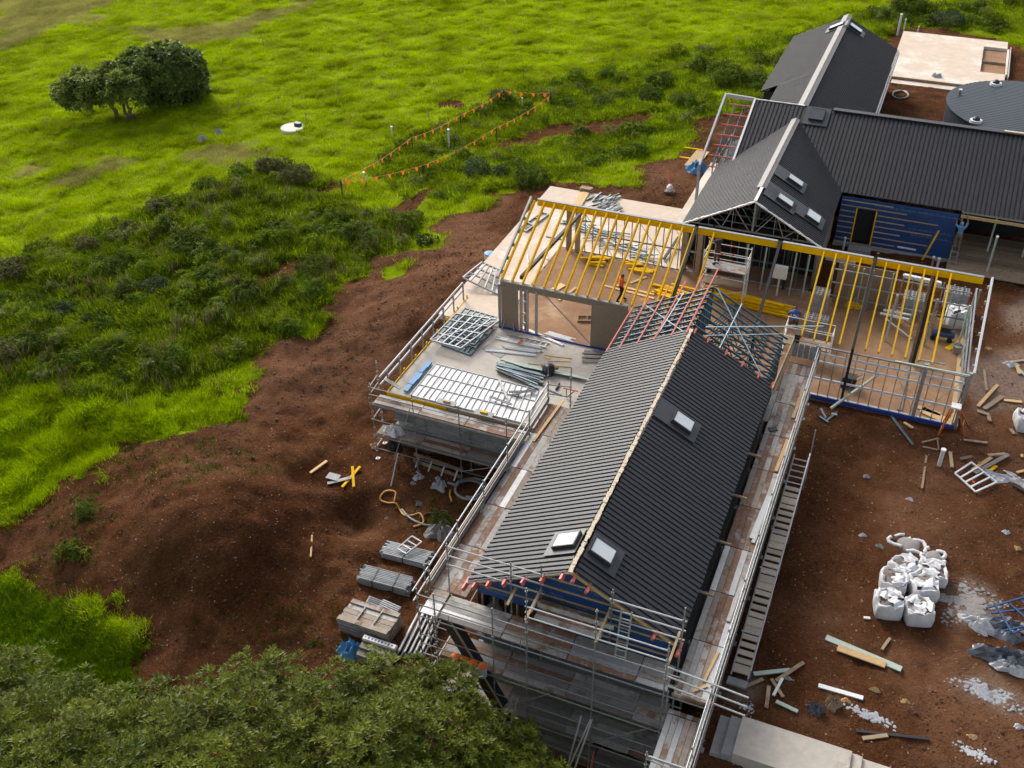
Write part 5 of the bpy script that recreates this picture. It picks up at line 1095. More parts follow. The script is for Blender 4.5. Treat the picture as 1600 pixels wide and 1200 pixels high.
# ---- right yard: boards and offcuts
TB = [((1527,637,1558,603),.16,m_timber,'longest tan board right of the orange ladder'),((1537,641,1566,621),.22,m_timberd,'wide brown board right of the orange ladder'),((1568,627,1596,630),.16,m_timber,'tan board nearest the right frame edge above the ladder'),((1527,644,1545,650),.2,m_timber,'thick short timber block beside the orange ladder'),((1544,652,1546,660),.16,m_timber,'tiny timber stub touching the thick short block'),
 ((1537,580,1541,612),.12,m_timberd,'upright looking brown lath right of the end rafter'),((1505,689,1542,694),.12,m_timber,'straight tan lath just right of the ladder foot'),((1440,765,1447,714),.09,m_timberd,'long thin lath left of the white pipe stub'),((1484,708,1487,732),.14,m_timber,'short board right of the white pipe stub'),((1500,719,1518,715),.16,m_timberd,'short brown offcut right of the short board'),
 ((1519,736,1548,717),.16,m_timber,'tan board at the pile by the white frame'),((1522,741,1575,712),.18,m_plank_d,'dark long board at the pile by the white frame'),((1543,713,1570,711),.14,m_timberd,'level brown board atop the pile by the white frame'),((1528,725,1545,728),.12,m_timber,'short tan board crossing the pile by the white frame'),((1545,738,1556,730),.14,m_yellow,'little yellow offcut by the white frame'),
 ((1412,662,1426,671),.14,m_timber,'short tan board before the blue strip'),((1440,693,1466,687),.06,m_timberd,'upper thin strip of the lath corner'),((1464,688,1466,704),.06,m_timberd,'right thin strip of the lath corner'),((1441,700,1465,705),.07,m_timber,'lower thin strip of the lath corner'),((1578,672,1584,680),.14,m_timber,'small tan offcut near the right edge'),
 ((1596,712,1596,716),.1,m_timber,'stub of board at the right frame edge'),((1582,760,1640,790),.12,m_black,'dark thin strip leaving at the right edge'),((1588,740,1640,728),.12,m_timber,'tan board leaving at the right edge by the film'),((1571,568,1640,560),.14,m_timber,'pale board over the white rag at right'),((1587,575,1605,592),.12,m_palegreen,'green grey lath crossing near the right edge'),((1588,572,1592,586),.16,m_timber,'tan offcut below the white rag'),
 ((1290,998,1408,1048),.26,m_palegreen,'long grey plank in the lower yard'),((1308,1014,1383,1041),.3,m_timber,'shorter orange tan plank against the long grey plank'),((1278,1073,1348,1093),.17,m_white,'clean white board in the lower yard'),((1377,1017,1390,999),.1,m_timberd,'splintered brown stick above the long grey plank'),
 ((1177,1055,1234,1049),.16,m_palegreen,'grey post lying at the stair foot'),((1212,1066,1255,1037),.14,m_timber,'pale board crossing the grey post at the stair foot'),((1166,1074,1192,1063),.13,m_timberd,'brown lath left at the stair foot'),((1197,1108,1201,1074),.13,m_timber,'tan lath pointing down at the stair foot'),((1205,1063,1223,1091),.12,m_timber,'tan lath leaning right at the stair foot'),((1208,1089,1222,1062),.1,m_white,'white painted lath at the stair foot'),((1212,1098,1246,1114),.14,m_palegreen,'green grey lath below the stair foot'),
 ((1337,1144,1452,1157),.1,m_black,'bent black pipe near the concrete path'),((1347,1156,1386,1151),.14,m_timber,'pale offcut under the black pipe'),((1349,967,1359,968),.1,m_white,'white chip before the bulk bags')]
TB = [(q, w, m_dustboard if (m is m_timber and i % 5 in (1, 3, 4)) else m, lab) for i, (q, w, m, lab) in enumerate(TB)]
for q, w, m, lab in TB: gpiece('timber_offcut' if m not in (m_white, m_black, m_palegreen) else 'loose_strip', lab, 'board', q, w, .05, m)
gpiece('steel_angle', 'blue grey steel angle lying before the blue strip', 'angle', (1392, 652, 1426, 697), .12, .08, m_truss, None, 'angle')
for i, q in enumerate(((1282, 640, 1290, 655), (1280, 652, 1294, 662), (1290, 660, 1308, 645), (1299, 648, 1308, 650))): gpiece('steel_offcut', ('upper steel offcut by the walkway end', 'middle steel offcut by the walkway end', 'thin steel offcut by the walkway end', 'pale tile offcut by the walkway end')[i], 'offcut', q, .1, .04, m_truss if i < 3 else m_galvlt)
def stub(label, px, py, h, r=.06, m=None):
    p = onground(px, py); t = thing('pipe_stub', label, 'pipe', p); MB().tube([p+V(0, 0, -.2), p+V(0, 0, h)], r, 12).build('pipe', m or m_pvc, t); MB().tube([p+V(0, 0, h-.06), p+V(0, 0, h+.03)], r*1.25, 12).build('cap', m_white, t)
stub('capped white pipe standing in the open yard', 1467, 727, .9, .09); stub('tall white pipe behind the far roof', 1402, 55, 1.9, .1); stub('short white pipe beside the taller one behind the far roof', 1412, 47, 1.0, .06); stub('white vent pipe above the long roof ridge', 1486, 200, 2.9, .1, m_conduit); stub('small pipe on the far slab edge', 1434, 50, .5, .06)
stub('short white marker pipe in open grass left of the flags', 613, 215, .9, .07); stub('tall white marker pipe inside the flagged area', 702, 234, 1.6, .08); stub('low white pipe by the near flag post', 570, 290, 1.0, .07); stub('small white pipe inside the far flagged corner', 816, 168, .8, .06)
stub('white pipe by the blue wall left end', 1317, 390, .8, .06); stub('white pipe stub near the ladder base', 1464, 418, .6, .07); stub('timber stake beside the white pipe stub', 1455, 418, .7, .06, m_timberd); stub('tall pale green post in the gap between wings', 1541, 428, 2.4, .06, m_palegreen)
# orange step ladder
sl = thing('step_ladder', 'orange fibreglass step ladder at the right end of the studs', 'ladder', onground(1488, 680)); top = at(1494, 636, 2.2)
feet = [onground(1466, 680), onground(1472, 662), onground(1507, 683), onground(1512, 664)]
for i, f_ in enumerate(feet): beam('rail', sl, f_, top+V((-.12 if i < 2 else .12), (.12 if i % 2 else -.12), 0), .06, .08, m_ladder, (0, 1, 0))
for k in range(6): t_ = (k+.7)/7; beam('step', sl, lerp(feet[0], top, t_), lerp(feet[1], top, t_), .08, .03, m_ladder)
for k in range(2): t_ = .3+.35*k; beam('spreader', sl, lerp(feet[2], top, t_), lerp(feet[3], top, t_), .04, .03, m_alu)
block('top_cap', sl, top+V(0, 0, .04), (.4, .4, .08), m_pvc)
# bulk bags
def bulk_bag(label, q, h=.95, s=.52, rz=0., seed=0, open_=True, tilt=0.):
    t = thing('bulk_bag', label, 'bulk bag', q, 'white bulk bags in the yard'); rr = np.random.default_rng(seed); N = 32; ph = rr.uniform(0, 6.28, 6); b = MB(); M = TR(q, rz, tilt)
    prof = [(.92, 0), (1.0, .06), (1.04, .35), (1.06, .62), (1.02, .86), (.99, .97), (.93, 1.0), (.84, .95), (.72, .9)]
    for r, z in prof:
        for k in range(N):
            a = 2*pi*k/N; sq = 1/max(abs(cos(a)), abs(sin(a)))**.8; w = 1+(.03*sin(4*a+ph[0]+z*3)+.025*sin(7*a+ph[1]-z*4))*(.4+z)
            b.v.append((s*r*sq*w*.9*cos(a), s*r*sq*w*.9*sin(a), h*z+(.05*sin(5*a+ph[2])+.04*sin(9*a+ph[3]) if z > .8 else 0)))
    for i in range(len(prof)-1):
        for k in range(N): a = i*N+k; c = i*N+(k+1) % N; b.f.append((a, c, c+N, a+N)); b.mi.append(0)
    b.build('bag', m_bag, t, M, True)
    f = MB(); NN = 24
    for r, z in ((.9, .9), (.6, 1.0), (.25, 1.05)):
        for k in range(NN): a = 2*pi*k/NN; f.v.append((s*r*cos(a), s*r*sin(a), h*(z-.04)+.04*sin(3*a+ph[4])))
    for i in range(2):
        for k in range(NN): a = i*NN+k; c = i*NN+(k+1) % NN; f.f.append((a, c, c+NN, a+NN)); f.mi.append(0)
    f.f.append(tuple(2*NN+k for k in range(NN))); f.mi.append(0); f.build('filling', m_bagfill, t, M, True)
    fl = MB()                                                 # loose flaps folded over the filling
    for k in range(5):
        a = ph[k]+k*1.2; n_ = 7; c0 = V(cos(a), sin(a), 0)*s*.95; 
        pts = []
        for i in range(n_):
            u = i/(n_-1); wv = .24*(1-.45*u)+.06*sin(u*9+ph[k]); p = c0*(1-.95*u)+V(0, 0, h*(1.0+.10*sin(u*3.0)+.04*sin(u*11+k))); sd_ = V(-sin(a), cos(a), 0)*wv; pts.append((p-sd_, p+V(0, 0, .05*sin(u*7+k)), p+sd_))
        for i in range(n_-1):
            for j in range(2): fl.quad([pts[i][j], pts[i][j+1], pts[i+1][j+1], pts[i+1][j]])
    fl.build('flap', m_bag, t, M, True)
for i, (x, y, h, lab) in enumerate(((1384, 955, .74, 'front left white bulk bag with folded top in the yard cluster'), (1431, 966, .74, 'front right white bulk bag showing most filling in the yard cluster'), (1392, 920, .72, 'white bulk bag with dark open rim at the cluster left'), (1438, 930, .74, 'white bulk bag behind the front right one in the cluster'), (1412, 897, .6, 'rear slumped white bag in the yard cluster'), (1455, 905, .6, 'rear right torn white bag in the yard cluster'))):
    bulk_bag(lab, onground(x, y), h, .53, (.25, .32, .1, .4, .7, .2)[i], i+3)
bulk_bag('closed white bulk bag under the right end rafters', at(1492, 507, 0), .95, .55, .3, 14); bulk_bag('white bag with red cords cut by the right frame edge', onground(1603, 668), .7, .6, .2, 15)
def torn(label, q, r, seed, fill=True):
    t = thing('torn_bag', label, 'torn bag', q); rr = np.random.default_rng(seed); q = Vector(q); b = MB(); pts = []
    for k in range(26):
        a = 2*pi*k/26; w = r*(1+.25*sin(2*a+seed)+.15*sin(5*a+2*seed)); pts.append(q+V(w*cos(a), w*.75*sin(a), .03+.05*abs(sin(3*a+seed))))
    i = 0
    while i < 25:
        n_ = int(rr.integers(4, 9)); seg_ = pts[i:min(i+n_, 26)]
        if len(seg_) > 2: b.tube(seg_, [.03+.07*abs(sin(j*1.7+seed)) for j in range(len(seg_))], 7)
        i += n_+int(rr.integers(0, 2))
    b.build('rim', m_bag, t, None, True)
    if fill:
        f = MB().lathe([(r*.85, 0), (r*.6, .1), (r*.3, .16), (.05, .17)], q, 16, .08, seed); f.build('spilt_fill', m_gravel, t, None, True)
torn('torn white bag spilling gravel, left of the two behind the cluster', onground(1420, 852), .62, 2); torn('smaller torn white bag right of the gravel spill', onground(1458, 872), .5, 5); torn('scrap of white bag just behind the cluster', onground(1408, 878), .22, 8, False)
spill('gravel_spill', 'flat grey gravel spill beside the half bag', 'gravel', onground(1515, 945), 1.5, m_gravel, 12, .8, 150); crumple('half_bag', 'limp white half bag lying on the gravel spill', 'bag', onground(1526, 978), .75, .28, .3, m_bag, 14, rz=-.25)
spill('plaster_spill', 'large white plaster spill in the lower right yard', 'spill', onground(1541, 1083), 1.15, m_rubble, 21, .6, 110); spill('plaster_spill', 'patchy white plaster splashes near the small sacks', 'spill', onground(1362, 1120), 1.1, m_rubble, 22, .3, 45); spill('plaster_spill', 'little white splash near the stair foot', 'spill', onground(1166, 1105), .5, m_rubble, 23, .7, 30)
spill('plaster_spill', 'thin white trail at the bottom right of the yard', 'spill', onground(1525, 1178), 1.0, m_rubble, 29, .35, 40)
for i, (x, y) in enumerate(((1274, 1112), (1302, 1103))): crumple('cement_sack', ('blue grey tied sack near the white board', 'khaki sack near the white board')[i], 'sack', onground(x, y), .28, .2, .32, m_plast if i == 0 else m_timberd, 31+i, rz=.4*i)
crumple('plastic_sheet', 'dark crumpled plastic sheet under the blue steel frame', 'plastic sheet', onground(1578, 985), 1.0, .7, .25, m_plast, 41); crumple('plastic_sheet', 'grey plastic sheet heap below the blue steel frame', 'plastic sheet', onground(1570, 1030), 1.1, .5, .32, m_plast, 42); crumple('white_rag', 'white film heap below the grey plastic sheet', 'film', onground(1578, 1045), .6, .25, .2, m_clear, 43)
gpiece('pale_tile', 'pale grey tile lying beside the plastic sheet', 'tile', (1531, 1008, 1535, 1020), .22, .04, m_galvlt)
bf = thing('blue_steel_frame', 'blue painted steel frame tipped over on dark plastic', 'rack', onground(1578, 980)); Z = V(0, 0, .35)  # loose blue steel frame of plain bars
for q in ((1537,960,1622,938),(1550,952,1575,1000),(1572,952,1610,990),(1565,995,1625,985),(1590,945,1615,980),(1545,968,1640,958),(1575,1000,1645,975)): beam('bar', bf, onground(q[0], q[1])+Z, onground(q[2], q[3])+Z*1.3, .06, .06, m_bluesteel)
for k in range(3): beam('pale_slat', bf, onground(1586+k*6, 990-k*9)+Z*.7, onground(1612+k*6, 1002-k*9)+Z*.7, .14, .03, m_timberd)
grid_frame('white_trestle', 'white welded frame lying flat in the yard', [onground(1491, 743)+V(0, 0, .1), onground(1517, 726)+V(0, 0, .1), onground(1556, 757)+V(0, 0, .1), onground(1523, 772)+V(0, 0, .1)], 2, 5, m_white, .06, .06, 'frame'); 
piece('orange_mark', 'orange clip on the white welded frame', 'clip', onground(1517, 757)+V(0, 0, .17), onground(1521, 759)+V(0, 0, .17), .08, .04, m_orange)
crumple('clear_film', 'milky plastic film trailing from the white frame', 'film', onground(1557, 745), .9, .3, .12, m_clear, 51, rz=-.2); crumple('clear_film', 'twisted milky film leaving at the right edge', 'film', onground(1592, 752), .8, .22, .12, m_clear, 52, rz=-.7); crumple('white_rag', 'white rag under the pale board at right', 'rag', onground(1580, 570), .35, .2, .12, m_bag, 53)
for i, (x, y, m) in enumerate(((1354, 745, m_stone), (1348, 837, m_pvc), (1421, 781, m_pvc), (1374, 854, m_stone), (1572, 832, m_pvc), (1589, 857, m_timber), (1545, 545, m_timber), (1230, 1060, m_rubble), (1322, 1095, m_timber), (1367, 1078, m_timber), (1415, 1097, m_timber), (1592, 1136, m_pvc), (1520, 1152, m_timber))):
    crumple('litter_scrap', ('pale stone alone in the middle of the yard', 'white scrap left of the torn bags', 'white scrap in the centre of the yard', 'tan chip left of the torn bags', 'white scrap at the right of the yard', 'tan stone near the right edge of the yard', 'square board chip right of the end rafter', 'grey lump by the stair foot boards', 'torn paper below the long grey plank', 'crumpled tan paper right of the white board', 'tiny tan chip right of the white board', 'white chip at the lower right edge', 'tan chip above the white trail')[i], 'scrap', onground(x, y), .16, .1, .08, m, 60+i)
# concrete path with steps at the bottom right
cp = thing('concrete_path', 'pale concrete path slab with low steps at the bottom right', 'path', at(1240, 1160, .0)); a = at(1160, 1120, .3)
PX0 = a.x; d0 = .3
for i, (x0, x1, z) in enumerate(((PX0-.72, PX0-.36, -.02), (PX0-.36, PX0, .14), (PX0, PX0+3.6, .3), (PX0+3.6, PX0+3.95, .2), (PX0+3.95, PX0+5.8, .1))): block('slab' if i in (2, 4) else 'step', cp, ((x0+x1)/2, 21.85, z-.35), (x1-x0-.01, 1.55, .7), m_conc_grey if i < 2 else m_conc)
for i, (x0, x1) in enumerate(((PX0+5.8, PX0+6.05), (PX0+6.1, PX0+8.2))): block('timber_form', cp, ((x0+x1)/2, 21.8, -.12+.02*i), (x1-x0, 1.5, .3), m_timber)
# ---- pit on the left
gpiece('yellow_batten', 'yellow batten upright in the crossed pair in the pit', 'batten', (553, 763, 551, 731), .13, .07, m_yellow); gpiece('yellow_batten', 'yellow batten slanting over the crossed pair in the pit', 'batten', (535, 764, 563, 732), .13, .07, m_yellow, lift=.08)
gpiece('tan_batten', 'tan batten lying alone uphill of the crossed pair', 'batten', (485, 741, 511, 722), .14, .06, m_timber); gpiece('grey_batten', 'grey weathered board under the crossed pair', 'board', (512, 757, 549, 748), .2, .05, m_plank_g); gpiece('grey_tile', 'dark grey tile by the crossed battens', 'tile', (512, 744, 530, 749), .45, .04, m_conduit); gpiece('survey_stake', 'lone wooden stake lying on the mound slope', 'stake', (486, 872, 488, 838), .08, .06, m_timber)
bundle('tube_stack', 'strapped stack of grey scaffold tubes in front of the plank pack', 'tube stack', onground(566, 902), onground(642, 922), 9, 5, .09, .085, m_galv, 'tube', True, .1, 2); bundle('tube_stack', 'grey tube stack with a loose frame on top', 'tube stack', onground(602, 862), onground(672, 880), 9, 4, .09, .085, m_galv, 'tube', True, .15, 1)
grid_frame('steel_rack', 'light steel frame perched on the tube stack', [onground(622, 868)+V(0, 0, .4), onground(645, 852)+V(0, 0, .55), onground(660, 860)+V(0, 0, .5), onground(636, 876)+V(0, 0, .4)], 4, 2, m_galv, .05, .06, 'frame')
lp = thing('long_tube_pile', 'long pale scaffold tubes and transoms piled beside the front scaffold', 'tube pile', onground(650, 990))
for k in range(22): a_ = onground(618+k*2.2, 1028)+V(0, 0, .1+.09*(k % 4)); c_ = onground(652+k*2.0, 962)+V(0, 0, .1+.09*(k % 4)); pole('tube', lp, a_, lerp(a_, c_, random.uniform(.75, 1.15)), .04, m_galvlt if k % 3 else m_scaf)
pk = thing('plank_pack', 'tall pack of steel scaffold planks with rusty upper board', 'plank pack', onground(572, 985)); a_, c_ = onground(530, 988), onground(603, 1012); d = (c_-a_).normalized(); s_ = V(-d.y, d.x, 0)
for k in range(11):
    for i in range(5):
        if k == 10 and i in (1, 2, 3): continue
        p = a_+s_*(.12+.25*i)+V(0, 0, .1+.075*k); beam('plank', pk, p+d*random.uniform(-.06, .06), p+d*2.4, .23, .06, m_plank_r if (k == 10 and i == 4) else random.choice((m_plank_g, m_plank_d, m_plank_t)))
for u in (.8, 1.6): p = a_+d*u+V(0, 0, .86); beam('divider', pk, p, p+s_*1.2, .05, .05, m_scaf)
for i, q in enumerate(((574, 945, 592, 952), (594, 950, 612, 958))):
    t = thing('steel_grating', ('left steel grating behind the plank pack', 'right steel grating behind the plank pack')[i], 'grating', onground(q[0], q[1])); a2, c2 = onground(q[0], q[1]), onground(q[2], q[3]); d2 = (c2-a2).normalized(); s2 = V(-d2.y, d2.x, 0)
    for k in range(7): p = a2+s2*(k*.1-.3)+V(0, 0, .2); beam('bar', t, p, p+d2*.85, .05, .06, m_galv)
    for u in (0., .85): p = a2+d2*u+V(0, 0, .17); beam('bar', t, p-s2*.32, p+s2*.34, .05, .08, m_scaf)
pp = thing('board_pack', 'dark board pack with a white printed strip by the tree', 'board pack', onground(583, 1030)); a2, c2 = onground(560, 1030), onground(595, 1042); d2 = (c2-a2).normalized(); s2 = V(-d2.y, d2.x, 0)
for k in range(3):
    for i in range(3): p = a2+s2*(.3*i)+V(0, 0, .1+.16*k+.12*i); beam('board', pp, p, p+d2*1.5, .27, .12, m_plank_d)
p = a2+s2*.62+V(0, 0, .74); beam('white_strip', pp, p, p+d2*1.45, .2, .012, m_white)
for k in range(9): q = p+d2*(.1+.15*k)+V(0, 0, .01); block('print_mark', pp, q, (.06, .12 if k % 2 else .08, .006), m_bluestrip if k % 3 else m_conduit, math.atan2(d2.y, d2.x))
crumple('blue_tarp', 'crumpled blue and grey tarp by the tree crown', 'tarp', onground(552, 1020), .7, .4, .45, m_bluebrt, 71)
for i in range(4):
    p = at(712+i*14, 1040+i*5, .08); t = thing('paint_drum', ('leftmost', 'second from left', 'third from left', 'rightmost')[i]+' orange topped grey drum on the lower front scaffold deck', 'drum', p, 'orange topped drums'); MB().lathe([(.16, 0), (.17, .42), (.15, .46)], p, 14).build('body', m_galvlt, t); MB().lathe([(.15, .46), (.155, .52), (.05, .55)], p, 14).build('top', m_orange, t)
fw = thing('timber_formwork', 'low board formwork with four pegs below the terrace scaffold', 'formwork', onground(690, 735)); fpts = [onground(648+i*15, 720+i*5.2) for i in range(6)]
for i in range(5): beam('board', fw, fpts[i]+V(0, 0, .45), fpts[i+1]+V(0, 0, .45), .05, .2, m_timberd); beam('board', fw, fpts[i]+V(0, -.15, .15), fpts[i+1]+V(0, -.15, .15), .05, .2, m_timberd)
for i in range(4): p = onground(655+i*20, 726+i*7.2); beam('peg', fw, p+V(0, .05, .5), p+V(-.05, -.3, .08), .07, .07, m_galvlt, (0, 1, 0))
def coil(name, label, cat, pts, r, m, lift=.04, parts=None):
    P_ = [onground(x, y)+V(0, 0, lift) for x, y in pts]; out = []
    for i in range(len(P_)-1):
        p0, p1, p2, p3 = P_[max(i-1, 0)], P_[i], P_[i+1], P_[min(i+2, len(P_)-1)]
        for k in range(5): t = k/5; out.append(.5*((2*p1)+(p2-p0)*t+(2*p0-5*p1+4*p2-p3)*t*t+(3*p1-p0-3*p2+p3)*t**3))
    out.append(P_[-1]); return tag(MB().tube(out, r, 7).build(name, m, None, loc=P_[0], smooth=True), label, cat)
coil('flat_hose', 'amber flat hose looping across the pit floor', 'hose', [(616, 785), (618, 770), (604, 768), (595, 775), (596, 783), (608, 787), (618, 787), (625, 797), (632, 806), (645, 806), (655, 803), (660, 808), (662, 816), (657, 821), (646, 824)], .05, m_hosey); coil('dark_hose', 'dark hose curling through the grass tuft in the pit', 'hose', [(663, 806), (668, 803), (680, 803), (690, 799), (700, 801)], .04, m_hose); coil('grey_hose', 'grey pipe running to the amber hose end', 'hose', [(628, 797), (640, 810), (655, 818), (670, 822), (690, 817), (697, 813)], .06, m_conduit)
coil('conduit_coil', 'large coil of grey conduit below the side scaffold', 'conduit', [(700, 756), (714, 760), (716, 755), (728, 751), (745, 750), (758, 756), (760, 768), (748, 781), (728, 782), (714, 774), (712, 764), (718, 756), (735, 753), (750, 757), (754, 768), (744, 778), (728, 779)], .07, m_conduit, .08)
coil('amber_strap', 'short amber strap beside the conduit coil', 'strap', [(704, 766), (703, 774), (705, 780), (706, 785)], .05, m_hosey); coil('far_pipe_coil', 'grey pipe coil on the earth behind the far roof', 'conduit', [(1395, 148), (1400, 143), (1412, 144), (1419, 149), (1415, 154), (1402, 155), (1395, 151), (1397, 145), (1410, 143), (1418, 147)], .07, m_conduit, .06)
crumple('gravel_heap', 'small grey gravel heap beside the side scaffold', 'gravel', onground(690, 832), .7, .6, .35, m_gravel, 81); crumple('plastic_roll', 'white plastic roll at the far slab edge', 'roll', onground(1463, 127), .55, .4, .45, m_clear, 82)
for i, (x, y, r) in enumerate(((655, 747, .3), (645, 756, .15), (688, 760, .42), (684, 748, .15), (655, 787, .18), (604, 810, .1), (586, 698, .25), (593, 685, .12))): crumple('rubble_lump' if i < 6 else 'board_scrap', ('white rubble clump nearest the formwork pegs', 'small white rubble lump left of the clump', 'largest white rubble heap in the pit', 'white rubble lump by the right pegs', 'single pale rock right of the amber hose', 'white scrap left in the pit', 'tan board scrap at the scaffold corner', 'little tan scrap at the scaffold corner')[i], 'rubble' if i < 6 else 'scrap', onground(x, y), r, r*.8, r*.6, m_rubble if i < 6 else m_timber, 90+i)
crumple('white_sheet', 'bunched white sheet on the upper left scaffold deck', 'sheet', V(-20.9, 34.15, -1.97), .55, .3, .3, m_bag, 101); crumple('black_bag', 'black bags hanging under the lower scaffold deck', 'bag', V(-20.9, 34.0, -2.95), .4, .25, .6, m_black, 102)
# ---- field items
q = onground(458, 203, .12); lid = tag(MB().lathe([(.98, -.2), (.98, .12), (.9, .15), (.1, .16)], q, 36).build('concrete_lid', m_concrete_lid, None, loc=q), 'round bleached concrete lid set in the grass', 'lid')
q = onground(467, 205, .22); bx_ = thing('blue_box', 'small blue pump box on the round concrete lid', 'box', q); block('body', bx_, q+V(0, 0, .32), (.5, .35, .3), m_bluesteel); block('lid', bx_, q+V(0, 0, .49), (.54, .39, .05), m_bluestrip)
for i, (x, y, r) in enumerate(((317, 220, .34), (342, 209, .3), (325, 217, .18))): crumple('field_rock', ('pale rock lying in grass left of the concrete lid', 'pale rock nearer the concrete lid', 'small rock between the two pale rocks')[i], 'rock', onground(x, y), r*1.3, r*1.1, r*1.0, m_stone, 110+i)
for i, (x, y) in enumerate(((74, 205), (375, 172), (529, 155), (412, 70), (479, 195), (818, 125), (670, 188))):
    p = onground(x, y); o = MB().tube([p+V(0, 0, -.2), p+V(.05*(i % 3-1), 0, 1.1)], .04, 6); tag(o.build('fence_stake', m_timberd, None, loc=p), ('thin dark stake left of the big bushy trees', 'thin dark stake right of the big bushy trees', 'dark stake in open grass above the concrete lid', 'dark stake far up the field', 'dark stake behind the round concrete lid', 'dark stake beyond the flag line', 'dark stake left of the flag line')[i], 'stake')
# bunting
def bunting(label, pts, n, hh):
    posts = [onground(x, y+hh) for x, y in pts]; t = thing('flag_line', label, 'bunting', posts[0], 'orange safety flag lines')
    tops = [p+V(0, 0, 1.05) for p in posts]
    for p, q in zip(posts, tops): beam('post', t, p+V(0, 0, -.2), q+V(0, 0, .1), .05, .05, m_black, (0, 1, 0))
    for i in range(len(tops)-1):
        a, c = tops[i], tops[i+1]; m_ = max(3, int((c-a).length/.95)); line = []
        for k in range(m_+1): u = k/m_; line.append(lerp(a, c, u)-V(0, 0, .25*sin(pi*u)*min(1, (c-a).length/9)))
        MB().tube(line, .018, 5).build('line', m_hosey, t); d = (c-a).normalized()
        for k in range(m_):
            p = (line[k]+line[k+1])/2; w = .14; sw = V(random.uniform(-.05, .05), random.uniform(-.08, .08), 0)
            MB().quad([p-d*w, p+d*w, p+d*.05+sw-V(0, 0, .3), p-d*.05+sw-V(0, 0, .3)]).build('flag', m_orange, t)
bunting('nearer string of orange flags from the left corner to the right corner', [(535, 292), (662, 266), (776, 206), (861, 154)], 30, 14); bunting('farther string of orange flags along the open grass', [(535, 291), (645, 223), (720, 187), (787, 148)], 30, 13); bunting('short string of orange flags across the far end', [(788, 149), (860, 153)], 6, 12)
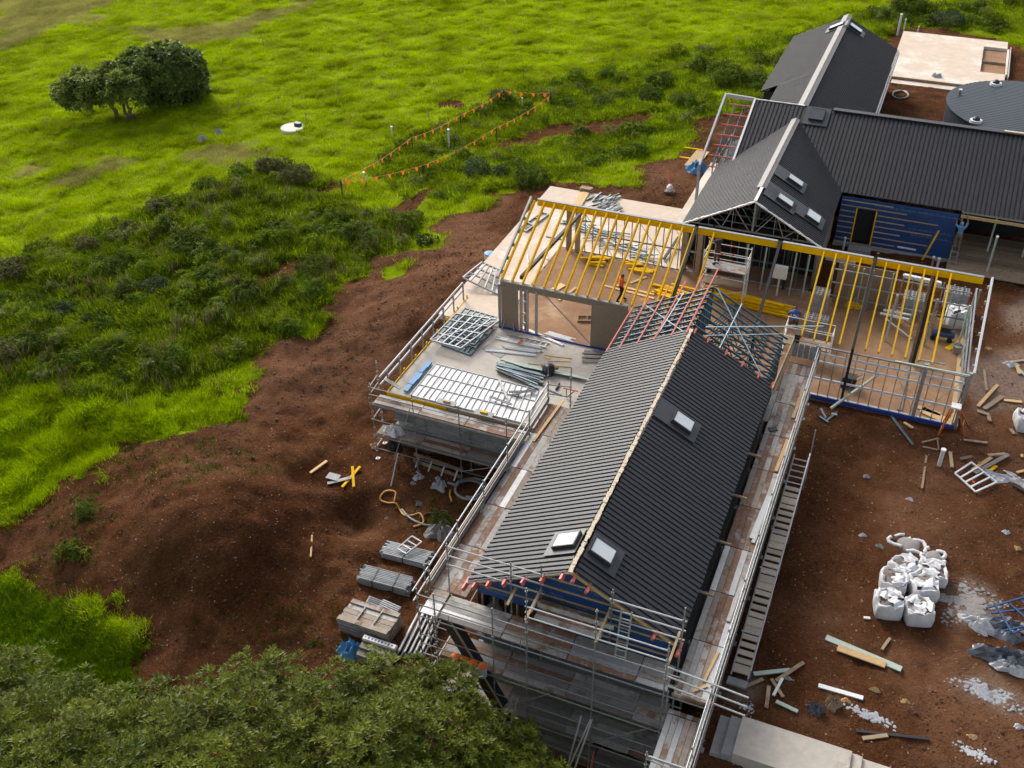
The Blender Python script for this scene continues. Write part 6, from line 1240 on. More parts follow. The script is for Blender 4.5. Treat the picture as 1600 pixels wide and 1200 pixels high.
# ================================================================== people
def person(label, M, J, shirt, pants, hat=None, shoes=None, logo=False, legs_bare=False):
    """one continuous skinned body posed by its joints; clothing is laid over it as children"""
    names = list(J); idx = {n: i for i, n in enumerate(names)}
    E_ = [('pelvis', 'waist'), ('waist', 'chest'), ('chest', 'neck'), ('neck', 'head'), ('head', 'crown'), ('head', 'nose')]
    for s in 'LR': E_ += [('chest', 'sh'+s), ('sh'+s, 'el'+s), ('el'+s, 'wr'+s), ('wr'+s, 'pa'+s), ('pelvis', 'hi'+s), ('hi'+s, 'kn'+s), ('kn'+s, 'an'+s), ('an'+s, 'to'+s)]
    R_ = dict(pelvis=.125, waist=.125, chest=.14, neck=.06, head=.088, crown=.08, nose=.025)
    for s in 'LR': R_.update({'sh'+s: .068, 'el'+s: .046, 'wr'+s: .034, 'pa'+s: .04, 'hi'+s: .092, 'kn'+s: .06, 'an'+s: .045, 'to'+s: .04})
    vs_ = [Vector(J[n]) for n in names]; ed = [(idx[a], idx[b]) for a, b in E_ if a in idx and b in idx]; rad = [R_[n] for n in names]
    for s in 'LR':                                             # five fingers, unequal, slightly curled
        w, p = Vector(J['wr'+s]), Vector(J['pa'+s]); d = (p-w).normalized(); side = d.cross(V(0, 0, 1)); side = side.normalized() if side.length > .1 else V(1, 0, 0)
        for k, (off, ln) in enumerate(((-.035, .065), (-.012, .085), (.012, .08), (.034, .062))):
            a = len(vs_); vs_ += [p+side*off+d*ln*.55, p+side*off*1.1+d*ln+V(0, 0, -.018)]; rad += [.010, .009]; ed += [(idx['pa'+s], a), (a, a+1)]
        a = len(vs_); vs_ += [w*.45+p*.55-side*.045, w*.2+p*.8-side*.07+d*.03]; rad += [.012, .010]; ed += [(idx['pa'+s], a), (a, a+1)]
    me = bpy.data.meshes.new('body'); me.from_pydata([tuple(v) for v in vs_], ed, []); tmp = bpy.data.objects.new('tmp', me); COL.objects.link(tmp)
    sk = tmp.modifiers.new('s', 'SKIN'); sk.use_smooth_shade = True; tmp.modifiers.new('u', 'SUBSURF').levels = 1
    for i, r in enumerate(rad): me.skin_vertices[0].data[i].radius = (r, r*(.8 if names and i < len(names) and names[i] in ('chest', 'waist', 'pelvis') else 1))
    me.skin_vertices[0].data[idx['pelvis']].use_root = True
    bpy.context.view_layer.update(); bm_ = bpy.data.meshes.new_from_object(tmp.evaluated_get(bpy.context.evaluated_depsgraph_get())); bpy.data.objects.remove(tmp)
    bm_.name = 'person'; bm_.materials.clear(); bm_.materials.append(m_skin)
    root = bpy.data.objects.new('person', bm_); _link(root, M, None); tag(root, label, 'person')
    segs_ = [(a, b) for a, b in E_ if a in J and b in J]
    def near_seg(p):
        best = (9, None, 0)
        for a, b in segs_:
            A_, B_ = Vector(J[a]), Vector(J[b]); t = max(0, min(1, (p-A_).dot(B_-A_)/max((B_-A_).length_squared, 1e-9))); d = (p-A_-(B_-A_)*t).length/(R_[a]*(1-t)+R_[b]*t)
            if d < best[0]: best = (d, (a, b), t)
        return best
    reg = []
    for f in bm_.polygons:
        d, (a, b), t = near_seg(f.center); s = 'skin'
        if (a, b) in (('waist', 'chest'), ('chest', 'neck'), ('chest', 'shL'), ('chest', 'shR')) or a in ('shL', 'shR'): s = 'shirt' if not (b == 'neck' and t > .6) else 'skin'
        if (a, b) == ('pelvis', 'waist'): s = 'shirt' if t > .45 else 'pants'
        if a in ('hiL', 'hiR') or b in ('hiL', 'hiR'): s = 'pants'
        if a in ('knL', 'knR'): s = 'pants' if not legs_bare else 'skin'
        if a in ('anL', 'anR') or (a in ('knL', 'knR') and t > .92): s = 'boot'
        if b == 'crown' or (b == 'head' and False): s = 'hair'
        reg.append(s)
    nrm = [v.normal.copy() for v in bm_.vertices]
    for key, nm, m, off in (('shirt', 'shirt', shirt, .016), ('pants', 'trousers', pants, .014), ('boot', 'boots', shoes or m_hair, .016), ('hair', 'cap' if hat else 'hair', hat or m_hair, .018)):
        b = MB(); mp = {}
        for f, s in zip(bm_.polygons, reg):
            if s != key: continue
            ids = []
            for vi in f.vertices:
                if vi not in mp: mp[vi] = len(b.v); b.v.append(tuple(bm_.vertices[vi].co+nrm[vi]*off))
                ids.append(mp[vi])
            b.f.append(tuple(ids)); b.mi.append(0)
        if b.f: b.build(nm, m, root, M, True)
    if logo:
        c = Vector(J['chest'])*.55+Vector(J['waist'])*.45; bk_ = logo
        for k, (dx, dz, w, h) in enumerate(((-.07, .07, .08, .07), (.02, .06, .06, .03), (.05, .0, .10, .03), (.0, -.04, .13, .03))): block('shirt_print', root, M @ (c+bk_+V(dx, 0, dz)), (w, .008, h), m_white, M.to_euler().z)
    return root
def stand(**k):
    J = dict(pelvis=(0, 0, .95), waist=(0, 0, 1.12), chest=(0, .01, 1.36), neck=(0, .02, 1.52), head=(0, .04, 1.63), crown=(0, .03, 1.71), nose=(0, .145, 1.62),
             shL=(-.2, 0, 1.43), shR=(.2, 0, 1.43), elL=(-.27, -.03, 1.15), elR=(.27, -.03, 1.15), wrL=(-.28, .08, .92), wrR=(.28, .08, .92), paL=(-.28, .11, .84), paR=(.28, .11, .84),
             hiL=(-.1, 0, .9), hiR=(.1, 0, .9), knL=(-.11, .02, .5), knR=(.11, .02, .5), anL=(-.12, -.02, .08), anR=(.12, -.02, .08), toL=(-.13, .16, .04), toR=(.13, .16, .04)); J.update(k); return J
c_or = mat('orange work shirt', (.85, .12, .01), (.75, .10, .01), 9, .8); c_bk = mat('black work cloth', (.018, .018, .021), None, 9, .9); c_na = mat('dark navy work shirt', (.03, .032, .042), None, 9, .9); c_bl = mat('blue work shirt', (.015, .10, .42), (.012, .085, .36), 9, .8); c_lb = mat('light blue work shirt', (.10, .26, .50), None, 9, .8); c_kh = mat('khaki trousers', (.20, .14, .09), (.12, .085, .05), 16, .9); c_br = mat('brown trousers', (.085, .045, .028), None, 9, .9); c_gr = mat('grey work shirt', (.30, .34, .37), None, 9, .8); c_gc = mat('grey cap', (.30, .30, .31), None, 9, .8)
q = at(969, 471, 0)
person('person in bright orange shirt and black trousers walking under the yellow rafters', TR(q, -.9), stand(knL=(-.1, .2, .52), anL=(-.1, .22, .1), toL=(-.1, .4, .05), knR=(.1, -.02, .5), anR=(.1, -.25, .12), toR=(.1, -.1, .04), elL=(-.28, .08, 1.18), wrL=(-.2, .28, 1.05), paL=(-.17, .34, 1.02)), c_or, c_bk)
q = V(at(1124, 404, 2.12).x, 49.0, 2.12)
person('person in dark shirt on the white tower reaching for a rafter', TR(q, .9), stand(head=(0, .1, 1.62), crown=(0, .1, 1.71), nose=(0, .2, 1.58), elL=(-.25, .25, 1.4), wrL=(-.2, .5, 1.42), paL=(-.18, .58, 1.42), elR=(.25, .22, 1.3), wrR=(.15, .45, 1.38), paR=(.12, .53, 1.4)), c_na, c_br, c_bk)
q = at(1239, 514, .93)
person('person in blue printed shirt crouching on the low white tower', TR(q, .25), stand(pelvis=(0, -.05, .45), waist=(0, .02, .62), chest=(0, .18, .84), neck=(0, .28, .97), head=(0, .36, 1.05), crown=(0, .38, 1.14), nose=(0, .46, 1.0), shL=(-.2, .2, .89), shR=(.2, .2, .89), elL=(-.3, .35, .66), elR=(.3, .32, .66), wrL=(-.22, .55, .5), wrR=(.2, .5, .5), paL=(-.2, .62, .46), paR=(.18, .57, .46), hiL=(-.11, -.02, .42), hiR=(.11, -.02, .42), knL=(-.2, .32, .5), knR=(.2, .32, .5), anL=(-.16, .05, .09), anR=(.16, .05, .09), toL=(-.18, .22, .04), toR=(.18, .22, .04)), c_bl, c_br, None, None, V(0, -.135, .03))
lq = onground(1487, 412); wl = thing('step_ladder', 'narrow grey step ladder under the worker at the blue wall end', 'ladder', lq)
for sx in (-.2, .2): beam('rail', wl, lq+V(sx, -.4, 0), lq+V(sx*.8, .25, 1.5), .05, .05, m_scaf, (0, 1, 0)); beam('rail', wl, lq+V(sx, .75, 0), lq+V(sx*.8, .3, 1.5), .05, .05, m_scaf, (0, 1, 0))
for k in range(5): p = lerp(lq+V(-.2, -.4, 0), lq+V(-.16, .25, 1.5), (k+1)/5.5); beam('step', wl, p, p+V(.38, 0, 0), .1, .03, m_galv)
person('person in light blue shirt on a ladder working at the eave', TR(lq+V(.0, .0, .95), .1), stand(elL=(-.3, .2, 1.45), wrL=(-.28, .35, 1.65), paL=(-.27, .38, 1.74), elR=(.28, .12, 1.68), wrR=(.2, .25, 1.95), paR=(.19, .28, 2.03)), c_lb, c_kh, c_gc)
q = V(-10.55, YF+.45, .05)
person('person in grey shirt bending beneath the wrapped gable', TR(q, 1.3), stand(pelvis=(0, -.1, .9), waist=(0, .0, 1.08), chest=(0, .2, 1.28), neck=(0, .32, 1.38), head=(0, .42, 1.42), crown=(0, .48, 1.5), nose=(0, .5, 1.35), shL=(-.2, .2, 1.33), shR=(.2, .2, 1.33), elL=(-.25, .4, 1.1), elR=(.25, .4, 1.1), wrL=(-.2, .6, .95), wrR=(.2, .6, .95), paL=(-.18, .68, .92), paR=(.18, .68, .92)), c_gr, c_bk)
# ================================================================== vegetation
def tint_attr(me, cols):
    a = me.color_attributes.new('tint', 'FLOAT_COLOR', 'POINT'); a.data.foreach_set('color', np.c_[cols, np.ones(len(cols))].astype(np.float32).ravel())
m_leaf = attr_mat('leaf', .55, .3, spec=.3, var=.2, scale=.8); m_grass = attr_mat('grass blade', 1., .4, spec=.0, var=.3, scale=.3); m_weed = attr_mat('weed leaf', .9, .3, spec=.05, var=.35, scale=.6)
def rand_dirs(n, rng, up=0.):
    d = rng.normal(size=(n, 3)); d[:, 2] += up; return d/np.linalg.norm(d, axis=1)[:, None]
def rosettes(C, N, rng, nl=11, ln=.26, wd=.055, c_in=(.03, .055, .008), c_out=(.16, .19, .02), spread=1.05, tintv=None):
    """leaf rosettes: every leaf a bent blade of 4 triangles radiating from a twig tip; returns verts, quads, tints"""
    n = len(C); P = []; Fq = []; T = []
    t1 = np.cross(N, rng.normal(size=(n, 3))); t1 /= np.linalg.norm(t1, axis=1)[:, None]+1e-9; t2 = np.cross(N, t1)
    rot = rng.uniform(0, 6.28, n); sc = rng.uniform(.7, 1.25, n); tv = rng.uniform(0, 1, n) if tintv is None else tintv
    for k in range(nl):
        a = rot+k*2.39996; el = np.clip(.15+spread*(k/nl), 0, 1.35)+rng.uniform(-.15, .15, n)      # inner leaves upright, outer ones flat
        rad_ = t1*np.cos(a)[:, None]+t2*np.sin(a)[:, None]; d = N*np.cos(el)[:, None]+rad_*np.sin(el)[:, None]
        L_ = (ln*sc*(.6+.45*k/nl)*rng.uniform(.8, 1.15, n))[:, None]; side = np.cross(d, N); side /= np.linalg.norm(side, axis=1)[:, None]+1e-9
        W_ = (wd*sc*rng.uniform(.8, 1.2, n))[:, None]
        b0 = C+d*L_*.08; m_ = C+d*L_*.55; tp = C+d*L_+np.array([0, 0, -1])*L_*.12
        base = sum(len(x) for x in P); blk = np.stack([b0, m_-side*W_/2-N*0.01, tp, m_+side*W_/2-N*.01], 1).reshape(-1, 3)
        P.append(blk); Fq.append(base+np.arange(n*4).reshape(n, 4))
        mixv = np.clip(tv*.75+.35*(1-k/nl)+rng.uniform(-.12, .12, n), 0, 1)[:, None]; col = np.array(c_in)*(1-mixv)+np.array(c_out)*mixv; T.append(np.repeat(col, 4, 0))
    return np.vstack(P), np.vstack(Fq), np.vstack(T)
def leaf_mesh(name, v, f, t, m, parent, org):
    me = np_mesh(name, v-np.array(org), f); tint_attr(me, t); me.materials.append(m); return _link(bpy.data.objects.new(name, me), Matrix.Translation(Vector(org)), parent)
def lobes_pts(lobes, dens, rng, cut=.55, zmin=-1.):
    """points and normals on a union of bumpy ellipsoids, upper side favoured"""
    C = []; N = []
    for i, (c, r) in enumerate(lobes):
        c = np.array(c); r = np.array(r); n = int(dens*4*pi*((r[0]*r[1]+r[0]*r[2]+r[1]*r[2])/3)); d = rand_dirs(n, rng, .35)
        bump = 1+.17*np.sin(d[:, 0]*7+i)+.15*np.sin(d[:, 1]*8+2*i)+.12*np.sin(d[:, 2]*11+i*3)+.07*np.sin(d[:, 0]*17+d[:, 1]*13); shell = rng.uniform(.78, 1.03, n)
        p = c+d*r*(bump*shell)[:, None]; nn = d/r; nn /= np.linalg.norm(nn, axis=1)[:, None]
        keep = d[:, 2] > zmin
        for j, (c2, r2) in enumerate(lobes):
            if j != i: keep &= (((p-np.array(c2))/np.array(r2))**2).sum(1) > cut
        C.append(p[keep]); N.append(nn[keep])
    return np.vstack(C), np.vstack(N)
def limb(t, p0, p1, r0, r1, m, rng, n=6, wob=.15, name='limb', par=None):
    P_ = [lerp(p0, p1, k/n)+(V(*rng.normal(size=3))*wob*(0 if k in (0, n) else 1)) for k in range(n+1)]; return MB().tube(P_, [r0+(r1-r0)*k/n for k in range(n+1)], 8).build(name, m, par or t, None, True)
# ---- foreground evergreens with lance leaves in rosettes
def near_tree(label, lobes, base, seed, dens=24):
    rng = np.random.default_rng(seed); t = thing('broadleaf_tree', label, 'tree', base); base = Vector(base)
    C, N = lobes_pts(lobes, dens, rng); N = N*.55+np.array([0, 0, .75])+rng.normal(size=N.shape)*.18; N /= np.linalg.norm(N, axis=1)[:, None]
    clump = .5+.9*(fbm(C[:, 0]*.8+seed, C[:, 1]*.8+C[:, 2]*.5, seed)-.5)+rng.uniform(-.25, .25, len(C))
    v, f, tn = rosettes(C, N, rng, 13, .27, .055, (.030, .058, .007), (.24, .27, .028), tintv=np.clip(clump, 0, 1)); leaf_mesh('crown', v, f, tn, m_leaf, t, base)
    trunk = limb(t, base-V(0, 0, .3), base+V(.2, .1, 2.2), .32, .24, m_barkg, rng, name='trunk')
    for c, r in lobes:
        limb(t, base+V(.2, .1, 1.6), Vector(c)-V(0, 0, r[2]*.2), .13, .05, m_barkg, rng, name='limb', par=trunk)
        for k in range(5): e = Vector(c)+V(*(rand_dirs(1, rng, .3)[0]*np.array(r)*.85)); limb(t, Vector(c)-V(0, 0, r[2]*.3), e, .045, .015, m_barkg, rng, 4, .08, name='branch', par=trunk)
    return t
def lob(px, py, z, rx_, ry_, rz_): p = at(px, py, z); return ((p.x, p.y, z), (rx_, ry_, rz_))
near_tree('broad leafy tree filling the bottom left corner', [lob(-10, 1100, .0, 1.9, 1.8, 1.9), lob(80, 1150, .2, 2.0, 1.9, 1.8), lob(170, 1180, .4, 2.0, 1.8, 1.7), lob(10, 1200, .8, 2.4, 2.2, 2.2), lob(120, 1260, 1.2, 2.8, 2.4, 2.2)], (-19.5, 13.0, -5), 3)
near_tree('broad leafy tree in the bottom middle below the plank pack', [lob(300, 1165, .2, 2.0, 1.9, 1.9), lob(400, 1120, .0, 2.0, 1.9, 1.9), lob(390, 1200, .7, 2.4, 2.2, 2.0), lob(500, 1150, .4, 2.0, 1.9, 1.9), lob(590, 1125, -.1, 1.9, 1.8, 1.9), lob(290, 1250, 1.3, 2.6, 2.4, 2.2), lob(680, 1115, -.5, 1.8, 1.7, 1.9), lob(560, 1230, 1.2, 2.6, 2.4, 2.2), lob(715, 1165, -.4, 1.5, 1.5, 2.0), lob(660, 1200, .3, 1.8, 1.7, 1.9)], (-12.9, 15.2, -5), 5)
near_tree('rounded leafy bush in front of the scaffold shores', [lob(800, 1190, -1.4, 1.25, 1.2, 1.5), lob(750, 1210, -.8, 1.4, 1.3, 1.5), lob(830, 1235, -1.2, 1.1, 1.1, 1.4)], (-8.6, 16.6, -5.), 8)
# ---- spreading trees in the field
def field_tree(label, lobes, stems, seed, ci, co, dens, zmin):
    rng = np.random.default_rng(seed); b0 = Vector(stems[0][0]); t = thing('spreading_tree', label, 'tree', b0)
    C, N = lobes_pts(lobes, dens, rng, zmin=zmin); N = N*.8+np.array([0, 0, .4])+rng.normal(size=N.shape)*.3; N /= np.linalg.norm(N, axis=1)[:, None]
    clump = np.clip(.45+1.1*(fbm(C[:, 0]*.9, C[:, 1]*.9+C[:, 2]*.9, seed)-.5)+rng.uniform(-.3, .3, len(C)), 0, 1)
    v, f, tn = rosettes(C, N, rng, 9, .42, .17, ci, co, 1.2, clump); leaf_mesh('crown', v, f, tn, m_leaf, t, b0)
    for i, (p, q, r) in enumerate(stems): limb(t, Vector(p), Vector(q), r, r*.5, m_bark, rng, 6, .16, name='trunk' if i == 0 else 'stem')
def fp(px, py, dz=0.): p = onground(px, py); return V(p.x, p.y, p.z+dz)
b = fp(186, 186); bz = b.z
def fl(px, py, h, rx_, ry_, rz_):
    """lobe centre at height h above the ground near the tree"""
    p = at(px, py, bz+h); return ((p.x, p.y, bz+h), (rx_, ry_, rz_))
field_tree('leaning bushy tree with bare twisted trunk at the left of the pair', [fl(150, 140, 2.4, 2.5, 2.0, 1.4), fl(115, 145, 2.0, 1.5, 1.4, .9), fl(195, 138, 2.6, 1.9, 1.7, 1.3), fl(175, 122, 3.2, 1.8, 1.7, .9), fl(130, 158, 1.5, 1.2, 1.1, .6), fl(98, 140, 2.0, .9, .8, .45), fl(108, 157, 1.4, .7, .7, .4)], [(b, b+V(-.9, .2, 1.9), .22), (b+V(.5, .1, 0), b+V(.2, .4, 1.8), .16), (b+V(1.1, .1, .1), b+V(1.2, .3, 1.9), .17), (b+V(.9, 0, .15), b+V(1.9, .1, .7), .12)], 21, (.07, .11, .018), (.32, .38, .07), 24, -.6)
field_tree('larger dark round tree at the right of the pair', [fl(240, 118, 2.8, 2.5, 2.2, 1.9), fl(280, 120, 2.6, 2.1, 2.0, 1.9), fl(245, 98, 3.8, 2.2, 2.0, 1.2), fl(283, 100, 3.5, 1.7, 1.7, 1.2), fl(215, 112, 3.0, 1.7, 1.6, 1.3), fl(303, 124, 2.0, .9, 1.2, 1.6), fl(306, 138, .9, .9, .9, .9), fl(250, 135, 1.6, 1.6, 1.4, 1.1), fl(282, 138, 1.2, 1.4, 1.2, 1.0), fl(225, 140, 1.6, 1.0, 1.0, .9)], [(fp(240, 162), fp(236, 150, 2.2), .2), (fp(236, 163), fp(262, 158, .5), .13), (fp(258, 156), fp(270, 150, 2.0), .12), (fp(268, 156, .3), fp(296, 149, .4), .09)], 22, (.045, .08, .016), (.20, .27, .05), 24, -1.)
# ---- shrubs
def shrub(label, px, py, w, h, seed, ci=(.02, .036, .008), co=(.07, .10, .02), dens=26, group='shrubs round the building site', ln=.2):
    p = onground(px, py); rng = np.random.default_rng(seed); t = thing('shrub', label, 'shrub', p, group); lobes = []
    for k in range(9): a = rng.uniform(0, 6.28); r = rng.uniform(.1, .75)*w; lobes.append(((p.x+r*cos(a), p.y+r*sin(a)*.8, p.z+h*rng.uniform(.35, .55)), (w*rng.uniform(.22, .5), w*rng.uniform(.22, .5), h*rng.uniform(.3, .55))))
    C, N = lobes_pts(lobes, dens, rng); v, f, tn = rosettes(C, N, rng, 7, ln, ln*.35, ci, co, 1.25); leaf_mesh('foliage', v, f, tn, m_weed, t, p)
    for k in range(3): limb(t, p, p+V(rng.uniform(-.3, .3)*w, rng.uniform(-.3, .3)*w, h*.6), .04, .015, m_barkg, rng, 4, .04, name='stem')
SH = [(760,276,1.3,1.1,'left of two grey green shrubs above the frame'),(826,290,1.35,1.2,'darker right shrub of two above the frame'),(565,372,1.2,1.0,'dark round shrub at the edge of the dirt slope'),(640,352,1.0,.9,'leafy shrub on the grass spur above the dirt slope'),(492,430,1.1,1.0,'dark shrub where the bank meets the bare slope'),(668,380,.6,.5,'small grey shrub at the grass spur tip'),
 (1138,128,2.0,1.5,'widest shrub left of the far roof'),(1030,138,1.5,1.2,'dark shrub among rough grass left of the far roof'),(1170,130,1.2,1.1,'shrub tucked against the far roof edge'),(1090,110,1.3,1.1,'shrub uphill of the widest one by the far roof'),(1016,160,1.0,.9,'small shrub below the dark one in rough grass'),(1065,165,.9,.8,'low shrub nearest the verandah rafters'),(1200,105,1.1,1.0,'shrub half behind the far roof'),
 (1418,20,2.3,1.7,'biggest dark shrub at the top right beyond the slab'),(1370,25,1.3,.9,'low shrub left of the biggest top right one'),(1480,36,2.0,.8,'flat grey shrub beyond the bleached slab'),(1545,40,1.6,.7,'flat shrub at the far slab right corner'),(785,158,.8,.9,'brown green bush at the far flag post'),(1530,12,1.0,.8,'small shrub at the top right edge'),
 (430,270,1.5,1.2,'tall brown heath shrub on the bank crest'),(470,285,1.2,1.0,'dark heath shrub right of the brown one on the crest'),(375,275,1.0,.8,'low dark shrub at the bank crest'),(100,495,.9,.7,'blue grey leafy weed shrub on the bank'),(135,505,.5,.5,'small blue grey weed shrub on the bank'),(250,330,.9,.8,'heath clump in the middle of the bank crest'),(30,430,1.2,1.0,'brown heath clump at the left frame edge'),(10,560,1.2,1.0,'dry brown shrub lowest at the left frame edge'),
 (115,870,.7,.5,'scrubby patch on the spoil mound left shoulder'),(140,800,.6,.45,'green scrub on top of the spoil mound'),(690,815,.5,.4,'weedy clump beside the gravel heap'),(905,210,.7,.6,'dark weed shrub along the earth track'),(300,390,1.3,1.,'dark green shrub in the upper bank'),(390,460,1.1,.9,'round green shrub in the lower bank'),(60,395,1.0,.8,'dark shrub at the left of the bank crest'),(180,420,1.2,.9,'wide green shrub in the middle of the bank'),(250,455,1.0,.8,'grey green shrub below the wide one on the bank'),(330,500,.9,.7,'small green shrub low on the bank'),(60,540,1.1,.8,'dark green shrub low at the bank left'),(440,370,1.0,.8,'green shrub at the bank right end'),(520,345,.9,.8,'leafy shrub near the small bare patch'),(160,560,.9,.7,'olive shrub at the foot of the bank'),(330,440,.8,.7,'little round shrub in the bank centre'),(200,370,.9,.8,'brown heath tuft above the wide bank shrub'),(140,390,.8,.8,'brown heath tuft left of the bank crest middle'),(940,165,1.0,.7,'low rough shrub beyond the flag end'),(985,205,.9,.6,'low shrub by the earth track end')]
for i, (x, y, w, h, lab) in enumerate(SH):
    ci, co = (((.06, .10, .012), (.21, .27, .035)), ((.04, .07, .012), (.14, .19, .03)), ((.07, .10, .02), (.18, .24, .05)))[i % 3]
    if 'brown' in lab or 'heath' in lab: ci, co = (.075, .075, .028), (.20, .20, .08)
    if 'blue grey' in lab or 'grey' in lab.split(): ci, co = (.04, .062, .026), (.12, .16, .075)
    shrub(lab, x, y, w*(1.25 if y > 250 or x < 900 else 1.15), h, 200+i, ci, co)
# ---- grass: blades in tufts, instanced over the field
def tuft(name, nb, h, sp, lean, wd, cols, seed, rows=3):
    rng = np.random.default_rng(seed); v = []; f = []; t = []
    for k in range(nb):
        a = rng.uniform(0, 6.28); r = sp*math.sqrt(rng.uniform()); x, y = r*cos(a), r*sin(a); hh = h*rng.uniform(.55, 1.15); la = rng.uniform(0, 6.28); d = np.array([cos(la), sin(la)])*lean*hh*rng.uniform(.4, 1.2)+np.array([x, y])*.5; sx, sy = -sin(la)*wd, cos(la)*wd; b0 = len(v); c = np.array(cols[int(rng.integers(len(cols)))])
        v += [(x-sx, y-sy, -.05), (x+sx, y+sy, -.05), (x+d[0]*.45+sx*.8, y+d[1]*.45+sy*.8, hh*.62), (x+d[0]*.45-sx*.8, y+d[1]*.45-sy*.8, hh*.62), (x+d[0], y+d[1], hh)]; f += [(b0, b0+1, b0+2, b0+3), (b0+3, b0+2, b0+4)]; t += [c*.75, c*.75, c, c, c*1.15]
    me = bpy.data.meshes.new(name); me.from_pydata(v, [], f); tint_attr(me, np.array(t)); me.materials.append(m_grass if 'weed' not in name else m_weed); o = bpy.data.objects.new(name, me); return o
def scatter(name, label, cat, protos, P_, S, seed):
    """one 'stuff' object: tuft meshes instanced on points"""
    rng = np.random.default_rng(seed); col = bpy.data.collections.new(name+'_tufts')
    for p in protos: col.objects.link(p)
    me = bpy.data.meshes.new(name); me.vertices.add(len(P_)); me.vertices.foreach_set('co', P_.astype(np.float32).ravel())
    a = me.attributes.new('size', 'FLOAT', 'POINT'); a.data.foreach_set('value', S.astype(np.float32)); a = me.attributes.new('turn', 'FLOAT_VECTOR', 'POINT'); a.data.foreach_set('vector', np.c_[rng.uniform(-.15, .15, len(P_)), rng.uniform(-.15, .15, len(P_)), rng.uniform(0, 6.28, len(P_))].astype(np.float32).ravel()); a = me.attributes.new('kindno', 'INT', 'POINT'); a.data.foreach_set('value', rng.integers(0, len(protos), len(P_)).astype(np.int32))
    o = bpy.data.objects.new(name, me); _link(o, Matrix(), None); tag(o, label, cat, kind='stuff')
    ng = bpy.data.node_groups.new(name, 'GeometryNodeTree'); ng.interface.new_socket('Geometry', in_out='INPUT', socket_type='NodeSocketGeometry'); ng.interface.new_socket('Geometry', in_out='OUTPUT', socket_type='NodeSocketGeometry'); N_ = ng.nodes.new; L = ng.links.new
    gi, go_ = N_('NodeGroupInput'), N_('NodeGroupOutput'); ci = N_('GeometryNodeCollectionInfo'); ci.inputs[0].default_value = col; ci.inputs[1].default_value = True; ci.inputs[2].default_value = True
    iop = N_('GeometryNodeInstanceOnPoints'); iop.inputs['Pick Instance'].default_value = True
    def na(n, dt): x = N_('GeometryNodeInputNamedAttribute'); x.data_type = dt; x.inputs[0].default_value = n; return x.outputs[0]
    m2p = N_('GeometryNodeMeshToPoints'); L(gi.outputs[0], m2p.inputs[0]); L(m2p.outputs[0], iop.inputs['Points']); L(ci.outputs[0], iop.inputs['Instance']); L(na('kindno', 'INT'), iop.inputs['Instance Index']); L(na('turn', 'FLOAT_VECTOR'), iop.inputs['Rotation']); L(na('size', 'FLOAT'), iop.inputs['Scale']); L(iop.outputs[0], go_.inputs[0])
    o.modifiers.new('scatter', 'NODES').node_group = ng; return o
def pts_in(n, x0, x1, y0, y1, rng, marg=90):
    P_ = np.c_[rng.uniform(x0, x1, n), rng.uniform(y0, y1, n)]; z = zfin(P_[:, 0], P_[:, 1]); P3 = np.c_[P_, z]; u, v, d = project(P3); ok = (u > -marg) & (u < 1600+marg) & (v > -marg) & (v < 1200+marg) & (d > 1); return P3[ok]
rng = np.random.default_rng(77)
P3 = pts_in(420000, -105, 16, 14, 128, rng); dm = samp(DM, P3[:, 0], P3[:, 1]); bk = samp(bankm, P3[:, 0], P3[:, 1]); rw = samp(rearm, P3[:, 0], P3[:, 1]); dr = samp(drym, P3[:, 0], P3[:, 1]); tn = fbm(P3[:, 0]*.9, P3[:, 1]*.9, 21, 3); r_ = rng.uniform(size=len(P3)); dist = np.linalg.norm(P3-np.array([0, 0, 30]), axis=1)
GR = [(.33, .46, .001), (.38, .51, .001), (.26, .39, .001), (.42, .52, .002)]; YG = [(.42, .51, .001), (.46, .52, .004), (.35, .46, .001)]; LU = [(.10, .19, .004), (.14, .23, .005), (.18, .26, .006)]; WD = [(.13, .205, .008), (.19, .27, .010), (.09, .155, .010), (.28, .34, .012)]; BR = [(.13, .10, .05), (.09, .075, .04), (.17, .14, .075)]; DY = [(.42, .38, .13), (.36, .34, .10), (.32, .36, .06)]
tall = tn+.25*rw
lm = samp(lushm, P3[:, 0], P3[:, 1]); lid_ = np.hypot(P3[:, 0]-onground(458, 203).x, P3[:, 1]-onground(458, 203).y) > 1.15
sm = samp(stripm, P3[:, 0], P3[:, 1])
fsel = lid_ & (sm < .5) & (lm < .5) & (dm < .35) & (bk < .5) & (dr < .5) & (r_ < .38+.4*(tn > .55))
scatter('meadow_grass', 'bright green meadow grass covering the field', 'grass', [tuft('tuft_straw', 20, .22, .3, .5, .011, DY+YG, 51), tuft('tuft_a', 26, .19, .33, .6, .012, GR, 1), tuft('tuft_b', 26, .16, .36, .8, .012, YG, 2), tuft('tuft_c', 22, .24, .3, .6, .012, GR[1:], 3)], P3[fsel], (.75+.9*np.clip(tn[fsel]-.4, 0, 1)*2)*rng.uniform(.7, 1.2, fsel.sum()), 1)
ssel = (sm >= .5) & (dm < .4) & (bk < .5)
scatter('tall_grass', 'tall yellow green grass between the bank and the bare slope', 'grass', [tuft('tuft_p', 30, .42, .34, .8, .014, GR+WD[3:], 41), tuft('tuft_q', 30, .34, .36, .9, .014, GR+YG, 42), tuft('tuft_r', 28, .38, .34, .8, .014, WD+GR[2:3], 43)], P3[ssel], (.6+1.3*np.clip(tn[ssel]-.35, 0, 1))*rng.uniform(.7, 1.3, ssel.sum()), 13)
lsel = (lm >= .5) & (dm < .35) & (bk < .5) & (r_ < .8)
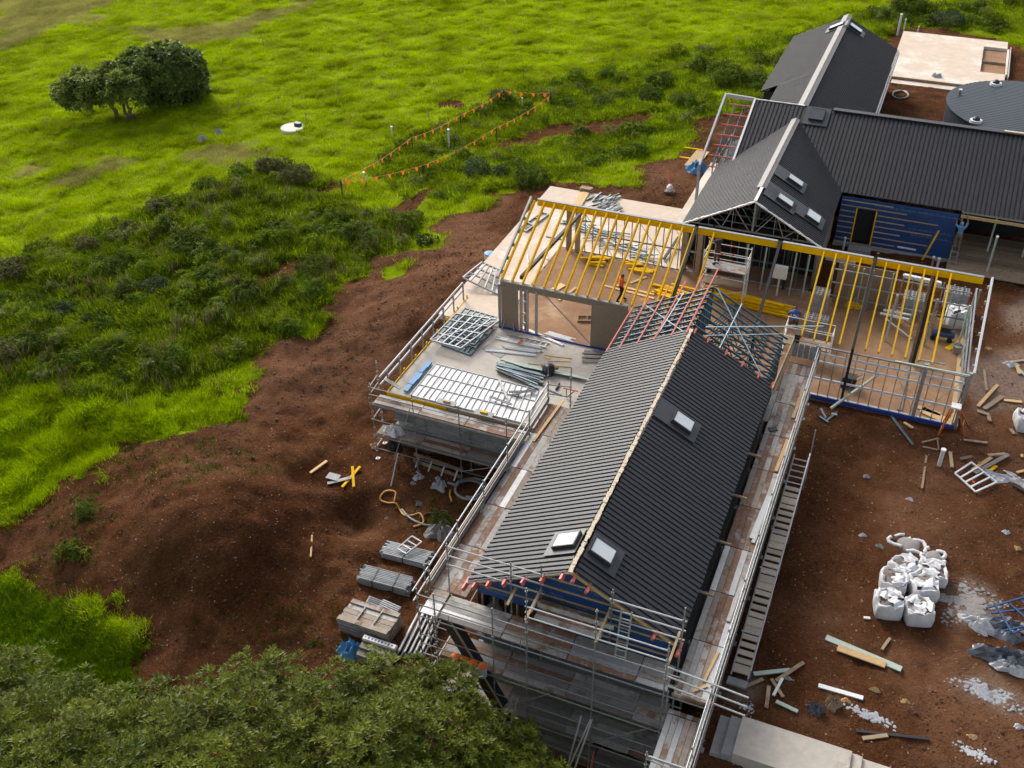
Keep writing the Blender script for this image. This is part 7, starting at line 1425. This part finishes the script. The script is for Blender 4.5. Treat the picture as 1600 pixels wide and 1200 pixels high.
scatter('lush_grass', 'deep green lush grass below the bank and at the left edge', 'grass', [tuft('tuft_k', 28, .34, .34, .7, .013, LU, 31), tuft('tuft_l', 28, .26, .36, .8, .013, LU+GR[:1], 32)], P3[lsel], rng.uniform(.6, 1.2, lsel.sum()), 11)
th = samp(thinm, P3[:, 0], P3[:, 1]); tsel = (th > .4) & (r_ < .22)
scatter('sparse_weeds', 'sparse weeds greening the spoil heap and pit floor', 'weeds', [tuft('weed_m', 14, .14, .26, .9, .02, [(.07, .10, .012), (.10, .12, .02), (.05, .09, .01)], 33), tuft('tuft_n', 12, .16, .24, .8, .012, [(.09, .15, .01), (.12, .15, .02)], 34)], P3[tsel], rng.uniform(.4, 1.1, tsel.sum()), 12)
bsel = (dm < .35) & ((bk > .4) | ((rw > .6) & (r_ < .3))) & (r_ < .75)
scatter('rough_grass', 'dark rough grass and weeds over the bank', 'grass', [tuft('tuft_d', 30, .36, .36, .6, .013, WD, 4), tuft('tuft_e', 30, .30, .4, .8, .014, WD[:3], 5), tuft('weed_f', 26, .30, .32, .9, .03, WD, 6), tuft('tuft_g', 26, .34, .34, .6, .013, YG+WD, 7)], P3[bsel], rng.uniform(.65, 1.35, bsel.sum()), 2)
def scrub(name, seed, w, h, ci, co, ln):
    rng_ = np.random.default_rng(seed); lb = []
    for k in range(6): a = rng_.uniform(0, 6.28); r = rng_.uniform(0, .6)*w; lb.append(((r*cos(a), r*sin(a), h*rng_.uniform(.25, .55)), (w*rng_.uniform(.25, .5), w*rng_.uniform(.25, .5), h*rng_.uniform(.35, .6))))
    C, N = lobes_pts(lb, 30, rng_); N = N+rng_.normal(size=N.shape)*.35; N /= np.linalg.norm(N, axis=1)[:, None]; v, f, t = rosettes(C, N, rng_, 7, ln, ln*.32, ci, co, 1.3); me = np_mesh(name, v, f); tint_attr(me, t); me.materials.append(m_weed); return bpy.data.objects.new(name, me)
wsel = (dm < .25) & ((bk > .45) | ((rw > .7) & (r_ > .985))) & (fbm(P3[:, 0]*.45, P3[:, 1]*.45, 91, 3) > .47) & (r_ > .962)
scatter('weed_clumps', 'taller tangled weed clumps among the rough grass', 'weeds', [scrub('scrub_a', 71, .7, .55, (.065, .11, .008), (.24, .33, .022), .15), scrub('scrub_b', 72, .6, .5, (.085, .125, .012), (.29, .36, .035), .14), scrub('scrub_c', 73, .8, .6, (.045, .085, .012), (.16, .24, .03), .16), scrub('scrub_d', 74, .5, .6, (.10, .125, .03), (.28, .31, .09), .13)], P3[wsel], rng.uniform(.5, 1.5, wsel.sum()), 14)
crest = (dm < .2) & (bk > .35) & (fbm(P3[:, 0]*.22, P3[:, 1]*.22, 61, 3) > .53) & (r_ < .05)
scatter('dry_weeds', 'brown dry seed stalks standing on the bank', 'weeds', [tuft('weed_stalk_a', 18, .95, .2, .18, .016, BR, 8), tuft('weed_stalk_b', 14, .8, .16, .2, .02, BR+WD, 9)], P3[crest], rng.uniform(.6, 1.3, crest.sum()), 3)
dsel = (dm < .35) & (dr > .4) & (r_ < .6)
scatter('dry_grass', 'straw coloured dry grass patches in the field', 'grass', [tuft('tuft_h', 24, .24, .35, .6, .011, DY, 10)], P3[dsel], rng.uniform(.7, 1.2, dsel.sum()), 4)
esel = (dm > .3) & (dm < .97) & (r_ < .75*(1-dm)+.05)
scatter('edge_grass', 'thin grass straggling onto the bare earth', 'grass', [tuft('tuft_i', 14, .18, .26, .8, .012, GR+WD, 12)], P3[esel], rng.uniform(.5, 1.1, esel.sum()), 6)
# loose clods and stones on the bare earth
def clod_mesh(seed, m):
    rr = np.random.default_rng(seed); b = bmesh.new(); bmesh.ops.create_icosphere(b, subdivisions=1, radius=1.)
    for v_ in b.verts: v_.co *= rr.uniform(.65, 1.15); v_.co.z *= .65
    me = bpy.data.meshes.new('clod'); b.to_mesh(me); b.free(); me.materials.append(m); return bpy.data.objects.new('clod', me)
m_clod = mat('earth clod', (.095, .044, .023), (.055, .025, .013), 9, .95, rnd=.35); m_clodp = mat('pale stone chip', (.34, .25, .17), (.26, .17, .11), 9, .9, rnd=.3)
P4 = pts_in(110000, -45, 12, 14, 66, rng, 30); d4 = samp(DM, P4[:, 0], P4[:, 1]); ins = np.zeros(len(P4), bool)
for x0, x1, y0, y1, _l in RECT: ins |= (P4[:, 0] > x0-.2) & (P4[:, 0] < x1+.2) & (P4[:, 1] > y0-.2) & (P4[:, 1] < y1+.2)
cn = fbm(P4[:, 0]*.4, P4[:, 1]*.4, 71, 3); csel = (d4 > .8) & ~ins & (rng.uniform(size=len(P4)) < np.clip((cn-.38)*2.2, .05, 1)*.8)
scatter('earth_clods', 'loose clods and crumbs of brown earth on the bare ground', 'clods', [clod_mesh(1, m_clod), clod_mesh(2, m_clod), clod_mesh(3, m_clod)], P4[csel], rng.uniform(.015, .06, csel.sum())*(1+.8*(rng.uniform(size=csel.sum()) > .95))*(1+.25*(P4[csel][:, 0] < -12)), 7)
csel2 = (d4 > .7) & ~ins & (rng.uniform(size=len(P4)) < .08); scatter('stone_chips', 'small pale stone and timber chips strewn on the earth', 'chips', [clod_mesh(5, m_clodp), clod_mesh(6, m_clodp)], P4[csel2], rng.uniform(.015, .05, csel2.sum()), 8)
